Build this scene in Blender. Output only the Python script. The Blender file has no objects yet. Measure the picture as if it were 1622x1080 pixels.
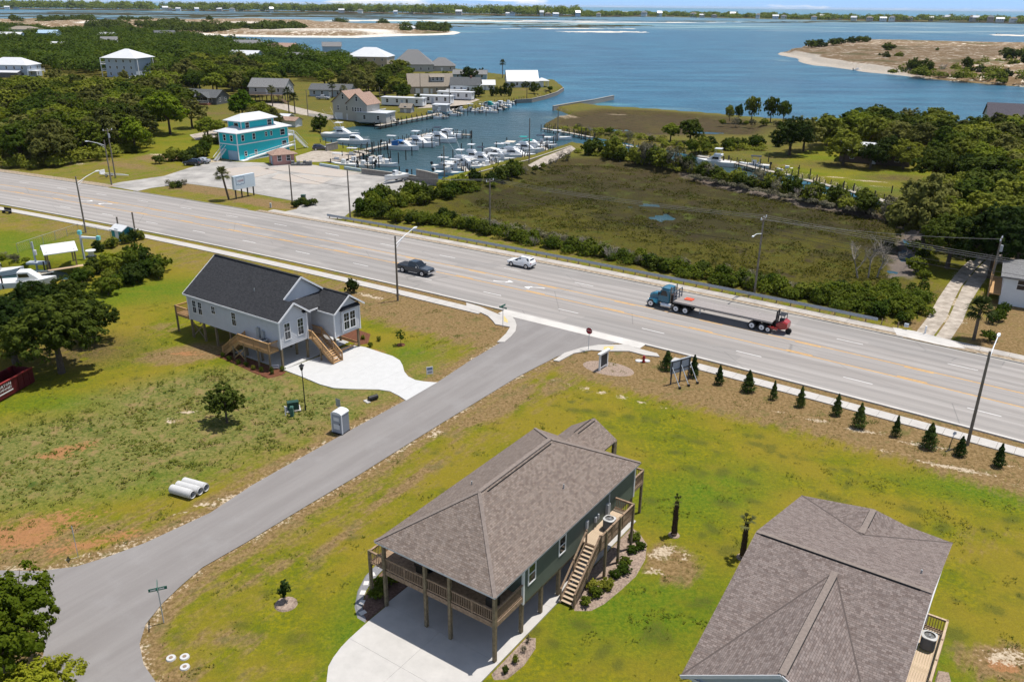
import bpy, bmesh, math, random
import numpy as np
from mathutils import Vector, Matrix

random.seed(7)
rng = np.random.default_rng(11)
R_ = math.radians
scn = bpy.context.scene
col = scn.collection

# ------------------------------------------------------------------ camera
FPX, HY, ROLL, CAMH = 1315.0,9.0, math.atan(0.0105),37.0      # focal length in photo pixels (1622 wide), horizon row, roll, height
PITCH = math.atan((540 - HY) * math.cos(ROLL) / FPX)
_fw = Vector((0, math.cos(PITCH),-math.sin(PITCH)))
_u0 = Vector((0, math.sin(PITCH), math.cos(PITCH)))
_r0 = Vector((1,0,0))
_rt = _r0 * math.cos(ROLL) + _u0 * math.sin(ROLL)
_up = _u0 * math.cos(ROLL) - _r0 * math.sin(ROLL)
cam_d = bpy.data.cameras.new('camera')
cam = bpy.data.objects.new('camera', cam_d)
col.objects.link(cam)
m = Matrix((_rt, _up, -_fw)).transposed().to_4x4()
m.translation = Vector((0,0, CAMH))
cam.matrix_world = m
cam_d.sensor_width = 36.0
cam_d.lens = FPX / 1622 * 36.0
cam_d.clip_start = 0.5
cam_d.clip_end = 80000
scn.camera = cam
scn.render.resolution_x = 1024
scn.render.resolution_y = 681

# ------------------------------------------------------------------ sky and sun
SUN_EL, SUN_AZ = R_(73.0), R_(25.0)          # azimuth from +X towards +Y
world = bpy.data.worlds.new('World')
scn.world = world
world.use_nodes = True
wn, wl = world.node_tree.nodes, world.node_tree.links
wn.clear()
sky = wn.new('ShaderNodeTexSky')
sky.sky_type = 'NISHITA'
sky.sun_disc = False
sky.sun_elevation = SUN_EL
sky.sun_rotation = math.pi / 2 - SUN_AZ
sky.altitude = 30
sky.air_density = 1.0
sky.dust_density = 0.3
sky.ozone_density = 2.5
wtc = wn.new('ShaderNodeTexCoord')
wmap = wn.new('ShaderNodeMapping')
wmap.inputs['Scale'].default_value = (9,9,60)
wnz = wn.new('ShaderNodeTexNoise')
wnz.inputs['Scale'].default_value = 1.1
wnz.inputs['Detail'].default_value = 7
wnz.inputs['Roughness'].default_value = 0.55
wrp = wn.new('ShaderNodeValToRGB')
wrp.color_ramp.elements[0].position = 0.52
wrp.color_ramp.elements[1].position = 0.62
wmx = wn.new('ShaderNodeMix')
wmx.data_type = 'RGBA'
wmx.inputs['B'].default_value = (9.3,9.4,9.8,1)
wbg = wn.new('ShaderNodeBackground')
wbg.inputs['Strength'].default_value = 0.085
wout = wn.new('ShaderNodeOutputWorld')
wl.new(wtc.outputs['Generated'], wmap.inputs['Vector'])
wl.new(wmap.outputs['Vector'], wnz.inputs['Vector'])
wl.new(wnz.outputs['Fac'], wrp.inputs['Fac'])
wl.new(wrp.outputs['Color'], wmx.inputs['Factor'])
wsp = wn.new('ShaderNodeSeparateXYZ'); wl.new(wtc.outputs['Generated'], wsp.inputs['Vector'])
whr = wn.new('ShaderNodeMapRange'); whr.interpolation_type = 'SMOOTHSTEP'
whr.inputs['From Min'].default_value = -0.02; whr.inputs['From Max'].default_value = 0.30; whr.inputs['To Min'].default_value = 0.9; whr.inputs['To Max'].default_value = 0.0
wl.new(wsp.outputs['Z'], whr.inputs['Value'])
whm = wn.new('ShaderNodeMix'); whm.data_type = 'RGBA'; whm.inputs['B'].default_value = (3.5,6.2,10.4,1)      # blue maritime haze low in the sky
wl.new(whr.outputs['Result'], whm.inputs['Factor']); wl.new(sky.outputs['Color'], whm.inputs['A']); wl.new(whm.outputs['Result'], wmx.inputs['A'])
wl.new(wmx.outputs['Result'], wbg.inputs['Color'])
wl.new(wbg.outputs['Background'], wout.inputs['Surface'])
sun_d = bpy.data.lights.new('sun', 'SUN')
sun_d.energy = 4.5
sun_d.angle = R_(0.53)
sun_d.color = (1.0,0.95,0.875)
sun = bpy.data.objects.new('sun', sun_d)
col.objects.link(sun)
_sd = Vector((math.cos(SUN_EL) * math.cos(SUN_AZ), math.cos(SUN_EL) * math.sin(SUN_AZ), math.sin(SUN_EL)))
sun.rotation_euler = _sd.to_track_quat('Z', 'Y').to_euler()
sun.location = (40,60,120)
scn.view_settings.view_transform = 'Standard'
scn.view_settings.look = 'None'
scn.view_settings.exposure = 0.35
scn.view_settings.gamma = 1.0
scn.view_settings.use_curve_mapping = False

# ------------------------------------------------------------------ measuring helpers
def at(px, py, z=0.0):
    """ground point (world metres) that the survey photograph shows at a pixel"""
    d = _fw + _rt * ((px - 811) / FPX) - _up * ((py - 540) / FPX)
    t = (z - CAMH) / d.z
    return Vector((d.x * t, d.y * t, z))

def mpp(px, py, z=0.0):
    """metres per photo pixel at that ground point"""
    p = at(px, py, z) - Vector((0,0, CAMH))
    return p.dot(_fw) / FPX

HA = 55.7                                   # bearing of the house plots
_a = R_(-33)
_hd = Vector((math.cos(_a), math.sin(_a),0)); _hn = Vector((-_hd.y, _hd.x, 0))
_HC = (-5.04906155e-04,-6.72558472e-02,91.2487646)
def RD(s, off, z=0.0):
    """point on the highway: distance along it, offset across it (0 = near yellow line)"""
    t = _HC[0] * s * s + _HC[1] * s + _HC[2]
    sl = 2 * _HC[0] * s + _HC[1]
    q = math.sqrt(1 + sl * sl)
    nn = (_hn - _hd * sl) / q
    p = _hd * s + _hn * t + nn * off
    return Vector((p.x, p.y, z))
def RDdir(s):
    sl = 2 * _HC[0] * s + _HC[1]
    return math.atan2((_hd + _hn * sl).y, (_hd + _hn * sl).x)

# ------------------------------------------------------------------ mesh helpers
class MB:
    def __init__(s):
        s.v = []; s.f = []
    def add(s, vs, fs):
        o = len(s.v)
        s.v += [tuple(v) for v in vs]
        s.f += [[i + o for i in f] for f in fs]
        return s
    def box(s, x0, x1, y0, y1, z0, z1):
        if x0 > x1: x0, x1 = x1, x0
        if y0 > y1: y0, y1 = y1, y0
        if z0 > z1: z0, z1 = z1, z0
        return s.add([(x0,y0,z0),(x1,y0,z0),(x1,y1,z0),(x0,y1,z0),(x0,y0,z1),(x1,y0,z1),(x1,y1,z1),(x0,y1,z1)],
                     [[3,2,1,0],[4,5,6,7],[0,1,5,4],[1,2,6,5],[2,3,7,6],[3,0,4,7]])
    def bar(s, p, q, w, h=None):
        h = h or w
        p, q = Vector(p), Vector(q)
        d = (q - p).normalized()
        r = d.cross(Vector((0,0,1)))
        r = Vector((1,0,0)) if r.length < 1e-4 else r.normalized()
        u = r.cross(d).normalized()
        vs = []
        for e in (p, q):
            for a, b in ((-1,-1),(1,-1),(1,1),(-1,1)):
                vs.append(e + r * (a * w / 2) + u * (b * h / 2))
        return s.add(vs, [[3,2,1,0],[4,5,6,7],[0,1,5,4],[1,2,6,5],[2,3,7,6],[3,0,4,7]])
    def tube(s, p, q, r, r2=None, n=8, cap=True):
        r2 = r if r2 is None else r2
        p, q = Vector(p), Vector(q)
        d = (q - p).normalized()
        a = d.cross(Vector((0,0,1)))
        a = Vector((1,0,0)) if a.length < 1e-4 else a.normalized()
        b = d.cross(a)
        vs = []
        for e, rr in ((p, r),(q, r2)):
            for i in range(n):
                t = 2 * math.pi * i / n
                vs.append(e + a * (rr * math.cos(t)) + b * (rr * math.sin(t)))
        fs = [[i, (i + 1) % n, n + (i + 1) % n, n + i] for i in range(n)]
        if cap:
            fs += [list(range(n))[::-1], list(range(n, 2 * n))]
        return s.add(vs, fs)
    def path(s, pts, rs, n=6):
        for i in range(len(pts) - 1):
            s.tube(pts[i], pts[i + 1], rs[i], rs[i + 1], n, cap=(i == 0 or i == len(pts) - 2))
        return s
    def prism(s, poly, z0, z1):
        n = len(poly)
        vs = [(p[0], p[1], z0) for p in poly] + [(p[0], p[1], z1) for p in poly]
        fs = [[i, (i + 1) % n, n + (i + 1) % n, n + i] for i in range(n)] + [list(range(n))[::-1], list(range(n, 2 * n))]
        return s.add(vs, fs)
    def profile(s, prof, axis, a, b):
        """extrude a 2-D outline: axis 'x': (y,z) outline from x=a to b; axis 'y': (x,z) outline"""
        n = len(prof)
        mk = (lambda p, t: (t, p[0], p[1])) if axis == 'x' else (lambda p, t: (p[0], t, p[1]))
        vs = [mk(p, a) for p in prof] + [mk(p, b) for p in prof]
        fs = [[i, (i + 1) % n, n + (i + 1) % n, n + i] for i in range(n)] + [list(range(n))[::-1], list(range(n, 2 * n))]
        return s.add(vs, fs)
    def loft(s, rings, close=True, caps=True):
        n = len(rings[0]); o = []
        vs = [p for r in rings for p in r]
        fs = []
        for k in range(len(rings) - 1):
            for i in range(n if close else n - 1):
                j = (i + 1) % n
                fs.append([k * n + i, k * n + j, (k + 1) * n + j, (k + 1) * n + i])
        if caps:
            fs += [list(range(n))[::-1], list(range((len(rings) - 1) * n, len(rings) * n))]
        return s.add(vs, fs)
    def ball(s, c, r, n=8, m=5, sz=1.0):
        rings = []
        for j in range(1, m):
            t = math.pi * j / m
            rings.append([(c[0] + r * math.sin(t) * math.cos(2*math.pi*i/n), c[1] + r * math.sin(t) * math.sin(2*math.pi*i/n), c[2] - r * sz * math.cos(t)) for i in range(n)])
        return s.loft(rings)
    def slab(s, pts, th):
        """thick polygon given by 3-D points (counter-clockwise from above), thickness downward"""
        n = len(pts)
        vs = [tuple(p) for p in pts] + [(p[0], p[1], p[2] - th) for p in pts]
        fs = [list(range(n)), list(range(n, 2 * n))[::-1]] + [[(i + 1) % n, i, n + i, n + (i + 1) % n] for i in range(n)]
        return s.add(vs, fs)
    def mesh(s, name, mat, smooth=False, fix=True):
        me = bpy.data.meshes.new(name)
        me.from_pydata(s.v, [], s.f)
        if fix:
            bm = bmesh.new(); bm.from_mesh(me)
            bmesh.ops.recalc_face_normals(bm, faces=bm.faces)
            bm.to_mesh(me); bm.free()
        uvs = me.uv_layers.new(name='UVMap')
        co = []
        Z = Vector((0,0,1))
        for p in me.polygons:
            nrm = p.normal
            u = Z.cross(nrm)
            u = Vector((1,0,0)) if u.length < 1e-3 else u.normalized()
            v = nrm.cross(u)
            for vi in p.vertices:
                c = me.vertices[vi].co
                co += [c.dot(u), c.dot(v)]
        uvs.data.foreach_set('uv', co)
        if smooth:
            me.polygons.foreach_set('use_smooth', [True] * len(me.polygons))
        if mat: me.materials.append(mat)
        return me
    def build(s, name, mat, parent=None, smooth=False, loc=None, rz=0.0, fix=True):
        return inst(s.mesh(name, mat, smooth, fix), name, parent, loc, rz)

def inst(me, name, parent=None, loc=None, rz=0.0, sc=None):
    o = bpy.data.objects.new(name, me)
    col.objects.link(o)
    if parent: o.parent = parent
    if loc is not None: o.location = loc
    if rz: o.rotation_euler = (0,0, rz)
    if sc is not None: o.scale = sc if hasattr(sc, '__len__') else (sc, sc, sc)
    return o

def tag(o, label=None, cat=None, group=None, kind=None):
    if label: o['label'] = label
    if cat: o['category'] = cat
    if group: o['group'] = group
    if kind: o['kind'] = kind
    return o

def thing(name, label, cat, loc=(0,0,0), rz=0.0, group=None):
    o = bpy.data.objects.new(name, None)
    o.empty_display_size = 0.3
    col.objects.link(o)
    o.location = loc
    o.rotation_euler = (0,0, rz)
    return tag(o, label, cat, group)

def dup(root, loc=None, rz=None, label=None, group=None, sc=None, _p=None):
    kids = KIDS.get(root)
    c = root.copy()
    col.objects.link(c)
    if _p is not None: c.parent = _p
    if loc is not None: c.location = loc
    if rz is not None: c.rotation_euler = (0,0, rz)
    if sc is not None: c.scale = sc if hasattr(sc, '__len__') else (sc, sc, sc)
    if label: c['label'] = label
    if group: c['group'] = group
    if kids is None:
        kids = KIDS[root] = list(root.children)
    for k in kids:
        dup(k, _p=c)
    return c
KIDS = {}

# ------------------------------------------------------------------ materials
MATS = {}
def mat(name, c, rough=0.75, var=0.12, scale=3.0, bump=0.0, metal=0.0, c2=None, spec=0.3, fine=None, stretch=None, coat=0.0, detail=6, uv=False):
    if name in MATS: return MATS[name]
    M = bpy.data.materials.new(name)
    M.use_nodes = True
    nt = M.node_tree; N, L = nt.nodes, nt.links
    b = N['Principled BSDF']
    b.inputs['Roughness'].default_value = rough
    b.inputs['Metallic'].default_value = metal
    b.inputs['Specular IOR Level'].default_value = spec
    if coat: b.inputs['Coat Weight'].default_value = coat
    tc = N.new('ShaderNodeTexCoord')
    src = tc.outputs['UV' if uv else 'Object']
    if stretch:
        mp = N.new('ShaderNodeMapping'); mp.inputs['Scale'].default_value = stretch
        L.new(src, mp.inputs['Vector']); src = mp.outputs['Vector']
    nz = N.new('ShaderNodeTexNoise')
    nz.inputs['Scale'].default_value = scale
    nz.inputs['Detail'].default_value = detail
    nz.inputs['Roughness'].default_value = 0.62
    L.new(src, nz.inputs['Vector'])
    mr = N.new('ShaderNodeMapRange')
    mr.inputs['From Min'].default_value = 0.28; mr.inputs['From Max'].default_value = 0.72
    L.new(nz.outputs['Fac'], mr.inputs['Value'])
    mx = N.new('ShaderNodeMix'); mx.data_type = 'RGBA'
    lo = [max(0, x * (1 - var)) for x in c]
    hi = [min(1, x * (1 + var)) for x in (c2 or c)]
    mx.inputs['A'].default_value = (*lo, 1); mx.inputs['B'].default_value = (*hi, 1)
    L.new(mr.outputs['Result'], mx.inputs['Factor'])
    L.new(mx.outputs['Result'], b.inputs['Base Color'])
    if bump:
        bp = N.new('ShaderNodeBump'); bp.inputs['Strength'].default_value = bump; bp.inputs['Distance'].default_value = 0.05
        nz2 = N.new('ShaderNodeTexNoise'); nz2.inputs['Scale'].default_value = fine or scale * 6; nz2.inputs['Detail'].default_value = 4
        L.new(src, nz2.inputs['Vector'])
        L.new(nz2.outputs['Fac'], bp.inputs['Height']); L.new(bp.outputs['Normal'], b.inputs['Normal'])
    MATS[name] = M
    return M

def shingle(name, c1, c2, c3, bw=0.25, bh=0.13):
    """asphalt shingles: brick pattern on the slope's own UV"""
    if name in MATS: return MATS[name]
    M = bpy.data.materials.new(name); M.use_nodes = True
    N, L = M.node_tree.nodes, M.node_tree.links
    b = N['Principled BSDF']; b.inputs['Roughness'].default_value = 0.92; b.inputs['Specular IOR Level'].default_value = 0.15
    tc = N.new('ShaderNodeTexCoord')
    br = N.new('ShaderNodeTexBrick')
    br.inputs['Scale'].default_value = 1.0
    br.inputs['Brick Width'].default_value = bw; br.inputs['Row Height'].default_value = bh
    br.inputs['Mortar Size'].default_value = 0.010; br.inputs['Mortar Smooth'].default_value = 0.4
    br.offset = 0.5; br.squash = 0.72; br.squash_frequency = 3
    br.inputs['Color1'].default_value = (*c1,1); br.inputs['Color2'].default_value = (*c2,1)
    br.inputs['Mortar'].default_value = (*[x * 0.62 for x in c1], 1)
    L.new(tc.outputs['UV'], br.inputs['Vector'])
    nz = N.new('ShaderNodeTexNoise'); nz.inputs['Scale'].default_value = 2.2; nz.inputs['Detail'].default_value = 8; nz.inputs['Roughness'].default_value = 0.75
    mp = N.new('ShaderNodeMapping'); mp.inputs['Scale'].default_value = (1,2.2,1)
    L.new(tc.outputs['UV'], mp.inputs['Vector']); L.new(mp.outputs['Vector'], nz.inputs['Vector'])
    mr = N.new('ShaderNodeMapRange'); mr.inputs['From Min'].default_value = 0.42; mr.inputs['From Max'].default_value = 0.7
    mr.inputs['To Max'].default_value = 0.6
    L.new(nz.outputs['Fac'], mr.inputs['Value'])
    mx = N.new('ShaderNodeMix'); mx.data_type = 'RGBA'; mx.inputs['B'].default_value = (*c3,1)
    L.new(mr.outputs['Result'], mx.inputs['Factor']); L.new(br.outputs['Color'], mx.inputs['A'])
    nz3 = N.new('ShaderNodeTexNoise'); nz3.inputs['Scale'].default_value = 40; nz3.inputs['Detail'].default_value = 3
    L.new(tc.outputs['UV'], nz3.inputs['Vector'])
    mr3 = N.new('ShaderNodeMapRange'); mr3.inputs['To Min'].default_value = 0.75; mr3.inputs['To Max'].default_value = 1.25
    L.new(nz3.outputs['Fac'], mr3.inputs['Value'])
    ml = N.new('ShaderNodeMix'); ml.data_type = 'RGBA'; ml.blend_type = 'MULTIPLY'; ml.inputs['Factor'].default_value = 1
    L.new(mx.outputs['Result'], ml.inputs['A']); L.new(mr3.outputs['Result'], ml.inputs['B'])
    L.new(ml.outputs['Result'], b.inputs['Base Color'])
    bp = N.new('ShaderNodeBump'); bp.inputs['Strength'].default_value = 0.5; bp.inputs['Distance'].default_value = 0.02; bp.invert = True
    L.new(br.outputs['Fac'], bp.inputs['Height']); L.new(bp.outputs['Normal'], b.inputs['Normal'])
    MATS[name] = M
    return M

def leafmat(name, c1, c2, trans=0.25):
    if name in MATS: return MATS[name]
    M = bpy.data.materials.new(name); M.use_nodes = True
    N, L = M.node_tree.nodes, M.node_tree.links
    N.clear()
    out = N.new('ShaderNodeOutputMaterial')
    df = N.new('ShaderNodeBsdfPrincipled'); df.inputs['Roughness'].default_value = 0.75; df.inputs['Specular IOR Level'].default_value = 0.06
    tr = N.new('ShaderNodeBsdfTranslucent')
    ms = N.new('ShaderNodeMixShader'); ms.inputs['Fac'].default_value = trans
    tc = N.new('ShaderNodeTexCoord'); oi = N.new('ShaderNodeObjectInfo')
    nz = N.new('ShaderNodeTexNoise'); nz.inputs['Scale'].default_value = 0.9; nz.inputs['Detail'].default_value = 6; nz.inputs['Roughness'].default_value = 0.7
    L.new(tc.outputs['Object'], nz.inputs['Vector'])
    ad = N.new('ShaderNodeMath'); ad.operation = 'MULTIPLY_ADD'; ad.inputs[1].default_value = 0.70; ad.inputs[2].default_value = -0.35
    L.new(oi.outputs['Random'], ad.inputs[0])
    nzl = N.new('ShaderNodeTexNoise'); nzl.inputs['Scale'].default_value = 0.085; nzl.inputs['Detail'].default_value = 2
    L.new(tc.outputs['Object'], nzl.inputs['Vector'])
    a0 = N.new('ShaderNodeMath'); a0.operation = 'MULTIPLY_ADD'; a0.inputs[1].default_value = 0.9
    L.new(nzl.outputs['Fac'], a0.inputs[0]); a0.inputs[2].default_value = -0.45
    a1 = N.new('ShaderNodeMath'); a1.operation = 'ADD'; L.new(a0.outputs['Value'], a1.inputs[0]); L.new(ad.outputs['Value'], a1.inputs[1])
    a2 = N.new('ShaderNodeMath'); a2.operation = 'ADD'
    L.new(nz.outputs['Fac'], a2.inputs[0]); L.new(a1.outputs['Value'], a2.inputs[1])
    mr = N.new('ShaderNodeMapRange'); mr.inputs['From Min'].default_value = 0.28; mr.inputs['From Max'].default_value = 0.75
    L.new(a2.outputs['Value'], mr.inputs['Value'])
    mx = N.new('ShaderNodeMix'); mx.data_type = 'RGBA'
    mx.inputs['A'].default_value = (*c1,1); mx.inputs['B'].default_value = (*c2,1)
    L.new(mr.outputs['Result'], mx.inputs['Factor'])
    L.new(mx.outputs['Result'], df.inputs['Base Color'])
    hs = N.new('ShaderNodeHueSaturation'); hs.inputs['Saturation'].default_value = 1.1; hs.inputs['Value'].default_value = 1.35
    L.new(mx.outputs['Result'], hs.inputs['Color']); L.new(hs.outputs['Color'], tr.inputs['Color'])
    L.new(df.outputs['BSDF'], ms.inputs[1]); L.new(tr.outputs['BSDF'], ms.inputs[2]); L.new(ms.outputs['Shader'], out.inputs['Surface'])
    MATS[name] = M
    return M

WHITE = mat('white_trim', (0.72,0.72,0.73),0.5,0.05)
GLASS = mat('window_glass', (0.018,0.022,0.03),0.06,0.3,1.5, spec=0.6)
WOOD_OLD = mat('weathered_wood', (0.22,0.145,0.092),0.85,0.3,5,0.3, c2=(0.29,0.205,0.14))
WOOD_NEW = mat('new_lumber', (0.36,0.21,0.09),0.8,0.2,6,0.2, c2=(0.42,0.26,0.125))
WOOD_PILE = mat('treated_pile', (0.15,0.115,0.07),0.85,0.3,5,0.3, c2=(0.21,0.165,0.105))
DOCKWOOD = mat('grey_dock_boards', (0.34,0.31,0.27),0.9,0.22,1.5,0.2)
PILING = mat('dark_piling', (0.055,0.05,0.042),0.9,0.3,3)
CONC = mat('concrete_white', (0.455,0.455,0.452),0.85,0.05,1.2,0.1)
CONC2 = mat('concrete_grey', (0.42,0.405,0.385),0.88,0.10,0.8,0.1)
CONC3 = mat('concrete_walk', (0.41,0.39,0.365),0.9,0.10,0.7,0.1)
POLE = mat('utility_pole_wood', (0.15,0.13,0.105),0.9,0.25,2,0.2, c2=(0.20,0.17,0.14))
STEEL = mat('galvanised_steel', (0.42,0.46,0.50),0.45,0.1,4, metal=0.25)
ALU = mat('white_lamp_metal', (0.7,0.72,0.74),0.4,0.05)
BLACK = mat('black_metal', (0.015,0.015,0.017),0.5,0.2)
RUBBER = mat('tyre_rubber', (0.018,0.018,0.018),0.85,0.2)
CHROME = mat('bright_rim', (0.62,0.63,0.65),0.3,0.1, metal=0.7)
GREYBOX = mat('grey_utility_metal', (0.33,0.35,0.36),0.5,0.08)
MULCH = mat('mulch', (0.11,0.06,0.042),0.95,0.4,8,0.6, c2=(0.16,0.10,0.075))
MULCH_RED = mat('red_mulch', (0.12,0.045,0.022),0.95,0.4,8,0.6)
MULCH_PALE = mat('pale_mulch', (0.20,0.14,0.11),0.95,0.4,8,0.6, c2=(0.30,0.23,0.18))
# ------------------------------------------------------------------ terrain
WZ = -1.3                                   # water level
MZ = -0.85                                  # marsh level
def PX(lst, z=0.0):
    return np.array([[at(x, y, z).x, at(x, y, z).y] for x, y in lst])

LAND = np.vstack([np.array([[-420,-60], [-900,700]]),
    PX([(-120,44),(0,43),(140,50),(230,50),(276,56),(400,72),(500,90),(600,98),(690,107),(760,117),(850,127),(880,130),(893,140),
        (880,147),(840,157),(815,160),(800,162),(760,174),(720,172),(680,183),(640,190),(598,198),(565,200),(530,206),(508,214),
        (512,228),(545,236),(585,243),(545,251),(515,262),(540,268),(573,273),(640,282),(692,292),(706,287),(805,259),(834,253),(904,231),
        (960,241),(1020,253),(1100,269),(1200,291),(1300,313),(1415,338),(1425,326),(1350,303),(1290,288),(1200,266),(1120,251),
        (1080,243),(1000,228),(935,216),(880,206),(861,201),(880,190),(906,184),(890,178),(876,172),(907,166),(952,172),(1027,176),
        (1104,182),(1150,186),(1290,197),(1400,203),(1622,214),(1800,222)], WZ),
    np.array([[600,150], [420,-60]])])
HOLES = [PX([(-40,424),(20,431),(60,426),(105,430),(118,441),(112,452),(70,460),(0,470),(-60,480)], WZ)]
DUNES = PX([(-60,37),(-20,36),(60,34),(140,36),(230,34),(330,33),(400,33),(470,36),(560,40),(640,43),(690,47),(722,52),(716,55),(640,57.5),(560,60),
            (450,59.5),(330,57),(272,53),(230,49),(140,48),(-20,45)], WZ)
SPIT = PX([(1232,86),(1290,104),(1360,113),(1410,119),(1450,123),(1500,129),(1560,133),(1640,139),(1800,150),(1800,74),(1622,72.5),(1500,70),(1400,67),(1330,68),(1280,74),(1245,80)], WZ)
_fn = [(-120,13.5),(0,15.2),(200,17),(480,20),(700,24),(900,27),(1060,27),(1200,30),(1420,35),(1500,33.5),(1622,37.5),(1800,40)]
_fp = PX(_fn, WZ)
_fb = []
for q in _fp[::-1]:
    r = math.hypot(*q); _fb.append(q * (1 + 650 / r))
FARSHORE = np.vstack([_fp, np.array(_fb)])
MARSH = PX([(700,338),(740,322),(790,300),(850,272),(880,262),(960,262),(1020,268),(1100,287),(1250,320),(1400,346),(1446,356),(1448,400),(1425,440),
            (1400,475),(1300,466),(1200,446),(1000,408),(850,370),(765,352)], MZ)
MARSH2 = PX([(878,197),(905,186),(950,178),(1050,182),(1150,190),(1205,203),(1190,216),(1100,216),(1000,216),(930,207)], MZ)
ISLETS = [(100,22,150,1.1),(40,27,130,.8),(300,24,150,1.1),(450,26.5,130,1.0),(250,29,110,.9),(540,23.5,120,.8),(640,29,90,.9),(600,21.5,90,.6),(150,19,90,.5),
          (380,21.5,90,.6),(760,33,70,.9),(740,38,60,1.1),(690,42,50,1.0),(860,37,40,.6),(820,30,60,.6),(930,32,30,.5),(960,41,60,1.0),(1100,34,90,.5),(1240,36,60,.5),(1330,35,80,.6),(1560,36,80,1.2),(200,21,120,.8),(330,27,90,.9),(90,24.5,80,.7),(480,22,90,.8),(560,26,70,.8),(420,24.5,60,.7),(700,26,70,.6),(20,30.5,90,.9),(180,31.5,70,.8),(1480,35.5,40,.6),(900,43,80,.9),(830,40,60,.7)]
BARS = [(640,33,130,1.0),(840,34,120,0.6),(960,51,60,1.0),(1610,56.5,34,1.2),(1000,36,120,.5),(900,46,90,.6)]

STREET_PX = ([(804,496),(817,510),(817,522),(808,532),(792,543),(745,571),(691,606.7),(642,634),(555.6,681),(444,743),(400,768),(333,812),(229,860),(167,883),
              (121,897),(65,904),(0,903),(-90,905),(-110,960),(40,985),(70,1030),(55,1090),(-20,1180),(200,1240),(330,1160),(280,1115),(247,1080),(227.6,1052),
              (221,1020),(231,988),(256.5,956),(288.6,925.7),(320.6,898.5),(388,860),(489,799),(567,753),(644,704.5),(700,670),(820,597),(880,566),(905,556),(941,548),(985,543)])
STREET = PX(STREET_PX)

def sdf(X, Y, poly):
    """signed distance, positive inside"""
    d2 = np.full(X.shape, 1e18); ins = np.zeros(X.shape, bool)
    n = len(poly)
    for i in range(n):
        ax, ay = poly[i]; bx, by = poly[(i + 1) % n]
        ex, ey = bx - ax, by - ay
        l2 = ex * ex + ey * ey + 1e-12
        t = np.clip(((X - ax) * ex + (Y - ay) * ey) / l2,0,1)
        d2 = np.minimum(d2,(X - ax - t * ex) ** 2 + (Y - ay - t * ey) ** 2)
        c = (ay > Y) != (by > Y)
        ins ^= c & (X < ex * (Y - ay) / (ey if abs(ey) > 1e-12 else 1e-12) + ax)
    d = np.sqrt(d2)
    return np.where(ins, d, -d)

def sstep(a, b, x):
    t = np.clip((x - a) / (b - a),0,1)
    return t * t * (3 - 2 * t)

def vnoise(X, Y, sc, seed=0):
    """cheap value noise on arrays"""
    r = np.random.default_rng(seed); T = r.random((256,256))
    x, y = X / sc, Y / sc
    xi, yi = np.floor(x).astype(int), np.floor(y).astype(int)
    fx, fy = x - xi, y - yi
    fx = fx * fx * (3 - 2 * fx); fy = fy * fy * (3 - 2 * fy)
    g = lambda a, b: T[a % 256, b % 256]
    return (g(xi, yi) * (1 - fx) + g(xi + 1, yi) * fx) * (1 - fy) + (g(xi, yi + 1) * (1 - fx) + g(xi + 1, yi + 1) * fx) * fy

def blob(X, Y, px, py, rx, ry, ang=0.0, z=0.0):
    c = at(px, py, z); a = R_(ang)
    dx, dy = X - c.x, Y - c.y
    u = (dx * math.cos(a) + dy * math.sin(a)) / rx; v = (-dx * math.sin(a) + dy * math.cos(a)) / ry
    return np.clip(1.25 - np.sqrt(u * u + v * v),0,1)

def pxell(X, Y, cx, cy, hw, hh):
    """flat islet given in photo pixels -> soft ellipse"""
    c = at(cx, cy, WZ); f = at(cx, cy - hh, WZ); n = at(cx, cy + hh, WZ); r = at(cx + hw, cy, WZ)
    a = math.atan2((r - c).y, (r - c).x); rx = (r - c).length; ry = max(4.0, abs((f - n).y) / 2)
    dx, dy = X - c.x, Y - c.y
    u = (dx * math.cos(a) + dy * math.sin(a)) / rx; v = (-dx * math.sin(a) + dy * math.cos(a)) / ry
    w = vnoise(X, Y, rx * 0.16 + 1, int(cx)) - 0.5
    return (1 - np.sqrt(u * u + v * v) + w * 1.1) * ry

RC = (0.0,-25.0)
_rr = np.exp(np.arange(math.log(20), math.log(7200),0.0085))
_aa = np.radians(np.arange(-47,47.01,0.165))
RRg, AAg = np.meshgrid(_rr, _aa, indexing='ij')
GX = RC[0] + RRg * np.sin(AAg); GY = RC[1] + RRg * np.cos(AAg)
SH = GX.shape
GX, GY = GX.ravel(), GY.ravel()
GR = RRg.ravel()
near = GR < 420
wob = (vnoise(GX, GY, 9,1) - 0.5) * 2.2 + (vnoise(GX, GY, 3,2) - 0.5) * 0.8
dl = sdf(GX, GY, LAND)
for h in HOLES: dl = np.minimum(dl, -sdf(GX, GY, h))
wl_ = np.where(GX < at(905,231).x - 1,0.25,0.8)
dl = dl + wob * wl_
ddn = sdf(GX, GY, DUNES) + (vnoise(GX, GY, 40,3) - 0.5) * 14
dsp = sdf(GX, GY, SPIT) + (vnoise(GX, GY, 22,4) - 0.5) * 8
dfs = sdf(GX, GY, FARSHORE) + (vnoise(GX, GY, 120,5) - 0.5) * 70
dis = np.full(GX.shape, -1e3)
for e in ISLETS: dis = np.maximum(dis, pxell(GX, GY, *e))
dba = np.full(GX.shape, -1e3)
for e in BARS: dba = np.maximum(dba, pxell(GX, GY, *e))
GZ = np.full(GX.shape, -4.0)
up = lambda d, w, top: -4.0 + (top + 4.0) * sstep(-w * 2.2, w, d)
GZ = np.maximum(GZ, up(dl, 1.0,0.0))
dune_h = 0.6 + 9.0 * sstep(10,60, ddn) * (0.35 + vnoise(GX, GY, 70,6)) * 0.6
GZ = np.maximum(GZ, np.where(ddn > -20, up(ddn, 6,0) + dune_h * sstep(2,25, ddn),-4))
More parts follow.
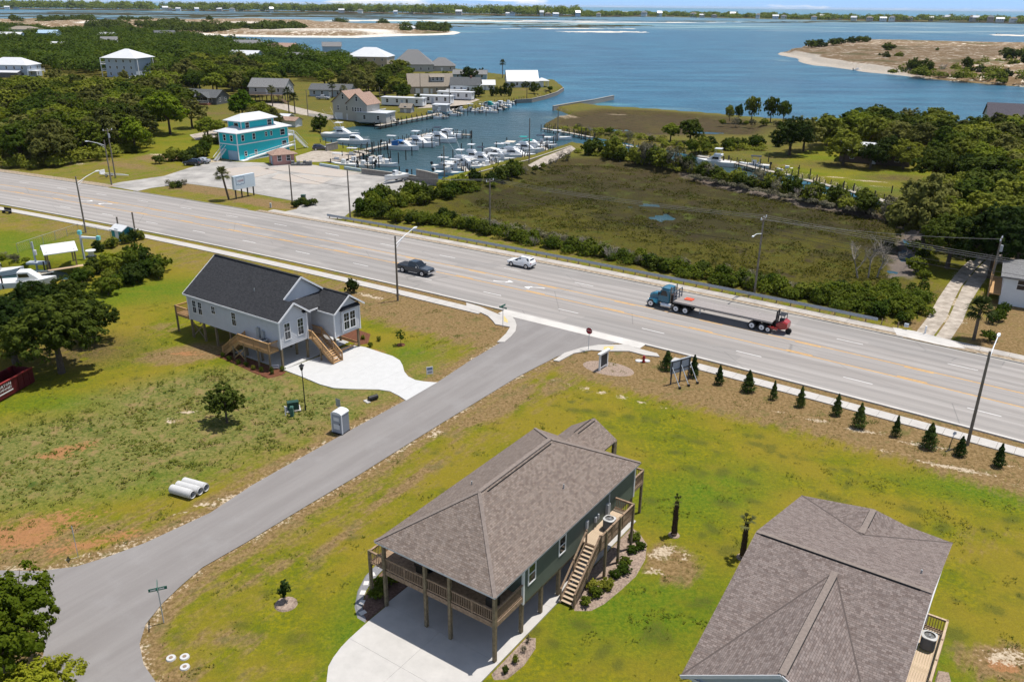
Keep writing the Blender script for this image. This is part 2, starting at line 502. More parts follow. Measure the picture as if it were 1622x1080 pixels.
GZ = np.maximum(GZ, np.where(dsp > -20, up(dsp, 4,-0.6) + sstep(9,14, dsp) * 3.2 + sstep(14,60, dsp) * vnoise(GX, GY, 18,8) * 1.5,-4))
GZ = np.maximum(GZ, np.where(dfs > -60, up(dfs, 15,0.3),-4))
GZ = np.maximum(GZ, np.where(dis > -8, up(dis, 4,-0.9),-4))
GZ = np.maximum(GZ, np.where(dba > -8, up(dba, 4,-1.05),-4))
dm1 = sdf(GX, GY, MARSH) + wob * 0.9
dm2 = sdf(GX, GY, MARSH2) + wob * 0.8
mz = np.maximum(sstep(-1.5,1.5, dm1), sstep(-1.5,1.5, dm2))
GZ = np.where(near & (dl > 0), GZ + (MZ) * mz, GZ)
# ponds and tidal creeks in the marsh
creek = np.zeros(GX.shape)
for e in [(1048,343,2.9,2.6,20),(1030,323,2.8,1.2,0),(1000,325,1.2,.6,0),(1055,338,.8,1.2,0),(958,205,9,3.2,0),(1118,209,6,3.0,-10),
          (1436,405,1.6,5.0,-18),(1430,432,2.2,2.6,0),(1443,385,1.0,5,-10)]:
    creek = np.maximum(creek, sstep(0.12,0.5, blob(GX, GY, e[0], e[1], e[2], e[3], e[4], MZ) + (vnoise(GX, GY, 1.1,9) - .5) * .55))
GZ = np.where(near & (mz > .4), GZ - creek * 0.75, GZ)
mud = np.zeros(GX.shape)
cp = PX([(1085,280),(1130,293),(1160,300),(1215,312),(1260,322),(1330,336),(1400,348),(1445,360),(1447,380),(1435,400),(1428,440)], MZ)
for i in range(len(cp) - 1):
    a, b = cp[i], cp[i + 1]; e = b - a; t = np.clip(((GX - a[0]) * e[0] + (GY - a[1]) * e[1]) / (e @ e),0,1)
    d = np.hypot(GX - a[0] - t * e[0], GY - a[1] - t * e[1]); w = 0.8 + 0.9 * (i > 6)
    mud = np.maximum(mud, sstep(w + .9, w - .3, d + (vnoise(GX, GY, 1.6,10) - .5) * 1.6))
# gentle unevenness of the land, none under roads
dst = sdf(GX, GY, STREET)
hs = GX * _hd.x + GY * _hd.y; ht = GX * _hn.x + GY * _hn.y
hsl = 2 * _HC[0] * hs + _HC[1]
hoff = (ht - (_HC[0] * hs * hs + _HC[1] * hs + _HC[2])) / np.sqrt(1 + hsl * hsl)
# ------------------------------------------------------------------ what grows where
B = lambda *a: blob(GX, GY, *a)
dry = np.zeros(GX.shape); lush = np.zeros(GX.shape); sand = np.zeros(GX.shape); clay = np.zeros(GX.shape); dark = np.zeros(GX.shape); rough = np.zeros(GX.shape)
right = (hs > -49 - (hoff + 9) * 0.0) & (dst < 0)
edge = 10.0 + 2.0 * sstep(-10,-32, hs)                      # width of the dry strip along the highway
dry = np.maximum(dry, sstep(edge + 5, edge - 3,-hoff - 8.2) * (hoff < -8) * (0.48 + 0.42 * sstep(-92,-60, hs)))
dry = np.maximum(dry, 0.42 * sstep(16,2, np.abs(dst)))
dry = np.maximum(dry, 0.75 * sstep(3.4,0.4, np.abs(dst)))
lush = np.where(hoff > 12, np.maximum(lush, .35), lush)
dry = np.where((hoff > 12) & (hoff < 40), np.maximum(dry, 0.45 * (1 - mz)), dry)
sand = np.maximum(sand, 0.62 * sstep(1.1,0.1, np.abs(dst)))
for e in [(40,840,7,4,0,.5),(200,470,5,4,0,.0),(300,560,7,4,20,.85),(250,520,5,4,0,.45),(420,590,6,2,-30,.6),(120,850,9,3,30,.55),(60,870,8,3,0,.6),(880,610,7,3,45,.6),(800,640,10,2.4,56,.75),(760,660,8,2.0,55,.7),(640,770,9,1.2,56,.7),
          (540,850,6,1.2,56,.6),(430,900,5,1.0,50,.6),(1060,890,2.6,3.2,20,.9),(270,930,5,2.5,0,.45),(350,1010,4,2.0,0,.5),(1600,700,9,5,0,.5),
          (1560,860,7,3,40,.35),(1590,1050,4,2.5,0,.8),(1560,520,9,6,0,.95),(1610,545,9,5,0,1.0),(1620,500,8,8,0,.9),(1455,515,4,3,0,.8),(260,250,12,8,0,.8),(200,262,22,6,-30,.6),(320,300,20,4,-30,.95),
          (420,322,14,3.5,-30,.95),(650,308,6,2,0,.6),(1210,250,10,5,0,.4),(1250,262,14,3,0,.45),(340,180,14,8,0,.5),(20,145,30,14,0,.6),(840,142,14,6,0,.55),(560,470,7,3,-33,.75),(680,490,9,4,-33,.6)]:
    dry = np.maximum(dry, B(*e[:5]) * e[5] * 1.1)
for e in [(235,460,14,7,10),(120,640,9,3,0),(180,690,14,4,10),(60,770,8,3,0),(240,760,10,3,20),(650,560,5,4,0),(880,930,6,3,40),(1000,960,8,5,0),(1120,780,8,4,30),(1560,780,8,2.5,-20),
          (40,390,18,10,-20),(560,1000,2,6,0),(20,220,20,20,0),(500,215,10,4,0),(860,138,16,6,0),(620,175,14,4,0),(470,168,10,4,0),(1240,245,16,5,-15),(1400,300,22,6,-20),(1270,500,9,3,-33),(1050,960,8,6,0),(1450,1060,6,6,0)]:
    lush = np.maximum(lush, B(*e))
for e in [(290,655,2.0,.5,30),(270,665,.9,.7,0),(170,868,5,.4,26),(330,797,4,.4,36),(1497,505,3.2,3.0,0),(1512,478,2.4,3.0,0),(1535,440,2.6,4,0),(1560,405,3,4,0),(690,688,1.1,.7,40), 
          (1050,872,2.0,.9,30),(1040,905,1.0,.7,0),(1085,880,.7,.6,0),(1400,690,16,.45,-30),(1530,745,10,.5,-30),(970,625,9,.35,-30),(250,245,4,2,0),(95,255,12,3,-30),(430,172,12,2,-25),(480,182,12,1.6,-15),(520,178,6,1.5,0),
          (880,248,7,2.2,58),(860,258,6,2.2,58),(895,238,5,2,58),(885,184,6,4,0),(905,182,6,2,0),(980,178,10,1.2,-15),(1070,184,4,1,0),(1360,285,14,1.2,-33),(1430,300,10,1.0,-33),(1590,410,8,5,0),(1540,400,5,8,-20),(1600,1040,2.5,1.0,0),
          (590,470,4,.8,-33),(345,255,6,4,0),(720,165,10,3,0),(690,168,14,2.5,0),(30,470,3,1,0)]:
    sand = np.maximum(sand, B(*e) * 1.05)
for e in [(115,712,3.2,1.6,25),(85,722,2.8,1.1,0),(60,832,6.0,2.4,25),(25,855,5,2.0,0),(150,858,5,1.4,25),(1590,1050,1.8,1.0,0),(300,560,3,1.2,0),(590,560,2.2,2.0,30)]:
    clay = np.maximum(clay, B(*e))
for e in [(190,700,34,9,28),(330,620,12,6,20),(480,640,8,3,36)]:
    rough = np.maximum(rough, np.clip(B(*e) * 1.6,0,1))
rough = np.where(hoff > -10,0, rough)
clump = np.zeros(GX.shape)
for e in [(931.5,633.4,0.74,0.67,20),(907.4,648.4,1.42,0.64,-30),(955.6,654.5,1.11,0.85,50),(1039.9,666.5,0.76,0.52,50),(1021.8,663.5,1.04,0.67,50),(1076.1,690.6,1.14,0.48,-20),(1106.2,699.6,1.37,0.66,-30),(1067.0,714.7,1.17,0.43,-30),(1184.5,687.6,0.8,0.42,20),(1202.6,690.6,0.97,0.76,50),(1220.6,708.7,1.21,0.86,50),(1196.5,702.7,1.23,0.69,-20),(1268.8,723.7,1.38,0.45,-20),(1196.5,741.8,0.99,0.53,50),(1145.3,747.8,1.28,0.83,50),(1112.2,750.8,1.01,0.59,20),(1094.1,741.8,1.03,0.6,-20),(1184.5,761.7,1.4,0.74,-30),(1148.3,796.0,1.36,0.9,-20),(1190.5,791.8,1.2,0.56,-30),(1130.3,841.2,1.21,0.51,20),(1112.2,847.2,0.78,0.43,50),(1341.1,744.8,0.59,0.8,50),(1344.1,765.9,1.4,0.41,50),(1443.5,805.1,1.27,0.84,-30),(1449.6,832.2,1.1,0.78,50),(1491.7,835.2,1.22,0.57,20),(1320.0,790.0,1.01,0.9,20),(1305.0,781.0,0.51,0.45,-30),(1154.4,871.3,1.45,0.89,20),(1172.4,859.3,1.11,0.48,-30),(1112.2,952.7,1.48,0.57,20),(1033.9,1000.8,1.46,0.85,50),(1052.0,1009.9,0.88,0.83,50),(919.4,988.8,1.14,0.7,-30),(949.6,877.3,1.12,0.87,20),(1030.9,793.0,0.93,0.76,-20),(1600.2,823.1,1.44,0.62,20),(1576.1,964.7,1.02,0.67,-30),(1512.8,1003.9,1.29,0.89,20),(979.7,1052.0,0.52,0.71,-20),(877.3,1018.9,0.56,0.71,50),(997.7,660.5,0.85,0.86,20),(973.7,678.6,1.24,0.41,-30),(1244.7,720.7,1.45,0.41,20),(1618.2,877.3,0.75,0.63,20),(1124.3,829.2,0.68,0.49,20),(955.6,1031.0,1.34,0.53,50),(847.1,997.8,0.6,0.81,-20),(640,770,1,0.5,40),(690,715,0.9,0.5,50),(560,850,1.1,0.5,30),(500,900,0.8,0.5,0),(470,1010,1.2,0.6,20),(420,940,0.7,0.5,0),(620,900,1.0,0.6,40),(745,640,1.0,0.5,50),(380,990,0.9,0.6,0),(880,640,0.9,0.5,0),(930,650,0.8,0.5,0),(160,690,1,0.6,0),(215,600,0.9,0.6,0),(60,770,1.2,0.7,0),(110,760,0.8,0.5,0),(250,650,1,0.5,0)]:
    clump = np.maximum(clump, B(*e))
myel = sstep(62,30, hoff)
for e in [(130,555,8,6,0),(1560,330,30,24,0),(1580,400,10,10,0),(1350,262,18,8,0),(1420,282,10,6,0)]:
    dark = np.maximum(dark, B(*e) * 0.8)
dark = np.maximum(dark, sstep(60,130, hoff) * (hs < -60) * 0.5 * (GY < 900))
hs_spit = sstep(at(1480,126, WZ).x + 10, at(1420,120, WZ).x, GX)
marsh = np.where(near & (dl > 0), mz, 0)
marsh = np.maximum(marsh, np.where(near & (dl > 0) & (hoff > 16.3),.95 * sstep(-13,.5, dm1 + wob * 1.5),0)); marsh = np.maximum(marsh, np.where(near & (dl > 0),.9 * sstep(-9,.5, dm2 + wob * 1.5),0))
marsh = np.maximum(marsh, np.where((dis > 0) & (GR > 900),1.0,0))
dune = np.maximum(sstep(0,8, ddn), sstep(-3,2, dsp))
sand = np.where((ddn > -15) & (GR > 420), np.maximum(sand, sstep(22,6, ddn) * 1.2 + B(500,54,110,70,0) * 1.2 + B(560,53,70,60,0) * 1.1 + B(150,41,34,90,0) * 1.4 + B(270,40,60,60,0) * .95 + B(390,41,50,70,0) * .95 + B(440,44,40,60,0) * .6), sand)
sand = np.where((dsp > -15) & (GR > 420), np.maximum(sand, sstep(19,13, dsp) * 1.2 * (hs_spit)), sand)
sand = np.where((dba > -8) & (GR > 420),1.2, sand)
sand = np.maximum(sand, np.where(near & (dl < 1.2) & (GX > at(861,201).x),0.55 * (1 - mz),0))
far = sstep(-10,30, dfs)
dark = np.maximum(dark, far)

def put_attr(me, name, arr):
    a = me.attributes.new(name, 'FLOAT_COLOR', 'POINT')
    a.data.foreach_set('color', np.ascontiguousarray(arr, dtype=np.float32).ravel())

def gridmesh(name, X, Y, Z, sh):
    nr, nc = sh
    me = bpy.data.meshes.new(name)
    idx = np.arange(nr * nc).reshape(sh)
    q = np.stack([idx[:-1, :-1], idx[:-1,1:], idx[1:, 1:], idx[1:, :-1]], -1).reshape(-1,4)[:, ::-1]
    nq = len(q)
    me.vertices.add(nr * nc); me.vertices.foreach_set('co', np.stack([X, Y, Z], -1).astype(np.float32).ravel())
    me.loops.add(nq * 4); me.loops.foreach_set('vertex_index', q.ravel().astype(np.int32))
    me.polygons.add(nq); me.polygons.foreach_set('loop_start', np.arange(0, nq * 4,4, dtype=np.int32))
    me.polygons.foreach_set('use_smooth', np.ones(nq, bool))
    me.update(calc_edges=True); me.validate()
    return me

# small humps off the paved surfaces
paved = (np.abs(dst) < 0) | ((hoff > -12.5) & (hoff < 17))
hump = ((vnoise(GX, GY, 2.3,20) - .5) * 0.10 + (vnoise(GX, GY, 7,21) - .5) * 0.12)
hump = hump * sstep(0.3,3.0,-dst) * np.where(paved, 0,1) * (rough * 0.9 + 0.25) * (dl > 4) * near
gme = gridmesh('ground', GX, GY, GZ + hump - 0.03, SH)
put_attr(gme, 'zone', np.stack([np.clip(dry, 0,1.2), np.clip(lush, 0,1), np.clip(sand, 0,1.2), np.clip(clay, 0,1)], -1))
put_attr(gme, 'zone2', np.stack([marsh, np.clip(dune, 0,1), np.clip(dark, 0,1), np.clip(mud, 0,1)], -1))
put_attr(gme, 'zone3', np.stack([rough, np.where(GR < 420, myel, 0),((GR > 420) & (sand > .3)) * 1.0, np.clip(clump, 0,1)], -1))

class NT:
    """node shorthand"""
    def __init__(s, M):
        s.N, s.L = M.node_tree.nodes, M.node_tree.links
        s.tc = s.N.new('ShaderNodeTexCoord').outputs
    def noise(s, sc, det=6, rough=0.62, vec=None, dist=0.0):
        n = s.N.new('ShaderNodeTexNoise'); n.inputs['Scale'].default_value = sc; n.inputs['Detail'].default_value = det; n.inputs['Roughness'].default_value = rough
        n.inputs['Distortion'].default_value = dist
        s.L.new(vec or s.tc['Object'], n.inputs['Vector']); return n.outputs['Fac']
    def mapv(s, scale, vec=None, rot=(0,0,0)):
        n = s.N.new('ShaderNodeMapping'); n.vector_type = 'TEXTURE'; n.inputs['Scale'].default_value = [1 / x for x in scale]; n.inputs['Rotation'].default_value = rot
        s.L.new(vec or s.tc['Object'], n.inputs['Vector']); return n.outputs['Vector']
    def m(s, op, a, b=None, c=None):
        n = s.N.new('ShaderNodeMath'); n.operation = op
        for i, x in enumerate((a, b, c)):
            if x is None: continue
            if isinstance(x, (int, float)): n.inputs[i].default_value = x
            else: s.L.new(x, n.inputs[i])
        return n.outputs['Value']
    def ss(s, x, a, b, lo=0.0, hi=1.0):
        n = s.N.new('ShaderNodeMapRange'); n.interpolation_type = 'SMOOTHSTEP'
        n.inputs['From Min'].default_value = a; n.inputs['From Max'].default_value = b; n.inputs['To Min'].default_value = lo; n.inputs['To Max'].default_value = hi
        s.L.new(x, n.inputs['Value']); return n.outputs['Result']
    def mix(s, f, a, b, mode='MIX'):
        n = s.N.new('ShaderNodeMix'); n.data_type = 'RGBA'; n.blend_type = mode
        for k, x in (('Factor', f),('A', a),('B', b)):
            if isinstance(x, (tuple, list)): n.inputs[k].default_value = (*x, 1)
            elif isinstance(x, (int, float)): n.inputs[k].default_value = x
            else: s.L.new(x, n.inputs[k])
        return n.outputs['Result']
    def attr(s, name):
        n = s.N.new('ShaderNodeAttribute'); n.attribute_name = name
        sp = s.N.new('ShaderNodeSeparateColor'); s.L.new(n.outputs['Color'], sp.inputs['Color'])
        return sp.outputs[0], sp.outputs[1], sp.outputs[2], n.outputs['Alpha']

GM = bpy.data.materials.new('ground_cover'); GM.use_nodes = True
g = NT(GM); gb = g.N['Principled BSDF']; gb.inputs['Roughness'].default_value = 0.95; gb.inputs['Specular IOR Level'].default_value = 0.08
zd, zl, zs, zc = g.attr('zone'); zm, zu, zk, zmud = g.attr('zone2'); zr, zf, _q, _q2 = g.attr('zone3')
nL = g.noise(0.11,3); nM = g.noise(0.55,4,.68); nF = g.noise(3.2,4,.72); nX = g.noise(13,2,.7); nP = g.noise(0.42,3,.6)
nS = g.noise(0.9,4,.68, vec=g.mapv((0.25,1.6,1), rot=(0,0, R_(HA))))
lawn = g.mix(g.ss(nM, .3,.72),(0.112,0.128,0.003),(0.215,0.188,0.005))
lawn = g.mix(g.ss(nF, .36,.68,.95,0), lawn, g.mix(nM, (0.060,0.082,0.008),(0.120,0.125,0.012)))
lawn = g.mix(g.ss(nL, .36,.62,0,.65), lawn, (0.200,0.146,0.018))
lawn = g.mix(g.ss(g.m('MULTIPLY_ADD', nF, .22, nP),.72,.84,0,.7), lawn, g.mix(nF, (0.040,0.055,0.010),(0.090,0.090,0.022)))
lawn = g.mix(g.m('MULTIPLY', zl, g.ss(nM, .25,.6,.35,1.0)), lawn, g.mix(g.ss(nF, .3,.7),(0.048,0.098,0.006),(0.118,0.150,0.009)))
wild = g.mix(g.ss(nF, .32,.68),(0.065,0.088,0.016),(0.185,0.165,0.050))
wild = g.mix(g.ss(nM, .50,.67), wild, (0.200,0.148,0.062))
wild = g.mix(g.ss(nM, .42,.30), wild, (0.050,0.085,0.014))
base = g.mix(zr, lawn, wild)
base = g.mix(g.ss(g.m('ADD', _q2, g.m('MULTIPLY', g.m('SUBTRACT', nF, .5),2.2)),.25,.85,0,.62), base, g.mix(nX, (0.030,0.045,0.008),(0.085,0.090,0.020)))
dryc = g.mix(g.ss(nF, .3,.7),(0.112,0.074,0.028),(0.245,0.165,0.080))
dryc = g.mix(g.ss(nM, .52,.70,0,.8), dryc, (0.105,0.098,0.030))
dm = g.ss(g.m('ADD', zd, g.m('MULTIPLY', g.m('SUBTRACT', g.m('MULTIPLY_ADD', nS, .5, g.m('MULTIPLY', nM, .5)),.5),1.9)),   .30,.72)
base = g.mix(dm, base, dryc)
cm = g.ss(g.m('ADD', zc, g.m('MULTIPLY', g.m('SUBTRACT', g.m('MULTIPLY_ADD', nF, .5, g.m('MULTIPLY', nM, .5)),.5),3.4)),.5,1.0,0,.9)
base = g.mix(cm, base, g.mix(nF, (0.235,0.105,0.045),(0.33,0.165,0.075)))
sm = g.ss(g.m('ADD', zs, g.m('MULTIPLY', g.m('SUBTRACT', g.m('MULTIPLY_ADD', nF, .62, g.m('MULTIPLY', nM, .38)),.5),3.4)),.55,.95)
sandc = g.mix(g.ss(nF, .3,.7),(0.29,0.225,0.150),(0.47,0.39,0.29))
# marsh
nW = g.noise(0.05,3,.6); nWm = g.noise(0.3,4,.7)
mar = g.mix(g.ss(nF, .3,.7),(0.017,0.016,0.007),(0.050,0.043,0.013))
mar = g.mix(g.ss(g.m('MULTIPLY_ADD', zf, .34, nW),.52,.72), mar, g.mix(g.ss(nF, .3,.7),(0.034,0.034,0.006),(0.088,0.076,0.010)))
mar = g.mix(g.ss(nWm, .54,.68,0,.8), mar, (0.034,0.025,0.016))
mar = g.mix(g.ss(nWm, .46,.32,0,.75), mar, g.mix(nF, (0.034,0.050,0.008),(0.085,0.096,0.016)))
base = g.mix(zm, base, mar)
base = g.mix(zmud, base, g.mix(nF, (0.105,0.085,0.072),(0.17,0.14,0.12)))
dun = g.mix(g.ss(nM, .3,.7),(0.135,0.088,0.048),(0.215,0.150,0.085))
dun = g.mix(g.ss(g.noise(0.16,3,.75),.555,.61), dun, (0.60,0.53,0.43))
dun = g.mix(g.ss(g.noise(0.02,4,.6),.54,.66,0,.8), dun, (0.060,0.065,0.018))
base = g.mix(zu, base, dun)
sandc = g.mix(_q, sandc, g.mix(g.ss(nM, .35,.65),(0.50,0.44,0.37),(0.66,0.62,0.56)))
base = g.mix(sm, base, sandc)
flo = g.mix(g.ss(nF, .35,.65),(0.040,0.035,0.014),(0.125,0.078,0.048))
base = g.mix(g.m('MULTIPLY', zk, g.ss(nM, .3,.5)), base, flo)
base = g.mix(1.0, base, g.mix(nX, (0.58,0.58,0.58),(1.45,1.45,1.45)), 'MULTIPLY')
g.L.new(base, gb.inputs['Base Color'])
gbp = g.N.new('ShaderNodeBump'); gbp.inputs['Strength'].default_value = 0.55; gbp.inputs['Distance'].default_value = 0.12
g.L.new(g.m('MULTIPLY_ADD', nX, .5, nF), gbp.inputs['Height']); g.L.new(gbp.outputs['Normal'], gb.inputs['Normal'])
gme.materials.append(GM)
ground = inst(gme, 'ground'); tag(ground, 'grassy coastal land with lawns, dry verges, marsh and sandy islands', kind='structure')

# ------------------------------------------------------------------ water
_wr = np.exp(np.arange(math.log(18), math.log(60000),0.035)); _wa = np.radians(np.arange(-60,60.01,0.5))
WRg, WAg = np.meshgrid(_wr, _wa, indexing='ij')
WX = (RC[0] + WRg * np.sin(WAg)).ravel(); WY = (RC[1] + WRg * np.cos(WAg)).ravel()
shoal = np.zeros(WX.shape); murk = np.zeros(WX.shape); ocean = sstep(3600,5200, np.hypot(WX, WY))
BW = lambda *a: blob(WX, WY, *a, WZ)
shoal = 0.42 * sstep(900,1900, np.hypot(WX, WY))
for e in [(640,34,420,140,0,1.0),(860,38,520,200,0,.95),(700,50,200,70,0,.7),(1000,45,240,30,0,.75),(760,45,160,50,0,.6),(1180,42,430,110,-8,.8),(1200,45,300,40,-8,.95),(1000,80,70,24,0,.25),(1040,170,34,12,-12,.7),(960,166,22,8,0,.8),
          (1240,96,14,30,0,.5),(1500,52,300,90,0,.5),(560,63,110,8,0,.5),(330,60,80,14,0,.6),(250,27,700,500,0,.55),(1300,36,900,260,0,.6),(880,185,9,6,0,.9),(700,60,60,10,0,.5),(480,66,90,14,0,.5)]:
    shoal = np.maximum(shoal, BW(*e[:5]) * e[5])
for e in [(640,235,60,40,0,.9),(760,195,60,40,0,.8),(1100,262,30,14,-20,1),(40,450,20,12,0,1),(1050,330,40,40,0,.8),(1436,410,12,20,0,.3)]:
    murk = np.maximum(murk, np.clip(BW(*e[:5]) * 2,0,1) * e[5])
wme = gridmesh('water', WX, WY, np.full(WX.shape, WZ), WRg.shape)
put_attr(wme, 'depth', np.stack([shoal, murk, ocean, shoal * 0], -1))
WM = bpy.data.materials.new('tidal_water'); WM.use_nodes = True
w = NT(WM); wb = w.N['Principled BSDF']
ws, wk, wo, _q = w.attr('depth')
wa_ = w.noise(0.05,5,.6, vec=w.mapv((.35,1,1))); wbn = w.noise(0.012,6,.6, vec=w.mapv((.3,1,1))); wc_ = w.noise(0.6,4,.65, vec=w.mapv((.6,1,1)))
deep = w.mix(w.ss(wa_, .35,.65),(0.012,0.080,0.135),(0.024,0.112,0.175))
deep = w.mix(w.ss(wbn, .45,.62,0,.45), deep, (0.015,0.070,0.135))
shc = w.mix(w.ss(wbn, .40,.62),(0.055,0.20,0.235),(0.27,0.34,0.31))
wcol = w.mix(w.ss(w.m('ADD', ws, w.m('MULTIPLY', w.m('SUBTRACT', wbn, .5),1.1)),.28,.75), deep, shc)
wcol = w.mix(1.0, wcol, w.mix(w.ss(w.m('MULTIPLY_ADD', wa_, .5, w.m('MULTIPLY', wc_, .5)),.38,.62),(.74,.78,.82),(1.26,1.22,1.18)), 'MULTIPLY')
wcol = w.mix(wk, wcol, w.mix(wa_, (0.020,0.045,0.050),(0.030,0.065,0.072)))
wcol = w.mix(wo, wcol, (0.035,0.16,0.24))
w.L.new(wcol, wb.inputs['Base Color'])
wb.inputs['Roughness'].default_value = 0.30; wb.inputs['IOR'].default_value = 1.33; wb.inputs['Specular IOR Level'].default_value = 0.28
wbp = w.N.new('ShaderNodeBump'); wbp.inputs['Strength'].default_value = 1.0; wbp.inputs['Distance'].default_value = 0.8
w.L.new(w.m('MULTIPLY_ADD', wa_, 1.2, wc_), wbp.inputs['Height']); w.L.new(wbp.outputs['Normal'], wb.inputs['Normal'])
wme.materials.append(WM)
water = inst(wme, 'water'); tag(water, 'blue tidal sound with pale shoals reaching to the open sea', kind='structure')
# ------------------------------------------------------------------ highway
def strip(s0, s1, o0, o1, z, ds=4.0, zz=None):
    """sheet along the highway with UV = (along, across)"""
    n = max(1, int(abs(s1 - s0) / ds)); vs = []; uv = []
    for i in range(n + 1):
        s = s0 + (s1 - s0) * i / n
        vs += [RD(s, o0, z), RD(s, o1, z)]; uv += [(s, o0),(s, o1)]
    fs = [[2 * i, 2 * i + 2,2 * i + 3,2 * i + 1] for i in range(n)]
    return vs, fs, uv
def sheet(name, parts, m, parent=None):
    me = bpy.data.meshes.new(name); V = []; F = []; U = []
    for vs, fs, uv in parts:
        o = len(V); V += [tuple(v) for v in vs]; U += uv; F += [[i + o for i in f] for f in fs]
    me.from_pydata(V, [], F)
    l = me.uv_layers.new(name='UVMap')
    for i, lp in enumerate(me.loops): l.data[i].uv = U[lp.vertex_index]
    me.materials.append(m)
    return inst(me, name, parent)
def raised(s0, s1, o0, o1, z0, z1, ds=4.0):
    """kerb-like solid along the highway"""
    b = MB(); n = max(1, int(abs(s1 - s0) / ds)); rings = []
    for i in range(n + 1):
        s = s0 + (s1 - s0) * i / n
        rings.append([RD(s, o0, z0), RD(s, o1, z0), RD(s, o1, z1), RD(s, o0, z1)])
    return b.loft(rings)

AS = bpy.data.materials.new('highway_asphalt'); AS.use_nodes = True
a_ = NT(AS); ab = a_.N['Principled BSDF']; ab.inputs['Roughness'].default_value = 0.85; ab.inputs['Specular IOR Level'].default_value = 0.2
uvv = a_.tc['UV']
n1 = a_.noise(1,6,.65, vec=a_.mapv((.015,.75,1), uvv)); n2 = a_.noise(1,5,.6, vec=a_.mapv((.12,1.6,1), uvv)); n3 = a_.noise(26,3,.7, vec=uvv); n4 = a_.noise(.12,4,.6, vec=uvv)
ac = a_.mix(a_.ss(n1,.34,.66),(0.236,0.218,0.204),(0.318,0.298,0.282))
ac = a_.mix(a_.ss(n2,.55,.75,0,.35), ac, (0.165,0.158,0.157))
ac = a_.mix(a_.ss(n4,.55,.68,0,.25), ac, (0.33,0.315,0.30))
_sv = a_.N.new('ShaderNodeSeparateXYZ'); a_.L.new(uvv, _sv.inputs['Vector'])
_wp = a_.m('SINE', a_.m('MULTIPLY_ADD', _sv.outputs['Y'], 2 * math.pi / 1.85,.6))
ac = a_.mix(a_.m('MULTIPLY', a_.ss(_wp, -.2,1.0,0,.42), a_.ss(n1,.30,.6)), ac, (0.175,0.165,0.158))
_pb = a_.N.new('ShaderNodeTexVoronoi'); _pb.distance = 'CHEBYCHEV'; _pb.inputs['Scale'].default_value = .12; a_.L.new(a_.mapv((.5,1.6,1), uvv), _pb.inputs['Vector'])
_ps = a_.N.new('ShaderNodeSeparateColor'); a_.L.new(_pb.outputs['Color'], _ps.inputs['Color'])
ac = a_.mix(a_.ss(_ps.outputs[0], .80,.82,0,.28), ac, (0.17,0.165,0.16))
ac = a_.mix(1, ac, a_.mix(n3,(.85,.85,.85),(1.15,1.15,1.15)), 'MULTIPLY')
vor = a_.N.new('ShaderNodeTexVoronoi'); vor.feature = 'DISTANCE_TO_EDGE'; vor.inputs['Scale'].default_value = 0.16
a_.L.new(a_.mapv((.35,1,1), uvv), vor.inputs['Vector'])
ac = a_.mix(a_.ss(vor.outputs['Distance'], .006,.0,0,.45), ac, (0.10,0.10,0.10))
a_.L.new(ac, ab.inputs['Base Color'])
ST = bpy.data.materials.new('street_asphalt'); ST.use_nodes = True
a_ = NT(ST); ab = a_.N['Principled BSDF']; ab.inputs['Roughness'].default_value = 0.88; ab.inputs['Specular IOR Level'].default_value = 0.2
n1 = a_.noise(1,6,.62, vec=a_.mapv((.05,.55,1), rot=(0,0, R_(HA)))); n3 = a_.noise(18,3,.7); n4 = a_.noise(.25,5,.65)
ac = a_.mix(a_.ss(n1,.35,.66),(0.186,0.173,0.167),(0.218,0.205,0.198))
ac = a_.mix(a_.ss(n4,.5,.7,0,.4), ac, (0.245,0.236,0.232))
ac = a_.mix(1, ac, a_.mix(n3,(.88,.88,.88),(1.12,1.12,1.12)), 'MULTIPLY')
a_.L.new(ac, ab.inputs['Base Color'])
DEB = mat('verge_debris', (0.16,0.115,0.07),0.95,0.35,2.5,0.4, c2=(0.32,0.26,0.19))
YEL = mat('yellow_paint', (0.54,0.27,0.035),0.8,0.18,1.2, c2=(0.58,0.33,0.08))
WPT = mat('white_paint', (0.62,0.61,0.60),0.8,0.15,1.5)
GUT = mat('gutter_concrete', (0.46,0.44,0.415),0.9,0.10,0.5, c2=(0.50,0.48,0.45))
GUT2 = mat('old_gutter', (0.30,0.285,0.265),0.9,0.15,0.5)

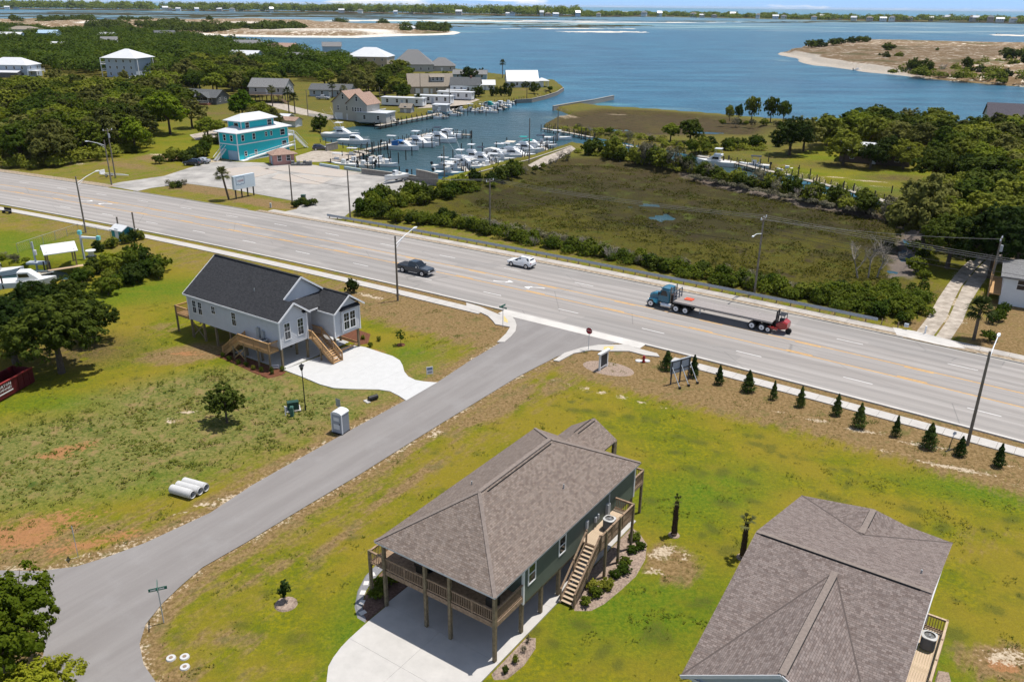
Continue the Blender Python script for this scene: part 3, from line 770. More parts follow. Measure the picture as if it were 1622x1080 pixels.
S0, S1 = -330,75
hwy = sheet('highway', [strip(S0, S1,-7.9,12.2,0.03)], AS); tag(hwy, 'five-lane grey asphalt highway with faded lane markings', kind='structure')
for o in (0.0,3.75):
    sheet('yellow_line', [strip(S0, S1, o - 0.075, o + 0.075,0.036)], YEL, hwy)
    sheet('yellow_dash', [strip(s, s + 3.05, o + (0.22 if o == 0 else -0.38), o + (0.38 if o == 0 else -0.22),0.036,5) for s in np.arange(S0 + 3, S1,12.2)], YEL, hwy)
k = 0
dm_n = None
for base_s, o in ((-2.2,-3.62),(-6.1,7.42)):
    for i in range(-6,26):
        s = base_s - 12.2 * i
        if s < S0 or s > S1 - 4: continue
        sheet('lane_dash', [strip(s, s + 3.05, o - 0.06, o + 0.06,0.036,5)], WPT, hwy)
def arrow(s, off, flip):
    """curved turn arrow painted in the centre lane"""
    f = -1 if flip else 1
    pts = []
    N_ = 9
    for i in range(N_):
        t = i / (N_ - 1)
        x = -1.3 + 2.0 * t; y = -0.45 + 0.85 * t * t; w_ = 0.30 - 0.08 * t
        pts.append((x, y - w_ / 2, y + w_ / 2))
    V = []; 
    for x, a, b in pts: V += [RD(s + f * x, off + f * a, 0.037), RD(s + f * x, off + f * b, 0.037)]
    F = [[2 * i, 2 * i + 2,2 * i + 3,2 * i + 1] for i in range(N_ - 1)]
    o = len(V)
    V += [RD(s + f * .55, off + f * (-.32),0.037), RD(s + f * 1.55, off + f * .55,0.037), RD(s + f * .55, off + f * 1.0,0.037)]
    F.append([o, o + 1, o + 2])
    sheet('turn_arrow', [(V, F, [(0,0)] * len(V))], WPT, hwy)
for s, o, fl in ((-63.6,1.75, False),(-58.2,2.05, True),(-160.6,1.75, False),(-155,2.05, True)): arrow(s, o, fl)
# gutters, kerbs and walks; the near kerb is open at the side street
M0, M1 = -56.5,-36.0
gp = []
gut = tag(sheet('gutter', [strip(S0, M0,-8.25,-7.9,.032), strip(M1, S1,-8.25,-7.9,.032), strip(M0, M0 + .1,-8.25,-7.9,.032)], GUT), 'pale concrete gutters along both sides of the highway', kind='structure')
tag(sheet('gutter', [strip(S0, S1,12.2,12.6,.032)], GUT2), 'weathered gutter on the marina side of the highway', kind='structure')
for a, b in ((S0, M0),(M1, S1)):
    tag(raised(a, b, -8.42,-8.25,-.05,.13).build('kerb', GUT), 'concrete kerb on the house side of the highway', kind='structure')
tag(raised(S0,-168,12.6,12.77,-.05,.13).build('kerb', GUT2), 'concrete kerb on the marina side of the highway', kind='structure')
tag(raised(-160,-128,12.6,12.77,-.05,.13).build('kerb', GUT2), 'concrete kerb on the marina side of the highway', kind='structure')
tag(raised(-112,-12,12.6,12.77,-.05,.13).build('kerb', GUT2), 'concrete kerb on the marina side of the highway', kind='structure')
tag(raised(-4, S1,12.6,12.77,-.05,.13).build('kerb', GUT2), 'concrete kerb on the marina side of the highway', kind='structure')
def walk(name, s0, s1, o0, o1, m, label, step=1.5, z=0.075):
    root = thing(name, label, None); root['kind'] = 'structure'
    n = int((s1 - s0) / step)
    for i in range(n):
        a = s0 + i * step
        dz = random.uniform(-.006,.006)
        raised(a + .012, a + step - .012, o0, o1,-.04, z + dz, 9).build('slab', m, root)
    return root
walk('sidewalk', -246,-58.5,-11.35,-9.75, CONC3, 'pale concrete sidewalk along the highway in front of the grey house')
walk('sidewalk', -31.5,28.5,-11.35,-9.75, CONC3, 'pale concrete sidewalk along the highway behind the cedar row')
OLDW = mat('old_walk', (0.33,0.305,0.28),0.92,0.14,0.5, c2=(0.40,0.37,0.335))
walk('sidewalk', -124,27,13.9,15.45, OLDW, 'grey sidewalk between the highway and the guardrail', 3.0,.06)
tag(sheet('verge_strip', [strip(-126,27,12.78,13.9,.045), strip(-216,-168,12.78,15.2,.03)], DEB), 'strip of brown leaf litter beside the far kerb', kind='structure')
# apron across the mouth of the side street, corner ramps
tag(sheet('street_apron', [strip(M0, M1,-9.7,-7.9,.034)], GUT), 'pale concrete gutter band across the mouth of the side street', kind='structure')
def pxsheet(name, pts, m, z, label, kind='structure', th=None, parent=None):
    P = [at(*p) for p in pts]
    if th:
        b = MB(); b.slab([(p.x, p.y, z) for p in P], th)
    else:
        b = MB(); b.add([(p.x, p.y, z) for p in P], [list(range(len(P)))])
    bm = bmesh.new()
    me = bpy.data.meshes.new(name); me.from_pydata(b.v, [], b.f); bm.from_mesh(me)
    if not th:
        for f in bm.faces:
            f.normal_update()
            if f.normal.z < 0: f.normal_flip()
    else: bmesh.ops.recalc_face_normals(bm, faces=bm.faces)
    bmesh.ops.triangulate(bm, faces=bm.faces); bm.to_mesh(me); bm.free()
    me.materials.append(m)
    o = inst(me, name, parent)
    if not parent: tag(o, label, kind=kind)
    return o
street = pxsheet('street', STREET_PX, ST, 0.022, 'smooth grey asphalt side street meeting the highway')
z6 = lambda x, y: (600 + x / 2.4954,330 + y / 2.4954)
zq = lambda x, y: (760 + x / 15.43,470 + y / 15.43)
pxsheet('corner_walk', [zq(*p) for p in ((-330,155),(0,250),(480,450),(560,415),(760,470),(860,580),(897,700),(872,850),(760,985),(600,1120),(420,1120),(640,910),(740,752),(560,715),(380,682),(310,592),(200,482),(0,385),(-330,285))], CONC3,.09, 'curved concrete corner walk and kerb below the street name sign at the highway', th=.14)
pxsheet('corner_walk', [z6(*p) for p in ((690,603),(735,573),(800,553),(870,541),(985,540),(1010,552),(1100,575),(1110,588),(1050,582),(990,566),(900,566),(840,562),(770,575),(712,606))], CONC3,.09, 'curved concrete corner walk beside the stop sign', th=.14)
TDW = mat('tactile_pad', (0.50,0.40,0.17),0.85,0.15)
pxsheet('tactile_pad', [zq(*p) for p in ((585,470),(680,590),(690,650),(585,620))], TDW, .096, 'pale yellow tactile paving pad on the curved corner walk by the street name sign', th=.01)
pxsheet('tactile_pad', [z6(*p) for p in ((890,549),(930,547),(925,560),(888,562))], TDW, .096, 'pale yellow tactile paving pad on the corner walk by the stop sign', th=.01)
# marina yard paving and gravel
LOTM = mat('yard_paving', (0.235,0.225,0.212),0.92,0.22,0.22, c2=(0.34,0.322,0.30), detail=9)
GRAV = mat('pale_gravel', (0.25,0.21,0.165),0.95,0.25,0.8,0.4, c2=(0.38,0.335,0.285), detail=9)
LOT_PX = [(166,294),(190,289),(260,279),(300,266),(330,258),(352,256),(420,258),(430,262),(470,258),(500,262),(520,266),(573,273.5),(640,283),(690,292.5),(660,301),
          (612,312),(570,328),(552,338),(542,347),(512,346),(440,338),(470,331),(478,322),(463,318),(366,300),(296,291),(240,298),(218,303)]
lot = pxsheet('marina_yard', LOT_PX, LOTM, .012, 'grey cracked paving of the marina yard')
pxsheet('gravel_yard', [(468,248),(500,238),(584,244),(556,251),(540,255),(500,257),(470,256)], GRAV, .014, 'pale gravel parking strip beside the marina basin')
RUST = mat('stained_slab', (0.40,0.375,0.345),0.92,0.12,0.35, c2=(0.34,0.285,0.24), detail=9)
for q in ([(418,268),(455,263),(505,263.5),(572,275),(540,281),(480,275)], [(350,268),(410,263),(440,273),(400,282),(352,276)], [(440,276),(475,277),(530,283),(505,293),(470,290),(430,283)]):
    pxsheet('concrete_slab', q, RUST, .055, None, parent=lot, th=.06)
_cl = [at(*q) for q in ((1478,534),(1499,505),(1511,478),(1524,455),(1545,428),(1572,400))]
for _s in (-1,1):
    _l = []; _rr = []
    for i, q in enumerate(_cl):
        d = (_cl[min(i + 1,5)] - _cl[max(i - 1,0)]).normalized(); n_ = Vector((-d.y, d.x, 0)); w_ = random.uniform(.8,1.04)
        _l.append(q + n_ * (_s * 1.05 + w_)); _rr.append(q + n_ * (_s * 1.05 - w_))
    P_ = _l + _rr[::-1]; o = MB().add([(q.x, q.y, .012) for q in P_], [[i, i + 1,10 - i, 11 - i] for i in range(5)]).build('gravel_drive', GRAV); tag(o, 'worn gravel wheel track of the drive under the big oak', kind='structure')
pxsheet('drive_apron', [(1414,519),(1449,525),(1508,540),(1530,553),(1498,549),(1420,531)], GUT, .066, 'concrete driveway apron beside the guardrail end')
pxsheet('gravel_drive', [(836,262),(860,249),(890,238),(905,231),(912,236),(890,250),(862,262),(848,268)], GRAV, .01, 'pale gravel track along the marina quay')
pxsheet('dirt_drive', [(300,214),(345,205),(400,200),(420,206),(360,216),(310,222)], GRAV, .01, 'pale drive behind the turquoise building')
pxsheet('dirt_drive', [(418,163),(440,162),(470,170),(520,182),(545,187),(520,190),(470,180),(440,172)], GRAV, .01, 'pale looping drive by the palm trees')
pxsheet('dirt_drive', [(700,158),(730,152),(760,158),(740,166),(700,170),(660,172),(680,165)], GRAV, .01, 'pale drive beside the white trailers')
# ------------------------------------------------------------------ house kit
SH_BROWN = shingle('brown_shingles', (0.135,0.102,0.084),(0.245,0.196,0.165),(0.200,0.175,0.160))
SH_BROWN2 = shingle('taupe_shingles', (0.118,0.090,0.080),(0.230,0.188,0.170),(0.180,0.160,0.153))
SH_DARK = shingle('charcoal_shingles', (0.026,0.027,0.030),(0.048,0.049,0.054),(0.040,0.041,0.046))
GREEN_S = mat('green_siding', (0.098,0.118,0.094),0.6,0.08,1.5)
GREY_S = mat('grey_siding', (0.50,0.505,0.525),0.6,0.05,1.5)
FASCIA = mat('grey_fascia', (0.50,0.51,0.53),0.5,0.08)
DECK_B = mat('deck_boards', (0.40,0.30,0.205),0.85,0.22,2.0,0.2, c2=(0.46,0.36,0.26), stretch=(1,9,1))
DECK_N = mat('deck_boards_new', (0.42,0.26,0.13),0.85,0.22,2.0,0.2, stretch=(1,9,1))
CAPS = mat('ridge_cap', (0.188,0.155,0.136),0.92,0.2,6)
VENT = mat('ridge_vent_black', (0.012,0.012,0.012),0.7,0.2)

_sheet_cache = {}
def cached(key, fn):
    if key not in _sheet_cache: _sheet_cache[key] = fn()
    return _sheet_cache[key]

def lap(b, p0, p1, z0, z1, course=0.18, out=0.034):
    """lapped boards on the vertical plane p0->p1; outward side is to the right of that direction"""
    d = Vector((p1[0] - p0[0], p1[1] - p0[1], 0)).normalized(); n = Vector((d.y, -d.x, 0))
    a, c = Vector((p0[0], p0[1], 0)), Vector((p1[0], p1[1], 0))
    k = max(1, round((z1 - z0) / course)); h = (z1 - z0) / k
    for i in range(k):
        zb, zt = z0 + i * h, z0 + (i + 1) * h
        q = [a + n * out + Vector((0,0, zb)), c + n * out + Vector((0,0, zb)), c + n * .002 + Vector((0,0, zt)), a + n * .002 + Vector((0,0, zt)),
             a + Vector((0,0, zb)), c + Vector((0,0, zb))]
        b.add(q, [[0,1,2,3], [4,5,1,0]])
    return b

def window_mesh(w, h, grid):
    def mk():
        b = MB(); t = 0.09
        b.box(-w/2 - t, w/2 + t, -.05,0.0,-t, 0); b.box(-w/2 - t, w/2 + t, -.05,0.0, h, h + t)
        b.box(-w/2 - t, -w/2,-.05,0.0,0, h); b.box(w/2, w/2 + t, -.05,0.0,0, h)
        b.box(-w/2, w/2,-.04,0.0, h/2 - .03, h/2 + .03)
        if grid:
            b.box(-.012,.012,-.033,0.0, h/2 + .03, h); b.box(-w/2, w/2,-.033,0.0, h * .75 - .012, h * .75 + .012)
            b.box(-.012,.012,-.033,0.0,0, h/2 - .03)
        return b
    def gl():
        return MB().box(-w/2, w/2,-.02,-.004,0, h)
    return cached(('wf', w, h, grid), lambda: mk().mesh('window', WHITE)), cached(('wg', w, h), lambda: gl().mesh('pane', GLASS))
def window(root, x, y, z, w, h, rz=0.0, grid=False, name='window'):
    f, gm = window_mesh(w, h, grid)
    o = inst(f, name, root, (x, y, z), rz)
    inst(gm, 'pane', o)
    return o

def railing(root, p, q, m, h=0.95, sp=0.135, post_at=(), bal=True, bw=0.038, cap=None):
    """sloped or level railing from p to q (floor points)"""
    p, q = Vector(p), Vector(q); L = (q - p).length; d = (q - p) / L
    up = Vector((0,0,1))
    b = MB(); b.bar(p + up * h, q + up * h, 0.13,0.04); b.build('handrail', cap or m, root)
    b = MB(); b.bar(p + up * 0.12, q + up * 0.12,0.045,0.085); b.bar(p + up * (h - .08), q + up * (h - .08),0.04,0.09); b.build('rail', m, root)
    if bal:
        n = max(2, int(L / sp)); hh = h - 0.2
        me = cached(('bal', m.name, round(hh, 2), bw), lambda: MB().box(-bw/2, bw/2,-bw/2, bw/2,0, hh).mesh('baluster', m))
        for i in range(1, n):
            inst(me, 'baluster', root, p + d * (L * i / n) + up * 0.12, math.atan2(d.y, d.x))
    for t in post_at:
        c = p + d * (L * t)
        MB().box(-.05,.05,-.05,.05,-.25, h + .06).build('rail_post', m, root, loc=c, rz=math.atan2(d.y, d.x))

def stairs(root, p, q, width, m, n, side, treadm=None):
    """open stair from low point p to high point q (edge points); side = unit vector across"""
    p, q, side = Vector(p), Vector(q), Vector(side)
    run = Vector((q.x - p.x, q.y - p.y, 0)); rise = q.z - p.z
    d = run.normalized(); tl = run.length / n
    rz = math.atan2(d.y, d.x)
    me = MB().box(-.02, tl + .02,0, width, -.045,0).mesh('tread', treadm or m)
    mr_ = MB().box(0,.02,0.03, width - .03,-rise / n + .05,-.05).mesh('riser', m)
    sgn = 1 if Vector((-d.y, d.x, 0)).dot(side) > 0 else -1
    for i in range(n):
        z = p.z + rise * (i + 1) / n
        o = inst(me, 'tread', root, p + d * (tl * i) + Vector((0,0, z - p.z)), rz, (1, sgn, 1))
    for k in (0.02, width - .02):
        b = MB(); a = p + side * k; c = q + side * k
        b.bar(a + Vector((0,0,-.02)), c + Vector((0,0,-.1)),0.05,0.30); b.build('stringer', m, root)

def gable_wall(b, pts):
    b.add(pts, [list(range(len(pts)))])

def ac_unit(loc, rz, label):
    t = thing('air_conditioner', label, 'air conditioner', loc, rz)
    b = MB(); n = 24
    for i in range(n):   # louvred round-cornered body
        a = 2 * math.pi * i / n
        sq = lambda a_, r: (r * math.copysign(abs(math.cos(a_)) ** .5, math.cos(a_)), r * math.copysign(abs(math.sin(a_)) ** .5, math.sin(a_)))
    ring = [(0.40 * math.copysign(abs(math.cos(2*math.pi*i/n)) ** .6, math.cos(2*math.pi*i/n)),0.40 * math.copysign(abs(math.sin(2*math.pi*i/n)) ** .6, math.sin(2*math.pi*i/n))) for i in range(n)]
    rings = []
    for k in range(9):
        z = .06 + k * .085
        rings += [[(x, y, z) for x, y in ring], [(x * .95, y * .95, z + .06) for x, y in ring]]
    b.loft(rings); b.build('louvre_body', mat('ac_grey', (0.16,0.16,0.155),0.6,.1), t)
    b = MB(); outer = [(x * 1.04, y * 1.04) for x, y in ring]; inner = [(.31 * math.cos(2*math.pi*i/n),.31 * math.sin(2*math.pi*i/n)) for i in range(n)]
    vs = [(x, y, .86) for x, y in outer] + [(x, y, .89) for x, y in inner] + [(x, y, .80) for x, y in outer]
    b.add(vs, [[i, (i+1) % n, n + (i+1) % n, n + i] for i in range(n)] + [[i, 2*n + i, 2*n + (i+1) % n, (i+1) % n] for i in range(n)])
    b.build('top_rim', mat('ac_light', (0.42,0.42,0.41),0.5,.08), t)
    b = MB(); b.tube((0,0,.74),(0,0,.76),.31, n=20)
    b.build('fan_well', BLACK, t)
    b = MB()
    for i in range(3):
        a = i * 2.094; c, s_ = math.cos(a), math.sin(a)
        b.add([(0,0,.80),(.28 * math.cos(a - .35),.28 * math.sin(a - .35),.79),(.28 * math.cos(a + .35),.28 * math.sin(a + .35),.83)], [[0,1,2]])
    b.tube((0,0,.76),(0,0,.84),.06, n=10); b.build('fan', mat('fan_grey', (0.25,.26,.28),.4,.1), t)
    b = MB()
    for r in (.1,.17,.24,.30):
        for i in range(16):
            a, c = 2*math.pi*i/16,2*math.pi*(i+1)/16
            b.bar((r*math.cos(a), r*math.sin(a),.895),(r*math.cos(c), r*math.sin(c),.895),.008)
    b.build('grille', BLACK, t)
    return t

# ------------------------------------------------------------------ the green house on pilings
GH = (-0.84,39.52,0)
hrz = R_(HA)
def house_local(o):
    c, s = math.cos(hrz), math.sin(hrz)
    return lambda x, y, z=0: Vector((o[0] + x * c - y * s, o[1] + x * s + y * c, z))
ghl = house_local(GH)
gh = thing('stilt_house', 'dark green house on wooden pilings with brown hipped shingle roof and screened corner porch', 'house', GH, hrz)
E_ = 5.2
b = MB()
b.add([(3.0,0,2.35),(18.1,0,2.35),(18.1,8.8,2.35),(3.0,8.8,2.35),(3.0,0,5.15),(18.1,0,5.15),(18.1,8.8,5.15),(3.0,8.8,5.15)],
      [[3,2,1,0],[4,5,6,7],[0,1,5,4],[1,2,6,5],[2,3,7,6],[3,0,4,7]])
lap(b, (3.0,0),(18.1,0),2.36,5.14); lap(b, (18.1,0),(18.1,8.8),2.36,5.14); lap(b, (18.1,8.8),(3.0,8.8),2.36,5.14); lap(b, (3.0,8.8),(3.0,0),2.95,5.14)
b.build('wall', GREEN_S, gh)
for x, y in ((3.0,0),(18.1,0),(3.0,8.8),(18.1,8.8)):
    MB().box(x - .075, x + .075, y - .075, y + .075,2.30,5.16).build('corner_board', WHITE, gh)
b = MB()
r0, r1 = (4.4,4.4,8.2),(12.9,4.4,8.2)
ev = [(-.42,-.30, E_),(18.45,-.30, E_),(18.45,9.22, E_),(-.42,9.22, E_)]
b.add(ev + [r0, r1], [[0,1,5,4], [1,2,5], [2,3,4,5], [3,0,4]])
roof = b.build('roof', SH_BROWN, gh, fix=False)
b = MB(); b.box(-.40,18.43,-.28,9.20, E_ - .14, E_ - .012); b.build('fascia', FASCIA, gh)
for a, c in ((ev[0], r0),(ev[3], r0),(ev[1], r1),(ev[2], r1)):
    MB().bar(Vector(a) + Vector((0,0,.008)), Vector(c) + Vector((0,0,.012)),.24,.012).build('hip_cap', CAPS, roof)
MB().bar((4.4,4.4,8.205),(12.9,4.4,8.205),.3,.02).build('ridge_cap', CAPS, roof)
for y, in ((4.1,),):
    zz = 8.2 - abs(y - 4.4) * (3.0 / 4.82) + .035
    MB().box(4.9,12.6, y - .03, y + .03, zz - .03, zz + .03).build('ridge_vent', VENT, roof)
for x, y in ((10.3,1.6),(6.5,6.6)):
    zz = 8.2 - abs(y - 4.4) * (3.0 / 4.82)
    MB().tube((x, y, zz - .1),(x, y, zz + .28),.045, n=8).build('vent_pipe', GREYBOX, roof)
# wing roof at the back, with its own gable
b = MB(); b.add([(16.2,2.8,5.24),(20.5,2.8,5.22),(20.5,7.0,5.22),(16.2,7.0,5.24),(20.5,4.9,6.55),(15.6,4.9,6.57)], [[0,1,4,5], [2,3,5,4]])
wr = b.build('entry_roof', SH_BROWN, gh, fix=False)
for y in (4.72,5.08):
    MB().box(17.6,20.2, y - .025, y + .025,6.44,6.50).build('ridge_vent', VENT, wr)
b = MB(); b.add([(20.3,2.9,5.2),(20.3,6.9,5.2),(20.3,4.9,6.47)], [[0,1,2]]); b.box(18.5,20.3,2.9,6.9,5.02,5.17); b.build('entry_gable', GREEN_S, gh)
for y in (3.0,6.8): MB().box(20.75,20.23, y - .09, y + .09,0,5.02).build('post', WOOD_PILE, gh)
# floors
def boards(name, root, x0, x1, y0, y1, z, m, along='x', bw=0.14, th=.035):
    """deck of single boards"""
    r = thing(name, None, None); r.parent = root
    if along == 'x':
        n = int(round((y1 - y0) / bw)); me = MB().box(0, x1 - x0,0.004,(y1 - y0) / n - .004,-th, 0).mesh('board', m)
        for i in range(n): inst(me, 'board', r, (x0, y0 + (y1 - y0) * i / n, z))
    else:
        n = int(round((x1 - x0) / bw)); me = MB().box(0.004,(x1 - x0) / n - .004,0, y1 - y0,-th, 0).mesh('board', m)
        for i in range(n): inst(me, 'board', r, (x0 + (x1 - x0) * i / n, y0, z))
    return r
MB().box(0.05,3.0,0.0,8.8,2.80,2.90).build('porch_floor', WOOD_OLD, gh)
b = MB(); b.box(-.06,.05,-.06,8.86,2.58,2.92); b.box(.05,2.9,-.06,.0,2.58,2.92); b.box(.05,3.4,8.80,8.86,2.58,2.92); b.build('porch_beam', WOOD_OLD, gh)
for y in (0,3.4,5.35,8.8):
    MB().box(-.13,.09, y - .1, y + .1,0,5.04).build('porch_post', WOOD_PILE, gh)
pm = MB().box(-.11,.11,-.11,.11,0,2.35).mesh('piling', WOOD_PILE)
for x in (3.0,5.28,7.47,9.7,11.9,14.1,16.2,18.0):
    for y in (0.02,4.4,8.78): inst(pm, 'piling', gh, (x, y + .09 * (1 if y < 1 else 0),0))
b = MB()
for y in (.11,4.4,8.7): b.box(3.0,18.1, y - .07, y + .07,2.06,2.34)
b.build('girder', WOOD_PILE, gh)
MB().box(3.2,17.9,.25,8.55,2.28,2.345).build('underfloor', WOOD_OLD, gh)
for a, c in (((0,.05,2.9),(0,3.3,2.9)),((0,3.5,2.9),(0,5.25,2.9)),((0,5.45,2.9),(0,8.7,2.9)),((.1,0,2.9),(2.9,0,2.9))):
    L = (Vector(c) - Vector(a)).length
    railing(gh, a, c, WOOD_OLD, post_at=(.5,) if L > 3 and a[0] == 0 else ())
# open corner of the porch on the street side
boards('side_deck', gh, 0,3.2,8.88,10.1,2.9, WOOD_OLD, 'x')
for a, c in (((0,8.9,2.9),(0,10.1,2.9)),((0,10.1,2.9),(3.2,10.1,2.9)),((3.2,10.1,2.9),(3.2,8.9,2.9))): railing(gh, a, c, WOOD_OLD)
MB().box(0,3.25,10.06,10.13,2.6,2.93).build('deck_beam', WOOD_OLD, gh)
for x in (0,3.2): MB().box(x - .09, x + .09,10.02,10.2,0,3.9).build('post', WOOD_PILE, gh)
# porch back wall: door and windows
window(gh, 3.0 - .022,2.0,3.5,1.0,1.3, R_(-90)); window(gh, 3.0 - .022,6.9,3.5,1.0,1.3, R_(-90))
b = MB(); b.box(2.94,2.975,3.7,5.3,2.92,4.98); dr = b.build('door', WHITE, gh); MB().box(2.93,2.939,3.85,4.45,3.0,4.88).build('pane', GLASS, dr); MB().box(2.93,2.939,4.55,5.15,3.0,4.88).build('pane', GLASS, dr)
window(gh, 3.92,-.024,3.50,0.72,1.33); window(gh, 7.58,-.024,3.46,0.72,1.25)
window(gh, 18.1 + .03,7.9,3.5,.8,1.3, R_(90))
# deck with stair on the long side
boards('service_deck', gh, 10.2,15.0,-1.5,-.03,2.9, DECK_B, 'x')
b = MB(); b.box(10.15,15.05,-1.56,-1.5,2.62,2.92); b.box(15.0,15.05,-1.5,-.03,2.62,2.92); b.box(10.15,10.2,-1.5,-.03,2.62,2.86); b.build('deck_beam', WOOD_OLD, gh)
for x in (10.9,12.9,14.95): MB().box(x - .08, x + .08,-1.64,-1.48,0,3.9).build('post', WOOD_PILE, gh)
railing(gh, (10.25,-1.53,2.9),(15.0,-1.53,2.9), WOOD_OLD, post_at=(0,.33,.66)); railing(gh, (15.0,-1.5,2.9),(15.0,-.05,2.9), WOOD_OLD)
stairs(gh, (6.95,-1.42,0),(10.2,-1.42,2.72),1.0, WOOD_OLD, 14,(0,1,0), DECK_B)
for y in (-1.45,-.40): railing(gh, (7.0, y, 0.12),(10.2, y, 2.9), WOOD_OLD, bal=(y < -1), post_at=(0.0,.5,1.0), sp=.16)
for x, z, w_, h_ in ((10.75,3.6,.28,.6),(12.0,3.4,.18,.42),(12.35,3.5,.14,.40),(13.75,3.0,.36,1.0)):
    MB().box(x - w_/2, x + w_/2,-.24 if w_ > .3 else -.17,-.026, z, z + h_).build('meter_box', GREYBOX, gh)
MB().tube((13.75,-.2,3.95),(13.75,-.2,4.9),.045).build('conduit', GREYBOX, gh)
# back deck
boards('back_deck', gh, 18.2,19.7,0,2.7,2.9, WOOD_OLD, 'y')
railing(gh, (18.25,0,2.9),(19.7,0,2.9), WOOD_OLD); railing(gh, (19.7,0,2.9),(19.7,2.7,2.9), WOOD_OLD)
b = MB(); b.box(18.2,19.75,-.05,0,2.62,2.92); b.box(19.7,19.75,0,2.7,2.62,2.92); b.build('deck_beam', WOOD_OLD, gh)
for y in (0.05,2.65): MB().box(19.58,19.76, y - .09, y + .09,0,3.9).build('post', WOOD_PILE, gh)
ac_unit(ghl(12.5,-.92,2.905), hrz, 'round-cornered grey air conditioner on the side deck of the green house')
# porch furniture in the shade
DKF = mat('dark_furniture', (0.022,0.019,0.017),0.6,.2)
def chair(loc, rz, label, group=None):
    t = thing('patio_chair', label, 'chair', loc, rz, group)
    MB().box(-.25,.25,-.25,.25,.42,.47).build('seat', DKF, t); MB().box(-.25,.25,.21,.25,.47,.95).build('backrest', DKF, t)
    for x in (-.22,.22):
        for y in (-.22,.22): MB().box(x - .02, x + .02, y - .02, y + .02,0,.42).build('leg', DKF, t)
    return t
def table(loc, rz, r, label, h=.74):
    t = thing('patio_table', label, 'table', loc, rz)
    MB().tube((0,0, h - .04),(0,0, h), r, n=20).build('table_top', DKF, t); MB().tube((0,0,.04),(0,0, h - .04),.05).build('pedestal', DKF, t); MB().tube((0,0,0),(0,0,.04), r * .5, n=16).build('base', DKF, t)
table(ghl(1.6,6.4,2.9), hrz, .5, 'round dark table on the shaded porch of the green house', 0.74)
for x, y, a in ((1.6,7.2,0),(.85,6.4,90),(2.35,6.4,-90)): chair(ghl(x, y, 2.9), hrz + R_(a), 'dark chair drawn up to the round table on the shaded porch', 'chairs round the porch table')
t = thing('barbecue_grill', 'black covered barbecue grill in the porch corner of the green house', 'grill', ghl(.9,.8,2.9), hrz)
b = MB(); b.box(-.35,.35,-.3,.3,.45,.8); b.build('cabinet', BLACK, t); b = MB(); b.profile([(-.3,.8),(.3,.8),(.28,1.0),(.1,1.12),(-.15,1.1),(-.3,.95)], 'x', -.35,.35); b.build('lid', BLACK, t)
for x in (-.3,.3):
    for y in (-.25,.25): MB().box(x - .025, x + .025, y - .025, y + .025,0,.45).build('leg', BLACK, t)
# slab and driveway, poured in panels
dw = thing('driveway', 'pale concrete driveway and carport slab of the green house', None, GH, hrz); dw['kind'] = 'structure'
def panel(pts, m=CONC2, z=.06):
    MB().slab([(x, y, z) for x, y in pts], .1).build('slab_panel', m, dw)
gpz = .012
for x0, x1 in ((gpz, 6.1),(6.1 + gpz, 12.2),(12.2 + gpz, 18.4)):
    for y0, y1 in ((-.3,4.35),(4.35 + gpz, 8.95)): panel([(x0, y0),(x1, y0),(x1, y1),(x0, y1)])
panel([(-3.65,-.3),(0,-.3),(0,4.35),(-3.65,4.35)]); panel([(-3.65,4.362),(0,4.362),(0,8.78),(-1.9,8.74),(-3.65,8.62)])
panel([(-7.3,-.3),(-3.662,-.3),(-3.662,4.35),(-7.3,4.35)]); panel([(-7.3,4.362),(-3.662,4.362),(-3.662,8.62),(-4.5,8.5),(-5.4,8.25),(-6.1,7.95),(-7.3,6.9)])
panel([(-12,-.3),(-7.312,-.3),(-7.312,4.35),(-12,4.35)]); panel([(-12,4.362),(-7.312,4.362),(-7.312,6.88),(-8.2,6.2),(-12,5.4)])
def bed(name, pts, m, label, z=.035, origin=GH, rz=hrz):
    b = MB(); n = len(pts); cx = sum(p[0] for p in pts) / n; cy = sum(p[1] for p in pts) / n
    vs = [(x, y, -.03) for x, y in pts] + [(cx + (x - cx) * .9, cy + (y - cy) * .9, z + .03) for x, y in pts]
    b.add(vs, [[i, (i+1) % n, n + (i+1) % n, n + i] for i in range(n)] + [list(range(n, 2 * n))])
    o = b.build(name, m, None, loc=origin, rz=rz); tag(o, label, kind='structure'); return o
bed('mulch_bed', [(6.8,-1.6),(7.4,-2.5),(8.5,-2.9),(10.5,-3.15),(12.4,-3.3),(14.5,-3.0),(16.2,-2.3),(17.2,-1.2),(17.5,-.35),(10,-.35),(8,-.6)], MULCH_PALE, 'pale mulch bed with shrubs under the side deck of the green house')
bed('mulch_bed', [(-.9,-.4),(0,-.4),(2.9,-.4),(3.2,-.9),(2.4,-1.4),(.8,-1.6),(-.7,-1.4),(-1.2,-.8)], MULCH_PALE, 'small mulch bed at the front corner post of the green house')
bed('mulch_bed', [(-1.9,8.85),(3.5,9.0),(5.0,9.3),(5,11.3),(3.2,11.7),(1.4,11.3),(0,10.8),(-1.1,10.0),(-1.8,9.3)], MULCH, 'dark planted bed at the street-side corner of the green house')
PAVER = mat('stepping_stone', (0.55,0.53,0.50),.9,.12)
bed('gravel_path', [(-2.0,8.85),(-1.95,9.6),(-1.3,10.5),(0,11.5),(1.5,12.2),(3.2,12.5),(5.2,12.3),(5.2,11.4),(3.2,11.75),(1.4,11.4),(0,10.9),(-1.1,10.1),(-1.8,9.3)], mat('slate_gravel', (0.20,.20,.21),.95,.25,12,.4), 'grey gravel path curving round the planted bed by the driveway', z=.02)
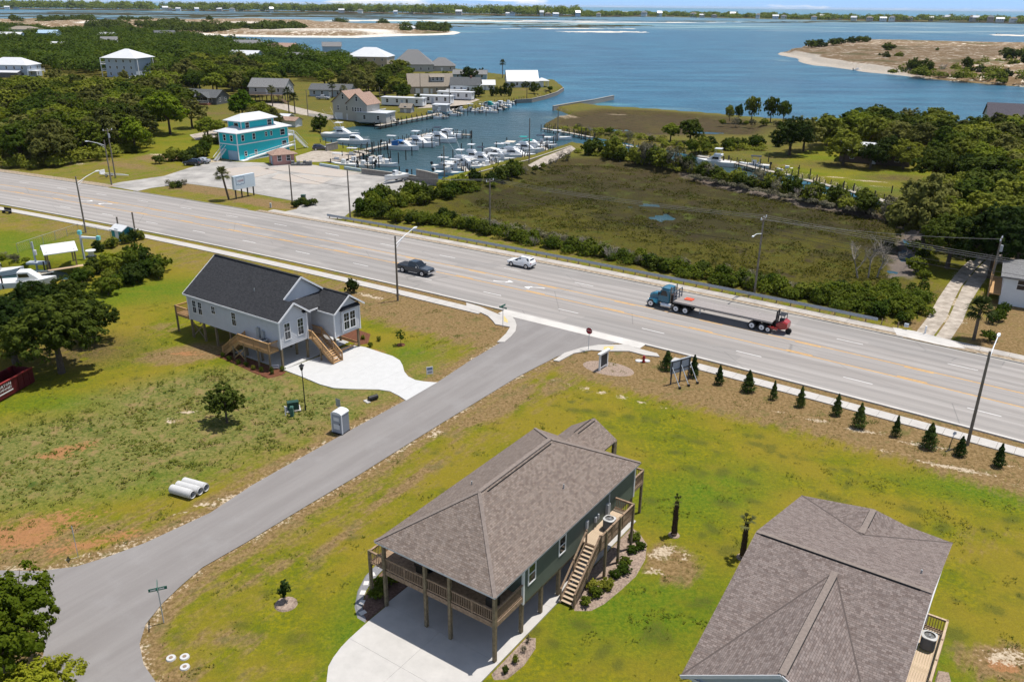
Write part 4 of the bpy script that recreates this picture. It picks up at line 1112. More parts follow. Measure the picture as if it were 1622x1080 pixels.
for i, (x, y) in enumerate(((-1.45,9.6),(-.75,10.35),(.0,11.0),(.85,11.5),(1.8,11.8),(2.8,12.0),(3.8,12.0))):
    o = MB().box(-.22,.22,-.17,.17,-.02,.085).build('stepping_stone', PAVER, loc=ghl(x, y), rz=hrz + random.uniform(-.3,.3) + i * .2)
    tag(o, 'pale square stepping stone in the curved gravel path', 'stepping stone', 'stepping stones beside the green house')

# ------------------------------------------------------------------ the grey house with the charcoal roof
KH = (-24.97,82.85,0); khl = house_local(KH)
kh = thing('stilt_house', 'pale grey house on pilings with charcoal shingle roof and new timber stairs', 'house', KH, hrz)
FZ, EZ = 2.35,5.45
b = MB(); b.box(0,9.5,1.5,15.8, FZ, EZ); b.box(.002,3.9,.002,1.5, FZ, EZ); b.box(5.7,9.65,-2.4,1.5, FZ, 5.3)
lap(b, (0,15.8),(0,0), FZ, EZ); lap(b, (0,0),(3.9,0), FZ, EZ); lap(b, (5.7,1.5),(5.7,-2.4), FZ, 5.3); lap(b, (5.7,-2.4),(9.65,-2.4), FZ, 5.3); lap(b, (3.9,1.48),(5.7,1.48), FZ, 5.6)
gw = lambda pts, k=.17: None
def lap_tri(b, y, xl, xr, zl, xp, zp, k=.16):
    """lapped gable triangle on plane y"""
    n = int((zp - zl) / k); 
    for i in range(n):
        t0, t1 = i / n, (i + 1) / n
        z0, z1 = zl + (zp - zl) * t0, zl + (zp - zl) * t1
        a0, a1 = xl + (xp - xl) * t0, xl + (xp - xl) * t1; c0, c1 = xr + (xp - xr) * t0, xr + (xp - xr) * t1
        b.add([(a0, y - .022, z0),(c0, y - .022, z0),(c1, y - .002, z1),(a1, y - .002, z1)], [[0,1,2,3]])
lap_tri(b, 0,0.0,3.9, EZ, 1.95,6.95); lap_tri(b, 1.5,.2,9.1,5.6,4.65,8.95); lap_tri(b, -2.4,5.75,9.6,5.3,7.8,6.8)
b.add([(0,15.8, EZ),(9.3,15.8, EZ),(4.65,15.8,9.0)], [[0,1,2]])
b.build('wall', GREY_S, kh)
cbs = [(0,0, FZ - .1,5.5),(3.9,0, FZ - .1,5.5),(5.7,-2.4, FZ - .1,5.3),(9.65,-2.4, FZ - .1,5.3),(0,15.8, FZ - .1,5.5),(5.7,1.4, FZ, 5.3)]
for x, y, z0, z1 in cbs: MB().box(x - .07, x + .07, y - .07, y + .07, z0, z1).build('corner_board', WHITE, kh)
MB().box(7.0 - .35,8.95 + .35,-2.62,-2.42,2.60,5.28).build('bay', GREY_S, kh)
MB().add([(6.5,-2.85,5.28),(9.45,-2.85,5.28),(9.45,-2.42,5.62),(6.5,-2.42,5.62),(6.5,-2.42,5.28),(9.45,-2.42,5.28)], [[0,1,2,3], [0,3,4], [1,5,2], [0,4,5,1]]).build('bay_roof', SH_DARK, kh)
ZE, ZR = 5.55,9.08
rl = lambda x: ZE + (x + .35) * (ZR - ZE) / 5.0
b = MB()
b.slab([(-.35,1.2, rl(-.35)),(4.65,1.2, ZR),(4.65,16.05, ZR),(-.35,16.05, rl(-.35))], .12)
b.slab([(4.65,1.2, ZR),(9.75,1.2, ZE - .07),(9.75,16.05, ZE - .07),(4.65,16.05, ZR)], .12)
b.slab([(-.35,-.4, rl(-.35)),(1.93,-.4, rl(1.93)),(1.93,1.2, rl(1.93)),(-.35,1.2, rl(-.35))], .12)
b.slab([(1.93,-.4, rl(1.93)),(4.15,-.4,5.52),(4.15,1.48,5.52),(1.93,1.48, rl(1.93))], .12)
b.slab([(5.35,-2.85,5.30),(7.8,-2.85,6.95),(7.8,1.48,6.95),(5.35,1.48,5.30)], .1)
b.slab([(7.8,-2.85,6.95),(10.1,-2.85,5.38),(10.1,1.48,5.38),(7.8,1.48,6.95)], .1)
b.slab([(3.3,-.25,5.62),(6.4,-.25,5.62),(7.2,1.48,6.6),(3.0,1.48,6.6)], .1)
kr = b.build('roof', SH_DARK, kh)
MB().bar((4.65,1.2, ZR + .02),(4.65,16.05, ZR + .02),.32,.04).build('ridge_vent', VENT, kr)
MB().bar((7.8,-2.8,6.97),(7.8,1.4,6.97),.26,.03).build('ridge_cap', SH_DARK, kr)
for x, y in ((2.0,6.0),): MB().tube((x, y, rl(x) - .1),(x, y, rl(x) + .3),.05).build('vent_pipe', GREYBOX, kr)
b = MB()
b.bar((-.37,16.05, rl(-.35) - .10),(-.37,-.42, rl(-.35) - .10),.05,.18)
b.bar((-.35,-.44, rl(-.35) - .07),(1.93,-.44, rl(1.93) - .07),.05,.2); b.bar((1.93,-.44, rl(1.93) - .07),(4.15,-.44,5.45),.05,.2)
b.bar((-.35 + 2.3,1.17, rl(1.95) - .05),(4.65,1.17, ZR - .05),.05,.2); b.bar((4.65,1.17, ZR - .05),(8.3,1.17,6.5),.05,.2)
b.bar((5.35,-2.88,5.23),(7.8,-2.88,6.88),.05,.18); b.bar((7.8,-2.88,6.88),(10.1,-2.88,5.31),.05,.18)
b.bar((5.33,-2.85,5.22),(5.33,-.2,5.22),.05,.16); b.bar((4.1,-.28,5.52),(5.4,-.28,5.52),.05,.16)
b.bar((-.35,16.08, rl(-.35) - .07),(4.65,16.08, ZR - .07),.05,.2); b.bar((4.65,16.08, ZR - .07),(9.75,16.08, ZE - .14),.05,.2)
b.build('fascia', WHITE, kh)
for x, z, w_, h_ in ((1.04,3.16,.75,1.8),(2.92,3.16,.75,1.8)): window(kh, x, -.024, z, w_, h_, 0, True)
for x in (7.35,8.3): window(kh, x, -2.622,2.95,.78,1.9,0, True)
for y, z, w_, h_ in ((14.6,3.38,.62,1.48),(13.55,3.38,.62,1.48),(11.1,4.02,.62,.82),(7.52,3.38,.66,1.5)): window(kh, -.024, y, z, w_, h_, R_(-90), True)
b = MB(); b.box(4.3,5.3,1.44,1.47,2.4,4.5); b.build('door', WHITE, kh)
pk = MB().box(-.11,.11,-.11,.11,0, FZ).mesh('piling', WOOD_PILE)
for x, y in ((.1,.1),(3.75,.1),(3.6,1.75),(9.4,-2.25),(5.8,-2.2),(9.5,.8),(0.1,3.4),(.1,6),(.1,8.6),(.1,11.2),(.1,13.4),(.1,15.7),(4.7,4),(4.7,8),(4.7,12),(4.7,15.7),(9.4,4),(9.4,8),(9.4,12),(9.4,15.7)): inst(pk, 'piling', kh, (x, y, 0))
b = MB(); b.bar((.1,13.4,.2),(.1,15.7,2.2),.05,.14); b.bar((.1,15.7,.2),(.1,13.4,2.2),.05,.14); b.build('cross_brace', WOOD_PILE, kh)
b = MB(); b.bar((5.8,-2.2,.5),(9.4,-2.25,.5),.05,.2); b.bar((9.45,-2.2,.5),(9.5,.8,.5),.05,.2); b.bar((3.75,.1,1.2),(5.5,1.6,2.3),.06,.12); b.build('low_rail', WOOD_NEW, kh)
# rear deck
boards('rear_deck', kh, .3,3.4,15.85,18.9,2.35, DECK_N, 'x')
for a, c in (((.3,15.9,2.35),(.3,18.9,2.35)),((.3,18.9,2.35),(3.4,18.9,2.35)),((3.4,18.9,2.35),(3.4,15.9,2.35))): railing(kh, a, c, WOOD_NEW, sp=.15)
b = MB(); b.box(.24,.3,15.85,18.95,2.05,2.36); b.box(.24,3.45,18.9,18.95,2.05,2.36); b.build('deck_beam', WOOD_NEW, kh)
for x in (.3,3.4): MB().box(x - .09, x + .09,18.82,19.0,0,3.36).build('post', WOOD_PILE, kh)
# service deck on the long wall
boards('service_deck', kh, -1.3,-.03,.4,5.4,2.3, DECK_N, 'y')
for a, c in (((-1.3,.4,2.3),(-1.3,5.4,2.3)),((-1.3,.4,2.3),(-.05,.4,2.3))): railing(kh, a, c, WOOD_NEW, sp=.15, post_at=(0,.5,1) if a[1] != c[1] else ())
b = MB(); b.box(-1.36,-1.3,.35,5.45,2.02,2.32); b.box(-1.3,-.03,.35,.4,2.02,2.32); b.build('deck_beam', WOOD_NEW, kh)
for x, y in ((-1.28,.45),(-1.28,2.3),(-1.28,4.6)): MB().box(x - .08, x + .08, y - .08, y + .08,0,2.3).build('post', WOOD_PILE, kh)
b = MB(); b.bar((-1.28,4.6,.3),(-1.28,6.4,1.5),.05,.12); b.bar((-1.28,6.4,.2),(-1.28,4.6,1.6),.05,.12); b.build('cross_brace', WOOD_NEW, kh)
MB().box(-1.36,-1.2,6.4,6.56,0,1.6).build('post', WOOD_PILE, kh)
stairs(kh, (-1.32,8.4,0),(-1.32,5.4,2.3),.95, WOOD_NEW, 12,(1,0,0), DECK_N)
for x in (-1.34,-.38): railing(kh, (x, 8.4,.1),(x, 5.4,2.3), WOOD_NEW, post_at=(0,.5,1), sp=.17)
for y, z, w_, h_ in ((3.35,2.9,.45,1.2),(2.6,2.9,.40,1.0)): MB().box(-.26,-.026, y - w_/2, y + w_/2, z, z + h_).build('meter_box', GREYBOX, kh)
# front stair
MB().box(3.95,5.65,-.6,1.45,2.22,2.33).build('landing', DECK_N, kh)
stairs(kh, (4.0,-3.65,0),(4.0,-.6,2.33),1.35, WOOD_NEW, 13,(1,0,0), DECK_N)
for x in (3.98,5.38): railing(kh, (x, -3.65,.1),(x, -.6,2.33), WOOD_NEW, post_at=(0,.5,1), sp=.16); railing(kh, (x, -.6,2.33),(x, .9,2.33), WOOD_NEW, sp=.16)
MB().box(3.9,4.06,-1.85,-1.7,0,1.4).build('post', WOOD_PILE, kh)
ac_unit(khl(-.65,2.0,2.305), hrz, 'grey air conditioner on the timber service deck of the pale grey house')
# its slab and driveway
kd = thing('driveway', 'bright white concrete driveway of the pale grey house', None, KH, hrz); kd['kind'] = 'structure'
z5 = lambda x, y: at(250 + x / 3.6044,380 + y / 3.6044)
def tok(v):
    c, s = math.cos(hrz), math.sin(hrz); dx, dy = v.x - KH[0], v.y - KH[1]
    return (dx * c + dy * s, -dx * s + dy * c)
def panel2(pts, z=.05):
    me = bpy.data.meshes.new('slab_panel'); b = MB(); b.slab([(x, y, z) for x, y in pts], .09)
    me.from_pydata(b.v, [], b.f); bm = bmesh.new(); bm.from_mesh(me); bmesh.ops.recalc_face_normals(bm, faces=bm.faces); bmesh.ops.triangulate(bm, faces=bm.faces); bm.to_mesh(me); bm.free()
    me.materials.append(CONC); inst(me, 'slab_panel', kd)
panel2([(-.2,-.3),(4.9,-.3),(4.9,8.0),(-.2,8.0)]); panel2([(4.912,-.3),(9.7,-.3),(9.7,8.0),(4.912,8.0)])
q5 = lambda L: [tok(at(400 + x / 4.5,560 + y / 4.5)) for x, y in L]
print('drive pts', q5([(235,105),(1310,210),(1090,335)]))
L_ = q5([(232,108),(350,165),(480,220),(580,247),(700,254),(900,258),(980,270),(1040,300),(1095,336)])
R2 = q5([(700,-60),(800,-45),(900,-12),(1000,20),(1050,50),(1070,85),(1082,130),(1110,165),(1160,190),(1220,200),(1315,208)])
def cut(poly, y0, y1):
    """clip polygon to y0<y<y1 (local), convex-enough strips"""
    def clip(P, f):
        out = []
        for i in range(len(P)):
            a, c = P[i], P[(i + 1) % len(P)]; fa, fc = f(a), f(c)
            if fa >= 0: out.append(a)
            if fa * fc < 0:
                t = fa / (fa - fc); out.append((a[0] + (c[0] - a[0]) * t, a[1] + (c[1] - a[1]) * t))
        return out
    P = clip(poly, lambda p: p[1] - y0); return clip(P, lambda p: y1 - p[1])
full = [(-.2,-.312)] + [p for p in L_ if p[1] < -.4] + R2[::-1]
full = [p for p in full]
full = [p if p[1] < -.312 else (p[0], -.312) for p in full]
ys = [-.312,-3.8,-7.3,-10.8,-14.3,-18,-24,-40]
for i in range(len(ys) - 1):
    P = cut(full, ys[i + 1] + .008, ys[i] - .004)
    if len(P) > 2: panel2(P)
bed('mulch_bed', [(-.3,9.2),(-1.9,9.1),(-2.3,5),(-2.6,2),(-2.6,-.6),(-1.2,-1.2),(-.35,-.9)], MULCH_RED, 'reddish mulch bed along the service deck of the pale grey house', origin=KH)
bed('mulch_bed', [(9.9,-2.0),(10.8,-2.4),(13.2,-.5),(13.4,3.0),(11.2,3.4),(9.9,3)], MULCH_RED, 'reddish mulch bed at the bay window corner of the pale grey house', origin=KH)

# ------------------------------------------------------------------ the taupe-roofed house beyond the lawn's corner
BO = (20,30,0); bol = house_local(BO)
bh = thing('stilt_house', 'house with broad taupe shingle roof of crossing gables and a small side deck', 'house', BO, hrz)
MB().box(-3.3,16.4,1.75,10.5,2.4,5.1).build('wall', mat('blue_grey_siding', (0.30,.34,.38),.6,.06), bh)
b = MB(); RZ = 8.2; XR = 6.55; sl = (RZ - 5.3) / (16.9 - XR)
VL, VR, VM = 10.95,1.3,6.12
cz = 7.95; xv = -3.8 + (cz - 5.3) / sl
b.add([(-3.8, VL, 5.3),(XR, VL, RZ),(XR, VR, RZ),(-3.8, VR, 5.3),(xv, VM, cz),(-3.75, VM, cz),(16.9, VL, 5.3),(16.9, VR, 5.3),(12.4, VM, 6.56),(16.0, VM, 6.5),(17.0,8.07,5.34),(17.15,4.1,5.34)],
      [[1,0,4], [4,3,2], [1,4,2], [0,5,4], [5,3,4], [1,2,8], [1,8,6], [2,7,8], [6,8,9,10], [8,7,11,9], [10,9,11]])
br_ = b.build('roof', SH_BROWN2, bh)
b = MB(); b.box(-3.6,16.8,1.4,10.85,5.12,5.27); b.build('soffit', FASCIA, bh)
b = MB(); b.bar((-3.82, VL, 5.24),(-3.78, VM, cz - .06),.05,.2); b.bar((-3.78, VM, cz - .06),(-3.82, VR, 5.24),.05,.2); b.build('fascia', FASCIA, bh); b = MB(); b.bar((-3.8, VL - .06,5.20),(XR, VL - .06, RZ - .10),.05,.18); b.bar((XR, VL - .06, RZ - .10),(16.9, VL - .06,5.20),.05,.18); b.bar((-3.8, VR + .06,5.20),(XR, VR + .06, RZ - .10),.05,.18); b.bar((XR, VR + .06, RZ - .10),(16.9, VR + .06,5.20),.05,.18); b.build('rake_board', CAPS, bh)
b = MB(); b.add([(-3.5, VL - .4,5.2),(-3.5, VR + .4,5.2),(-3.5, VM, cz - .1)], [[0,1,2]]); b.add([(-3.3,10.5,5.1),(16.4,10.5,5.1),(XR, 10.5, RZ - .2)], [[0,1,2]]); b.add([(-3.3,1.75,5.1),(16.4,1.75,5.1),(XR, 1.75, RZ - .2)], [[0,1,2]]); b.build('gable', MATS['blue_grey_siding'], bh)
MB().bar((XR - .16,10.6, RZ + .005),(XR - .16,1.9, RZ + .005),.05,.07).build('ridge_vent', VENT, br_)
for dy in (-.2,.2): MB().bar((xv - .4, VM + dy, cz - .03),(-3.4, VM + dy, cz - .03),.035,.06).build('ridge_vent', VENT, br_)
for dy in (-.2,.2): MB().bar((13.6, VM + dy, 6.53),(15.7, VM + dy, 6.47),.035,.06).build('ridge_vent', VENT, br_)
MB().bar((XR, 10.9, RZ + .01),(XR, 1.35, RZ + .01),.3,.03).build('ridge_cap', CAPS, br_)
MB().bar((xv, VM, cz + .015),(-3.7, VM, cz + .015),.36,.03).build('ridge_cap', CAPS, br_)
MB().bar((12.6, VM, 6.57),(15.9, VM, 6.51),.36,.03).build('ridge_cap', CAPS, br_)
for a, c in (((16.9, VL, 5.3),(12.4, VM, 6.56)),((16.9, VR, 5.3),(12.4, VM, 6.56)),((-3.8, VL, 5.3),(xv, VM, cz)),((-3.8, VR, 5.3),(xv, VM, cz))): MB().bar(Vector(a) + Vector((0,0,.012)), Vector(c) + Vector((0,0,.012)),.10,.02).build('valley_flashing', mat('valley_grey', (.085,.068,.062),.9), br_)
MB().tube((9.0,2.2,7.4),(9.0,2.2,7.75),.05).build('vent_pipe', GREYBOX, br_)
boards('side_deck', bh, 3.0,10.7,.38,1.72,2.9, DECK_B, 'x')
railing(bh, (10.7,1.7,2.9),(10.7,.4,2.9), WOOD_OLD, cap=DECK_B); railing(bh, (10.7,.4,2.9),(3.0,.4,2.9), WOOD_OLD, post_at=(0,.25,.5,.75), cap=DECK_B)
b = MB(); b.box(2.95,10.75,.33,.38,2.6,2.92); b.box(10.7,10.75,.38,1.72,2.6,2.92); b.build('deck_beam', WOOD_OLD, bh)
for x in (3.1,6.8,10.6): MB().box(x - .08, x + .08,.36,.52,0,2.88).build('post', WOOD_PILE, bh)
MB().box(4.6,4.9,.6,1.6,3.0,3.2).build('step', DECK_B, bh)
MB().box(10.85,11.1,1.45,1.7,2.9,4.4).build('corner_post', WHITE, bh)
for x in (-3,0,3.2,6.5,9.8,13,16.2):
    for y in (2,6.1,10.3): MB().box(x - .11, x + .11, y - .11, y + .11,0,2.4).build('piling', WOOD_PILE, bh)
ac_unit(bol(8.9,1.05,2.905), hrz, 'large grey air conditioner on the side deck of the taupe-roofed house')
pz = thing('carport_slab', 'concrete slab under the taupe-roofed house', None, BO, hrz); pz['kind'] = 'structure'
MB().box(-6,16.4,1.7,10.6,-.05,.05).build('slab_panel', CONC2, pz)
bed('mulch_bed', [(3.0,.25),(11,.25),(11.2,-.3),(9.4,-.9),(7.5,-.7),(5,-1.1),(3,-1.0)], MULCH_PALE, 'pale mulch bed below the deck of the taupe-roofed house', origin=BO)
# ------------------------------------------------------------------ vehicles
def paint(name, c, rough=.25): return mat('paint_' + name, c, rough, .04,1, coat=.6, spec=.5)
VGLASS = mat('vehicle_glass', (0.012,0.015,0.018),0.05,.2, spec=.7)
LAMPM = mat('lamp_lens', (0.75,0.75,0.72),.15,.05)
TAILM = mat('tail_lens', (0.35,0.012,0.012),.2,.05)
def ring(x, w, zb, zt, bv=.08, wt=None):
    wt = w if wt is None else wt
    return [(x, -w + bv, zb),(x, w - bv, zb),(x, w, zb + bv),(x, wt, zt - bv),(x, wt - bv, zt),(x, -wt + bv, zt),(x, -wt, zt - bv),(x, -w, zb + bv)]
def wheel(root, x, y, r, w=.26, rim=CHROME):
    s = 1 if y > 0 else -1
    t = MB().tube((x, y - w / 2, r),(x, y + w / 2, r), r, n=20).build('wheel', RUBBER, root)
    b = MB(); b.tube((x, y + s * w * .5, r),(x, y + s * (w * .5 + .012), r), r * .66, r * .60, n=16); b.build('rim', rim, t)
    b = MB(); b.tube((x, y + s * (w * .5 + .012), r),(x, y + s * (w * .5 + .03), r), r * .18, n=8); b.build('hub', mat('hub_dark', (.1,.1,.1),.5), t)
def glasshouse(root, secs, m, front=True):
    """cab: lofted roof body with dark window bands let into it"""
    pass
def pane(root, pts, name='window'):
    n = len(pts); P = [Vector(p) for p in pts]
    nn = (P[1] - P[0]).cross(P[2] - P[0]).normalized()
    b = MB(); b.add([tuple(p + nn * .012) for p in P], [list(range(n))]); return b.build(name, VGLASS, root, fix=False)
def pickup(loc, rz, label, m, L=5.9, group=None):
    t = thing('pickup_truck', label, 'pickup truck', loc, rz, group)
    W = .98
    b = MB(); b.loft([ring(-2.9, W - .06,.55,1.12), ring(-2.8, W, .45,1.18), ring(-.75, W, .42,1.18)]); b.build('bed', m, t)
    MB().box(-2.72,-.85,-.80,.80,1.05,1.192).build('bed_well', BLACK, t)
    b = MB(); b.loft([ring(-.75, W, .42,1.18), ring(.9, W, .42,1.16), ring(1.3, W, .44,1.16,.1), ring(2.6, W - .04,.48,1.08,.14), ring(2.95, W - .16,.55,.98,.12)]); b.build('body', m, t)
    b = MB(); b.loft([ring(-.78, W - .04,1.12,1.86,.1,.70), ring(-.62, W - .04,1.12,1.90,.1,.72), ring(.35, W - .04,1.12,1.90,.1,.72), ring(.55, W - .06,1.12,1.86,.1,.70), ring(1.28, W - .08,1.10,1.18,.03,.84)]); b.build('cab', m, t)
    pane(t, [(.58,-.66,1.84),(1.24,-.80,1.22),(1.24,.80,1.22),(.58,.66,1.84)], 'windshield')
    pane(t, [(-.79,.62,1.80),(-.79,.78,1.26),(-.79,-.78,1.26),(-.79,-.62,1.80)], 'rear_window')
    for s in (1,-1):
        P = [(-.55, s * .745,1.80),(.40, s * .745,1.80),(.95, s * .90,1.24),(-.60, s * .915,1.24)]
        pane(t, P if s < 0 else P[::-1], 'side_window')
        MB().box(2.72,2.96, s * .62 - .18, s * .62 + .18,.80,.95).build('headlight', LAMPM, t)
        MB().box(-2.92,-2.85, s * .82 - .08, s * .82 + .08,.75,1.1).build('tail_light', TAILM, t)
        MB().box(.85,1.0, s * 1.0 - .02, s * 1.18,1.18,1.36).build('mirror', CHROME if s < 0 else m, t)
        MB().box(-.7,1.0, s * .98 - .06, s * .98 + .06,.34,.42).build('running_board', CHROME, t)
        for x in (-1.85,1.82):
            MB().tube((x, s * .90,.43),(x, s * .985,.43),.48, n=20).build('wheel_arch', BLACK, t)
            wheel(t, x, s * .88,.41)
    MB().box(2.88,3.0,-.45,.45,.72,.95).build('grille', BLACK, t); MB().box(2.85,3.05,-.85,.85,.48,.64).build('bumper', CHROME, t); MB().box(-3.02,-2.88,-.85,.85,.5,.64).build('bumper', CHROME, t)
    return t
def suv(loc, rz, label, m, sedan=False, group=None, name='parked_car', cat='car'):
    t = thing(name, label, cat, loc, rz, group)
    W = .9
    b = MB(); b.loft([ring(-2.18, W - .14,.5,.95,.1), ring(-2.05, W - .03,.36,1.04,.1), ring(-1.3, W, .3,1.02), ring(.8, W, .3,.98), ring(1.1, W, .3,.98,.1), ring(1.95, W - .06,.34,.86,.12), ring(2.22, W - .22,.42,.74,.1)]); b.build('body', m, t)
    top = 1.45 if sedan else 1.60
    if sedan: S = [ring(-1.75, W - .1,.95,1.02,.02,.70), ring(-1.05, W - .05,.95, top - .03,.08,.60), ring(-.2, W - .04,.95, top, .08,.62), ring(.3, W - .05,.95, top - .05,.08,.60), ring(1.15, W - .1,.93,1.0,.02,.74)]
    else: S = [ring(-2.08, W - .1,.98,1.06,.02,.72), ring(-1.75, W - .05,.95, top - .06,.08,.62), ring(-.8, W - .04,.95, top, .08,.64), ring(.1, W - .05,.95, top - .03,.08,.62), ring(1.12, W - .1,.93,1.0,.02,.74)]
    b = MB(); b.loft(S); b.build('cabin', m, t)
    f0 = S[-2][0][0]; r0_ = S[1][0][0]; re = S[0][0][0]
    zf = top - (.09 if sedan else .07)
    pane(t, [(f0 + .05,-.54, zf - .04),(1.07,-.70,1.02),(1.07,.70,1.02),(f0 + .05,.54, zf - .04)], 'windshield')
    pane(t, [(r0_ - .05,.52, top - .14),(re + .05,.64,1.10),(re + .05,-.64,1.10),(r0_ - .05,-.52, top - .14)], 'rear_window')
    for s in (1,-1):
        P = [(r0_ + .05, s * .655, top - .12),(f0 - .05, s * .655, top - .12),(.85, s * .825,1.05),(re + .35, s * .835,1.08)]
        pane(t, P if s < 0 else P[::-1], 'side_window')
        MB().box(2.0,2.2, s * .6 - .15, s * .6 + .15,.66,.78).build('headlight', LAMPM, t)
        MB().box(-2.17,-2.08, s * .7 - .12, s * .7 + .12,.82,1.0).build('tail_light', TAILM, t)
        MB().box(.75,.9, s * .92 - .02, s * 1.05,1.0,1.14).build('mirror', m, t)
        for x in (-1.33,1.34):
            MB().tube((x, s * .82,.36),(x, s * .91,.36),.40, n=20).build('wheel_arch', BLACK, t); wheel(t, x, s * .80,.345,.22)
        if not sedan: MB().box(-1.6,.0, s * .56 - .02, s * .56 + .02, top - .01, top + .05).build('roof_rail', BLACK, t)
    MB().box(2.1,2.24,-.4,.4,.5,.66).build('grille', BLACK, t); MB().box(-2.22,-2.1,-.6,.6,.38,.55).build('bumper', BLACK, t)
    return t
NAVY = paint('charcoal_blue', (0.020,0.028,0.038)); PWHITE = paint('pearl_white', (0.72,.73,.74)); SILV = paint('silver', (.36,.38,.41)); DNAVY = paint('dark_navy', (.016,.022,.04)); RED = paint('red', (.30,.012,.012))
pickup(RD(-76.4,-2.15,.036), RDdir(-76.4), 'dark charcoal blue crew cab pickup driving on the highway beside the street lamp', NAVY)
suv(RD(-65.4,9.65,.036), RDdir(-65.4) + math.pi, 'white crossover car with black trim driving on the far lanes of the highway', PWHITE, name='crossover_car')
# semi truck: tractor, flatbed trailer and the forklift hung on its tail
TB = paint('truck_blue', (0.010,0.115,0.185))
ts = -39.6
tr = thing('truck_tractor', 'blue day-cab truck tractor pulling a flatbed trailer on the highway', 'truck', RD(ts, 5.4,.036), RDdir(ts) + math.pi)
b = MB(); b.loft([ring(.7,.62,1.0,2.0,.1), ring(1.85,.60,.95,1.85,.16), ring(2.35,.52,.9,1.62,.2)]); b.build('hood', TB, tr)
b = MB(); b.loft([ring(.95,1.12,.55,1.25,.12,.8), ring(1.6,1.14,.62,1.35,.14,.7), ring(2.25,1.10,.55,1.15,.12,.7), ring(2.45,1.0,.5,.95,.1,.8)]); b.build('fender', TB, tr)
b = MB(); b.loft([ring(-.6,1.05,.95,2.75,.1), ring(.4,1.05,.95,2.8,.1,.98), ring(.55,1.02,.95,2.7,.1,.92), ring(.9,1.0,1.0,1.85,.05,.95)]); b.build('cab', TB, tr)
b = MB(); b.loft([ring(-.6,.95,2.76,2.88,.04), ring(.3,.95,2.80,2.92,.04), ring(.7,.9,2.72,2.78,.02)]); b.build('roof_visor', TB, tr)
pane(tr, [(.61,-.82,2.60),(.92,-.86,1.92),(.92,.86,1.92),(.61,.82,2.60)], 'windshield')
for s in (1,-1):
    P = [(-.35, s * 1.03,2.55),(.42, s * 1.02,2.55),(.68, s * 1.03,1.85),(-.35, s * 1.055,1.85)]
    pane(tr, P if s < 0 else P[::-1], 'side_window')
    MB().tube((-.78, s * .9,.9),(-.78, s * .9,3.2),.08).build('exhaust_stack', mat('stack', (.2,.19,.18),.35, metal=.8), tr)
    MB().tube((-1.0, s * .98,.62),(.4, s * .98,.62),.32, n=14).build('fuel_tank', CHROME, tr)
    MB().box(2.35,2.5, s * .75 - .15, s * .75 + .15,.75,.95).build('headlight', LAMPM, tr)
    MB().box(.7,.85, s * 1.25 - .08, s * 1.25 + .08,1.9,2.35).build('mirror', BLACK, tr)
    wheel(tr, 1.9, s * 1.0,.50,.28, WHITE)
    for x in (-1.75,-3.05): wheel(tr, x, s * .98,.50,.5, WHITE)
MB().box(-3.6,2.3,-.42,.42,.62,.92).build('frame', BLACK, tr); MB().box(2.4,2.6,-1.05,1.05,.42,.72).build('bumper', CHROME, tr); MB().box(2.28,2.36,-.42,.42,.95,1.55).build('grille', CHROME, tr)
MB().box(-.95,-.62,-.4,.4,1.0,2.0).build('headache_box', mat('cab_back', (.05,.03,.025),.7), tr)
GREYWOOD = mat('trailer_planks', (0.27,0.245,0.235),.85,.2,.8,.2, stretch=(.3,6,1))
fl = thing('flatbed_trailer', 'long grey flatbed trailer with plank deck and front rack behind the blue tractor', 'trailer', RD(-31.7,5.4,.036), RDdir(-31.7) + math.pi)
r = thing('deck', None, None); r.parent = fl
for i in range(8):
    y0 = -1.25 + i * .3125
    MB().box(-6.5,6.6, y0 + .008, y0 + .30,1.42,1.50 + random.uniform(0,.008)).build('plank', GREYWOOD, r)
b = MB(); b.box(-6.52,6.62,-1.31,-1.26,1.30,1.52); b.box(-6.52,6.62,1.26,1.31,1.30,1.52); b.build('side_rail', mat('trailer_rail', (.33,.30,.28),.6), fl)
b = MB()
for y in (-.5,.5): b.box(-6.3,6.4, y - .06, y + .06,.95,1.41)
b.build('frame', BLACK, fl)
b = MB()
for y in (-1.22,-.42,.42,1.22): b.box(6.5,6.62, y - .05, y + .05,1.5,2.75)
for z in (1.75,2.2,2.7): b.box(6.52,6.6,-1.22,1.22, z - .05, z + .05)
b.build('front_rack', mat('rack_steel', (.12,.14,.17),.5), fl)
for s in (1,-1):
    for x in (-4.0,-5.25): wheel(fl, x, s * .95,.50,.5, WHITE)
    MB().box(3.0,3.12, s * .7 - .05, s * .7 + .05,.35,.95).build('landing_leg', STEEL, fl)
MB().box(4.6,5.7,-.95,.0,1.51,1.60).build('strap_heap', mat('orange_straps', (.62,.08,.03),.7), fl)
fk = thing('forklift', 'red truck-mounted forklift with black mast hung on the trailer tail', 'forklift', RD(-24.75,5.4,.036), RDdir(-24.7) + math.pi)
b = MB(); b.loft([ring(-1.2,.7,.75,1.5,.15), ring(-.6,.85,.6,1.75,.15), ring(.1,.85,.6,1.3,.1)]); b.build('body', RED, fk)
for s in (1,-1):
    MB().box(-.2,1.0, s * 1.0 - .12, s * 1.0 + .12,.55,.85).build('side_arm', RED, fk)
    wheel(fk, .95, s * 1.0,.38,.28, WHITE)
    MB().bar((.35, s * .38,.6),(.25, s * .38,2.75),.12,.16).build('mast_rail', BLACK, fk)
    MB().box(.4,1.5, s * .3 - .06, s * .3 + .06,1.05,1.12).build('fork', BLACK, fk)
wheel(fk, -1.25,.0,.36,.3, BLACK)
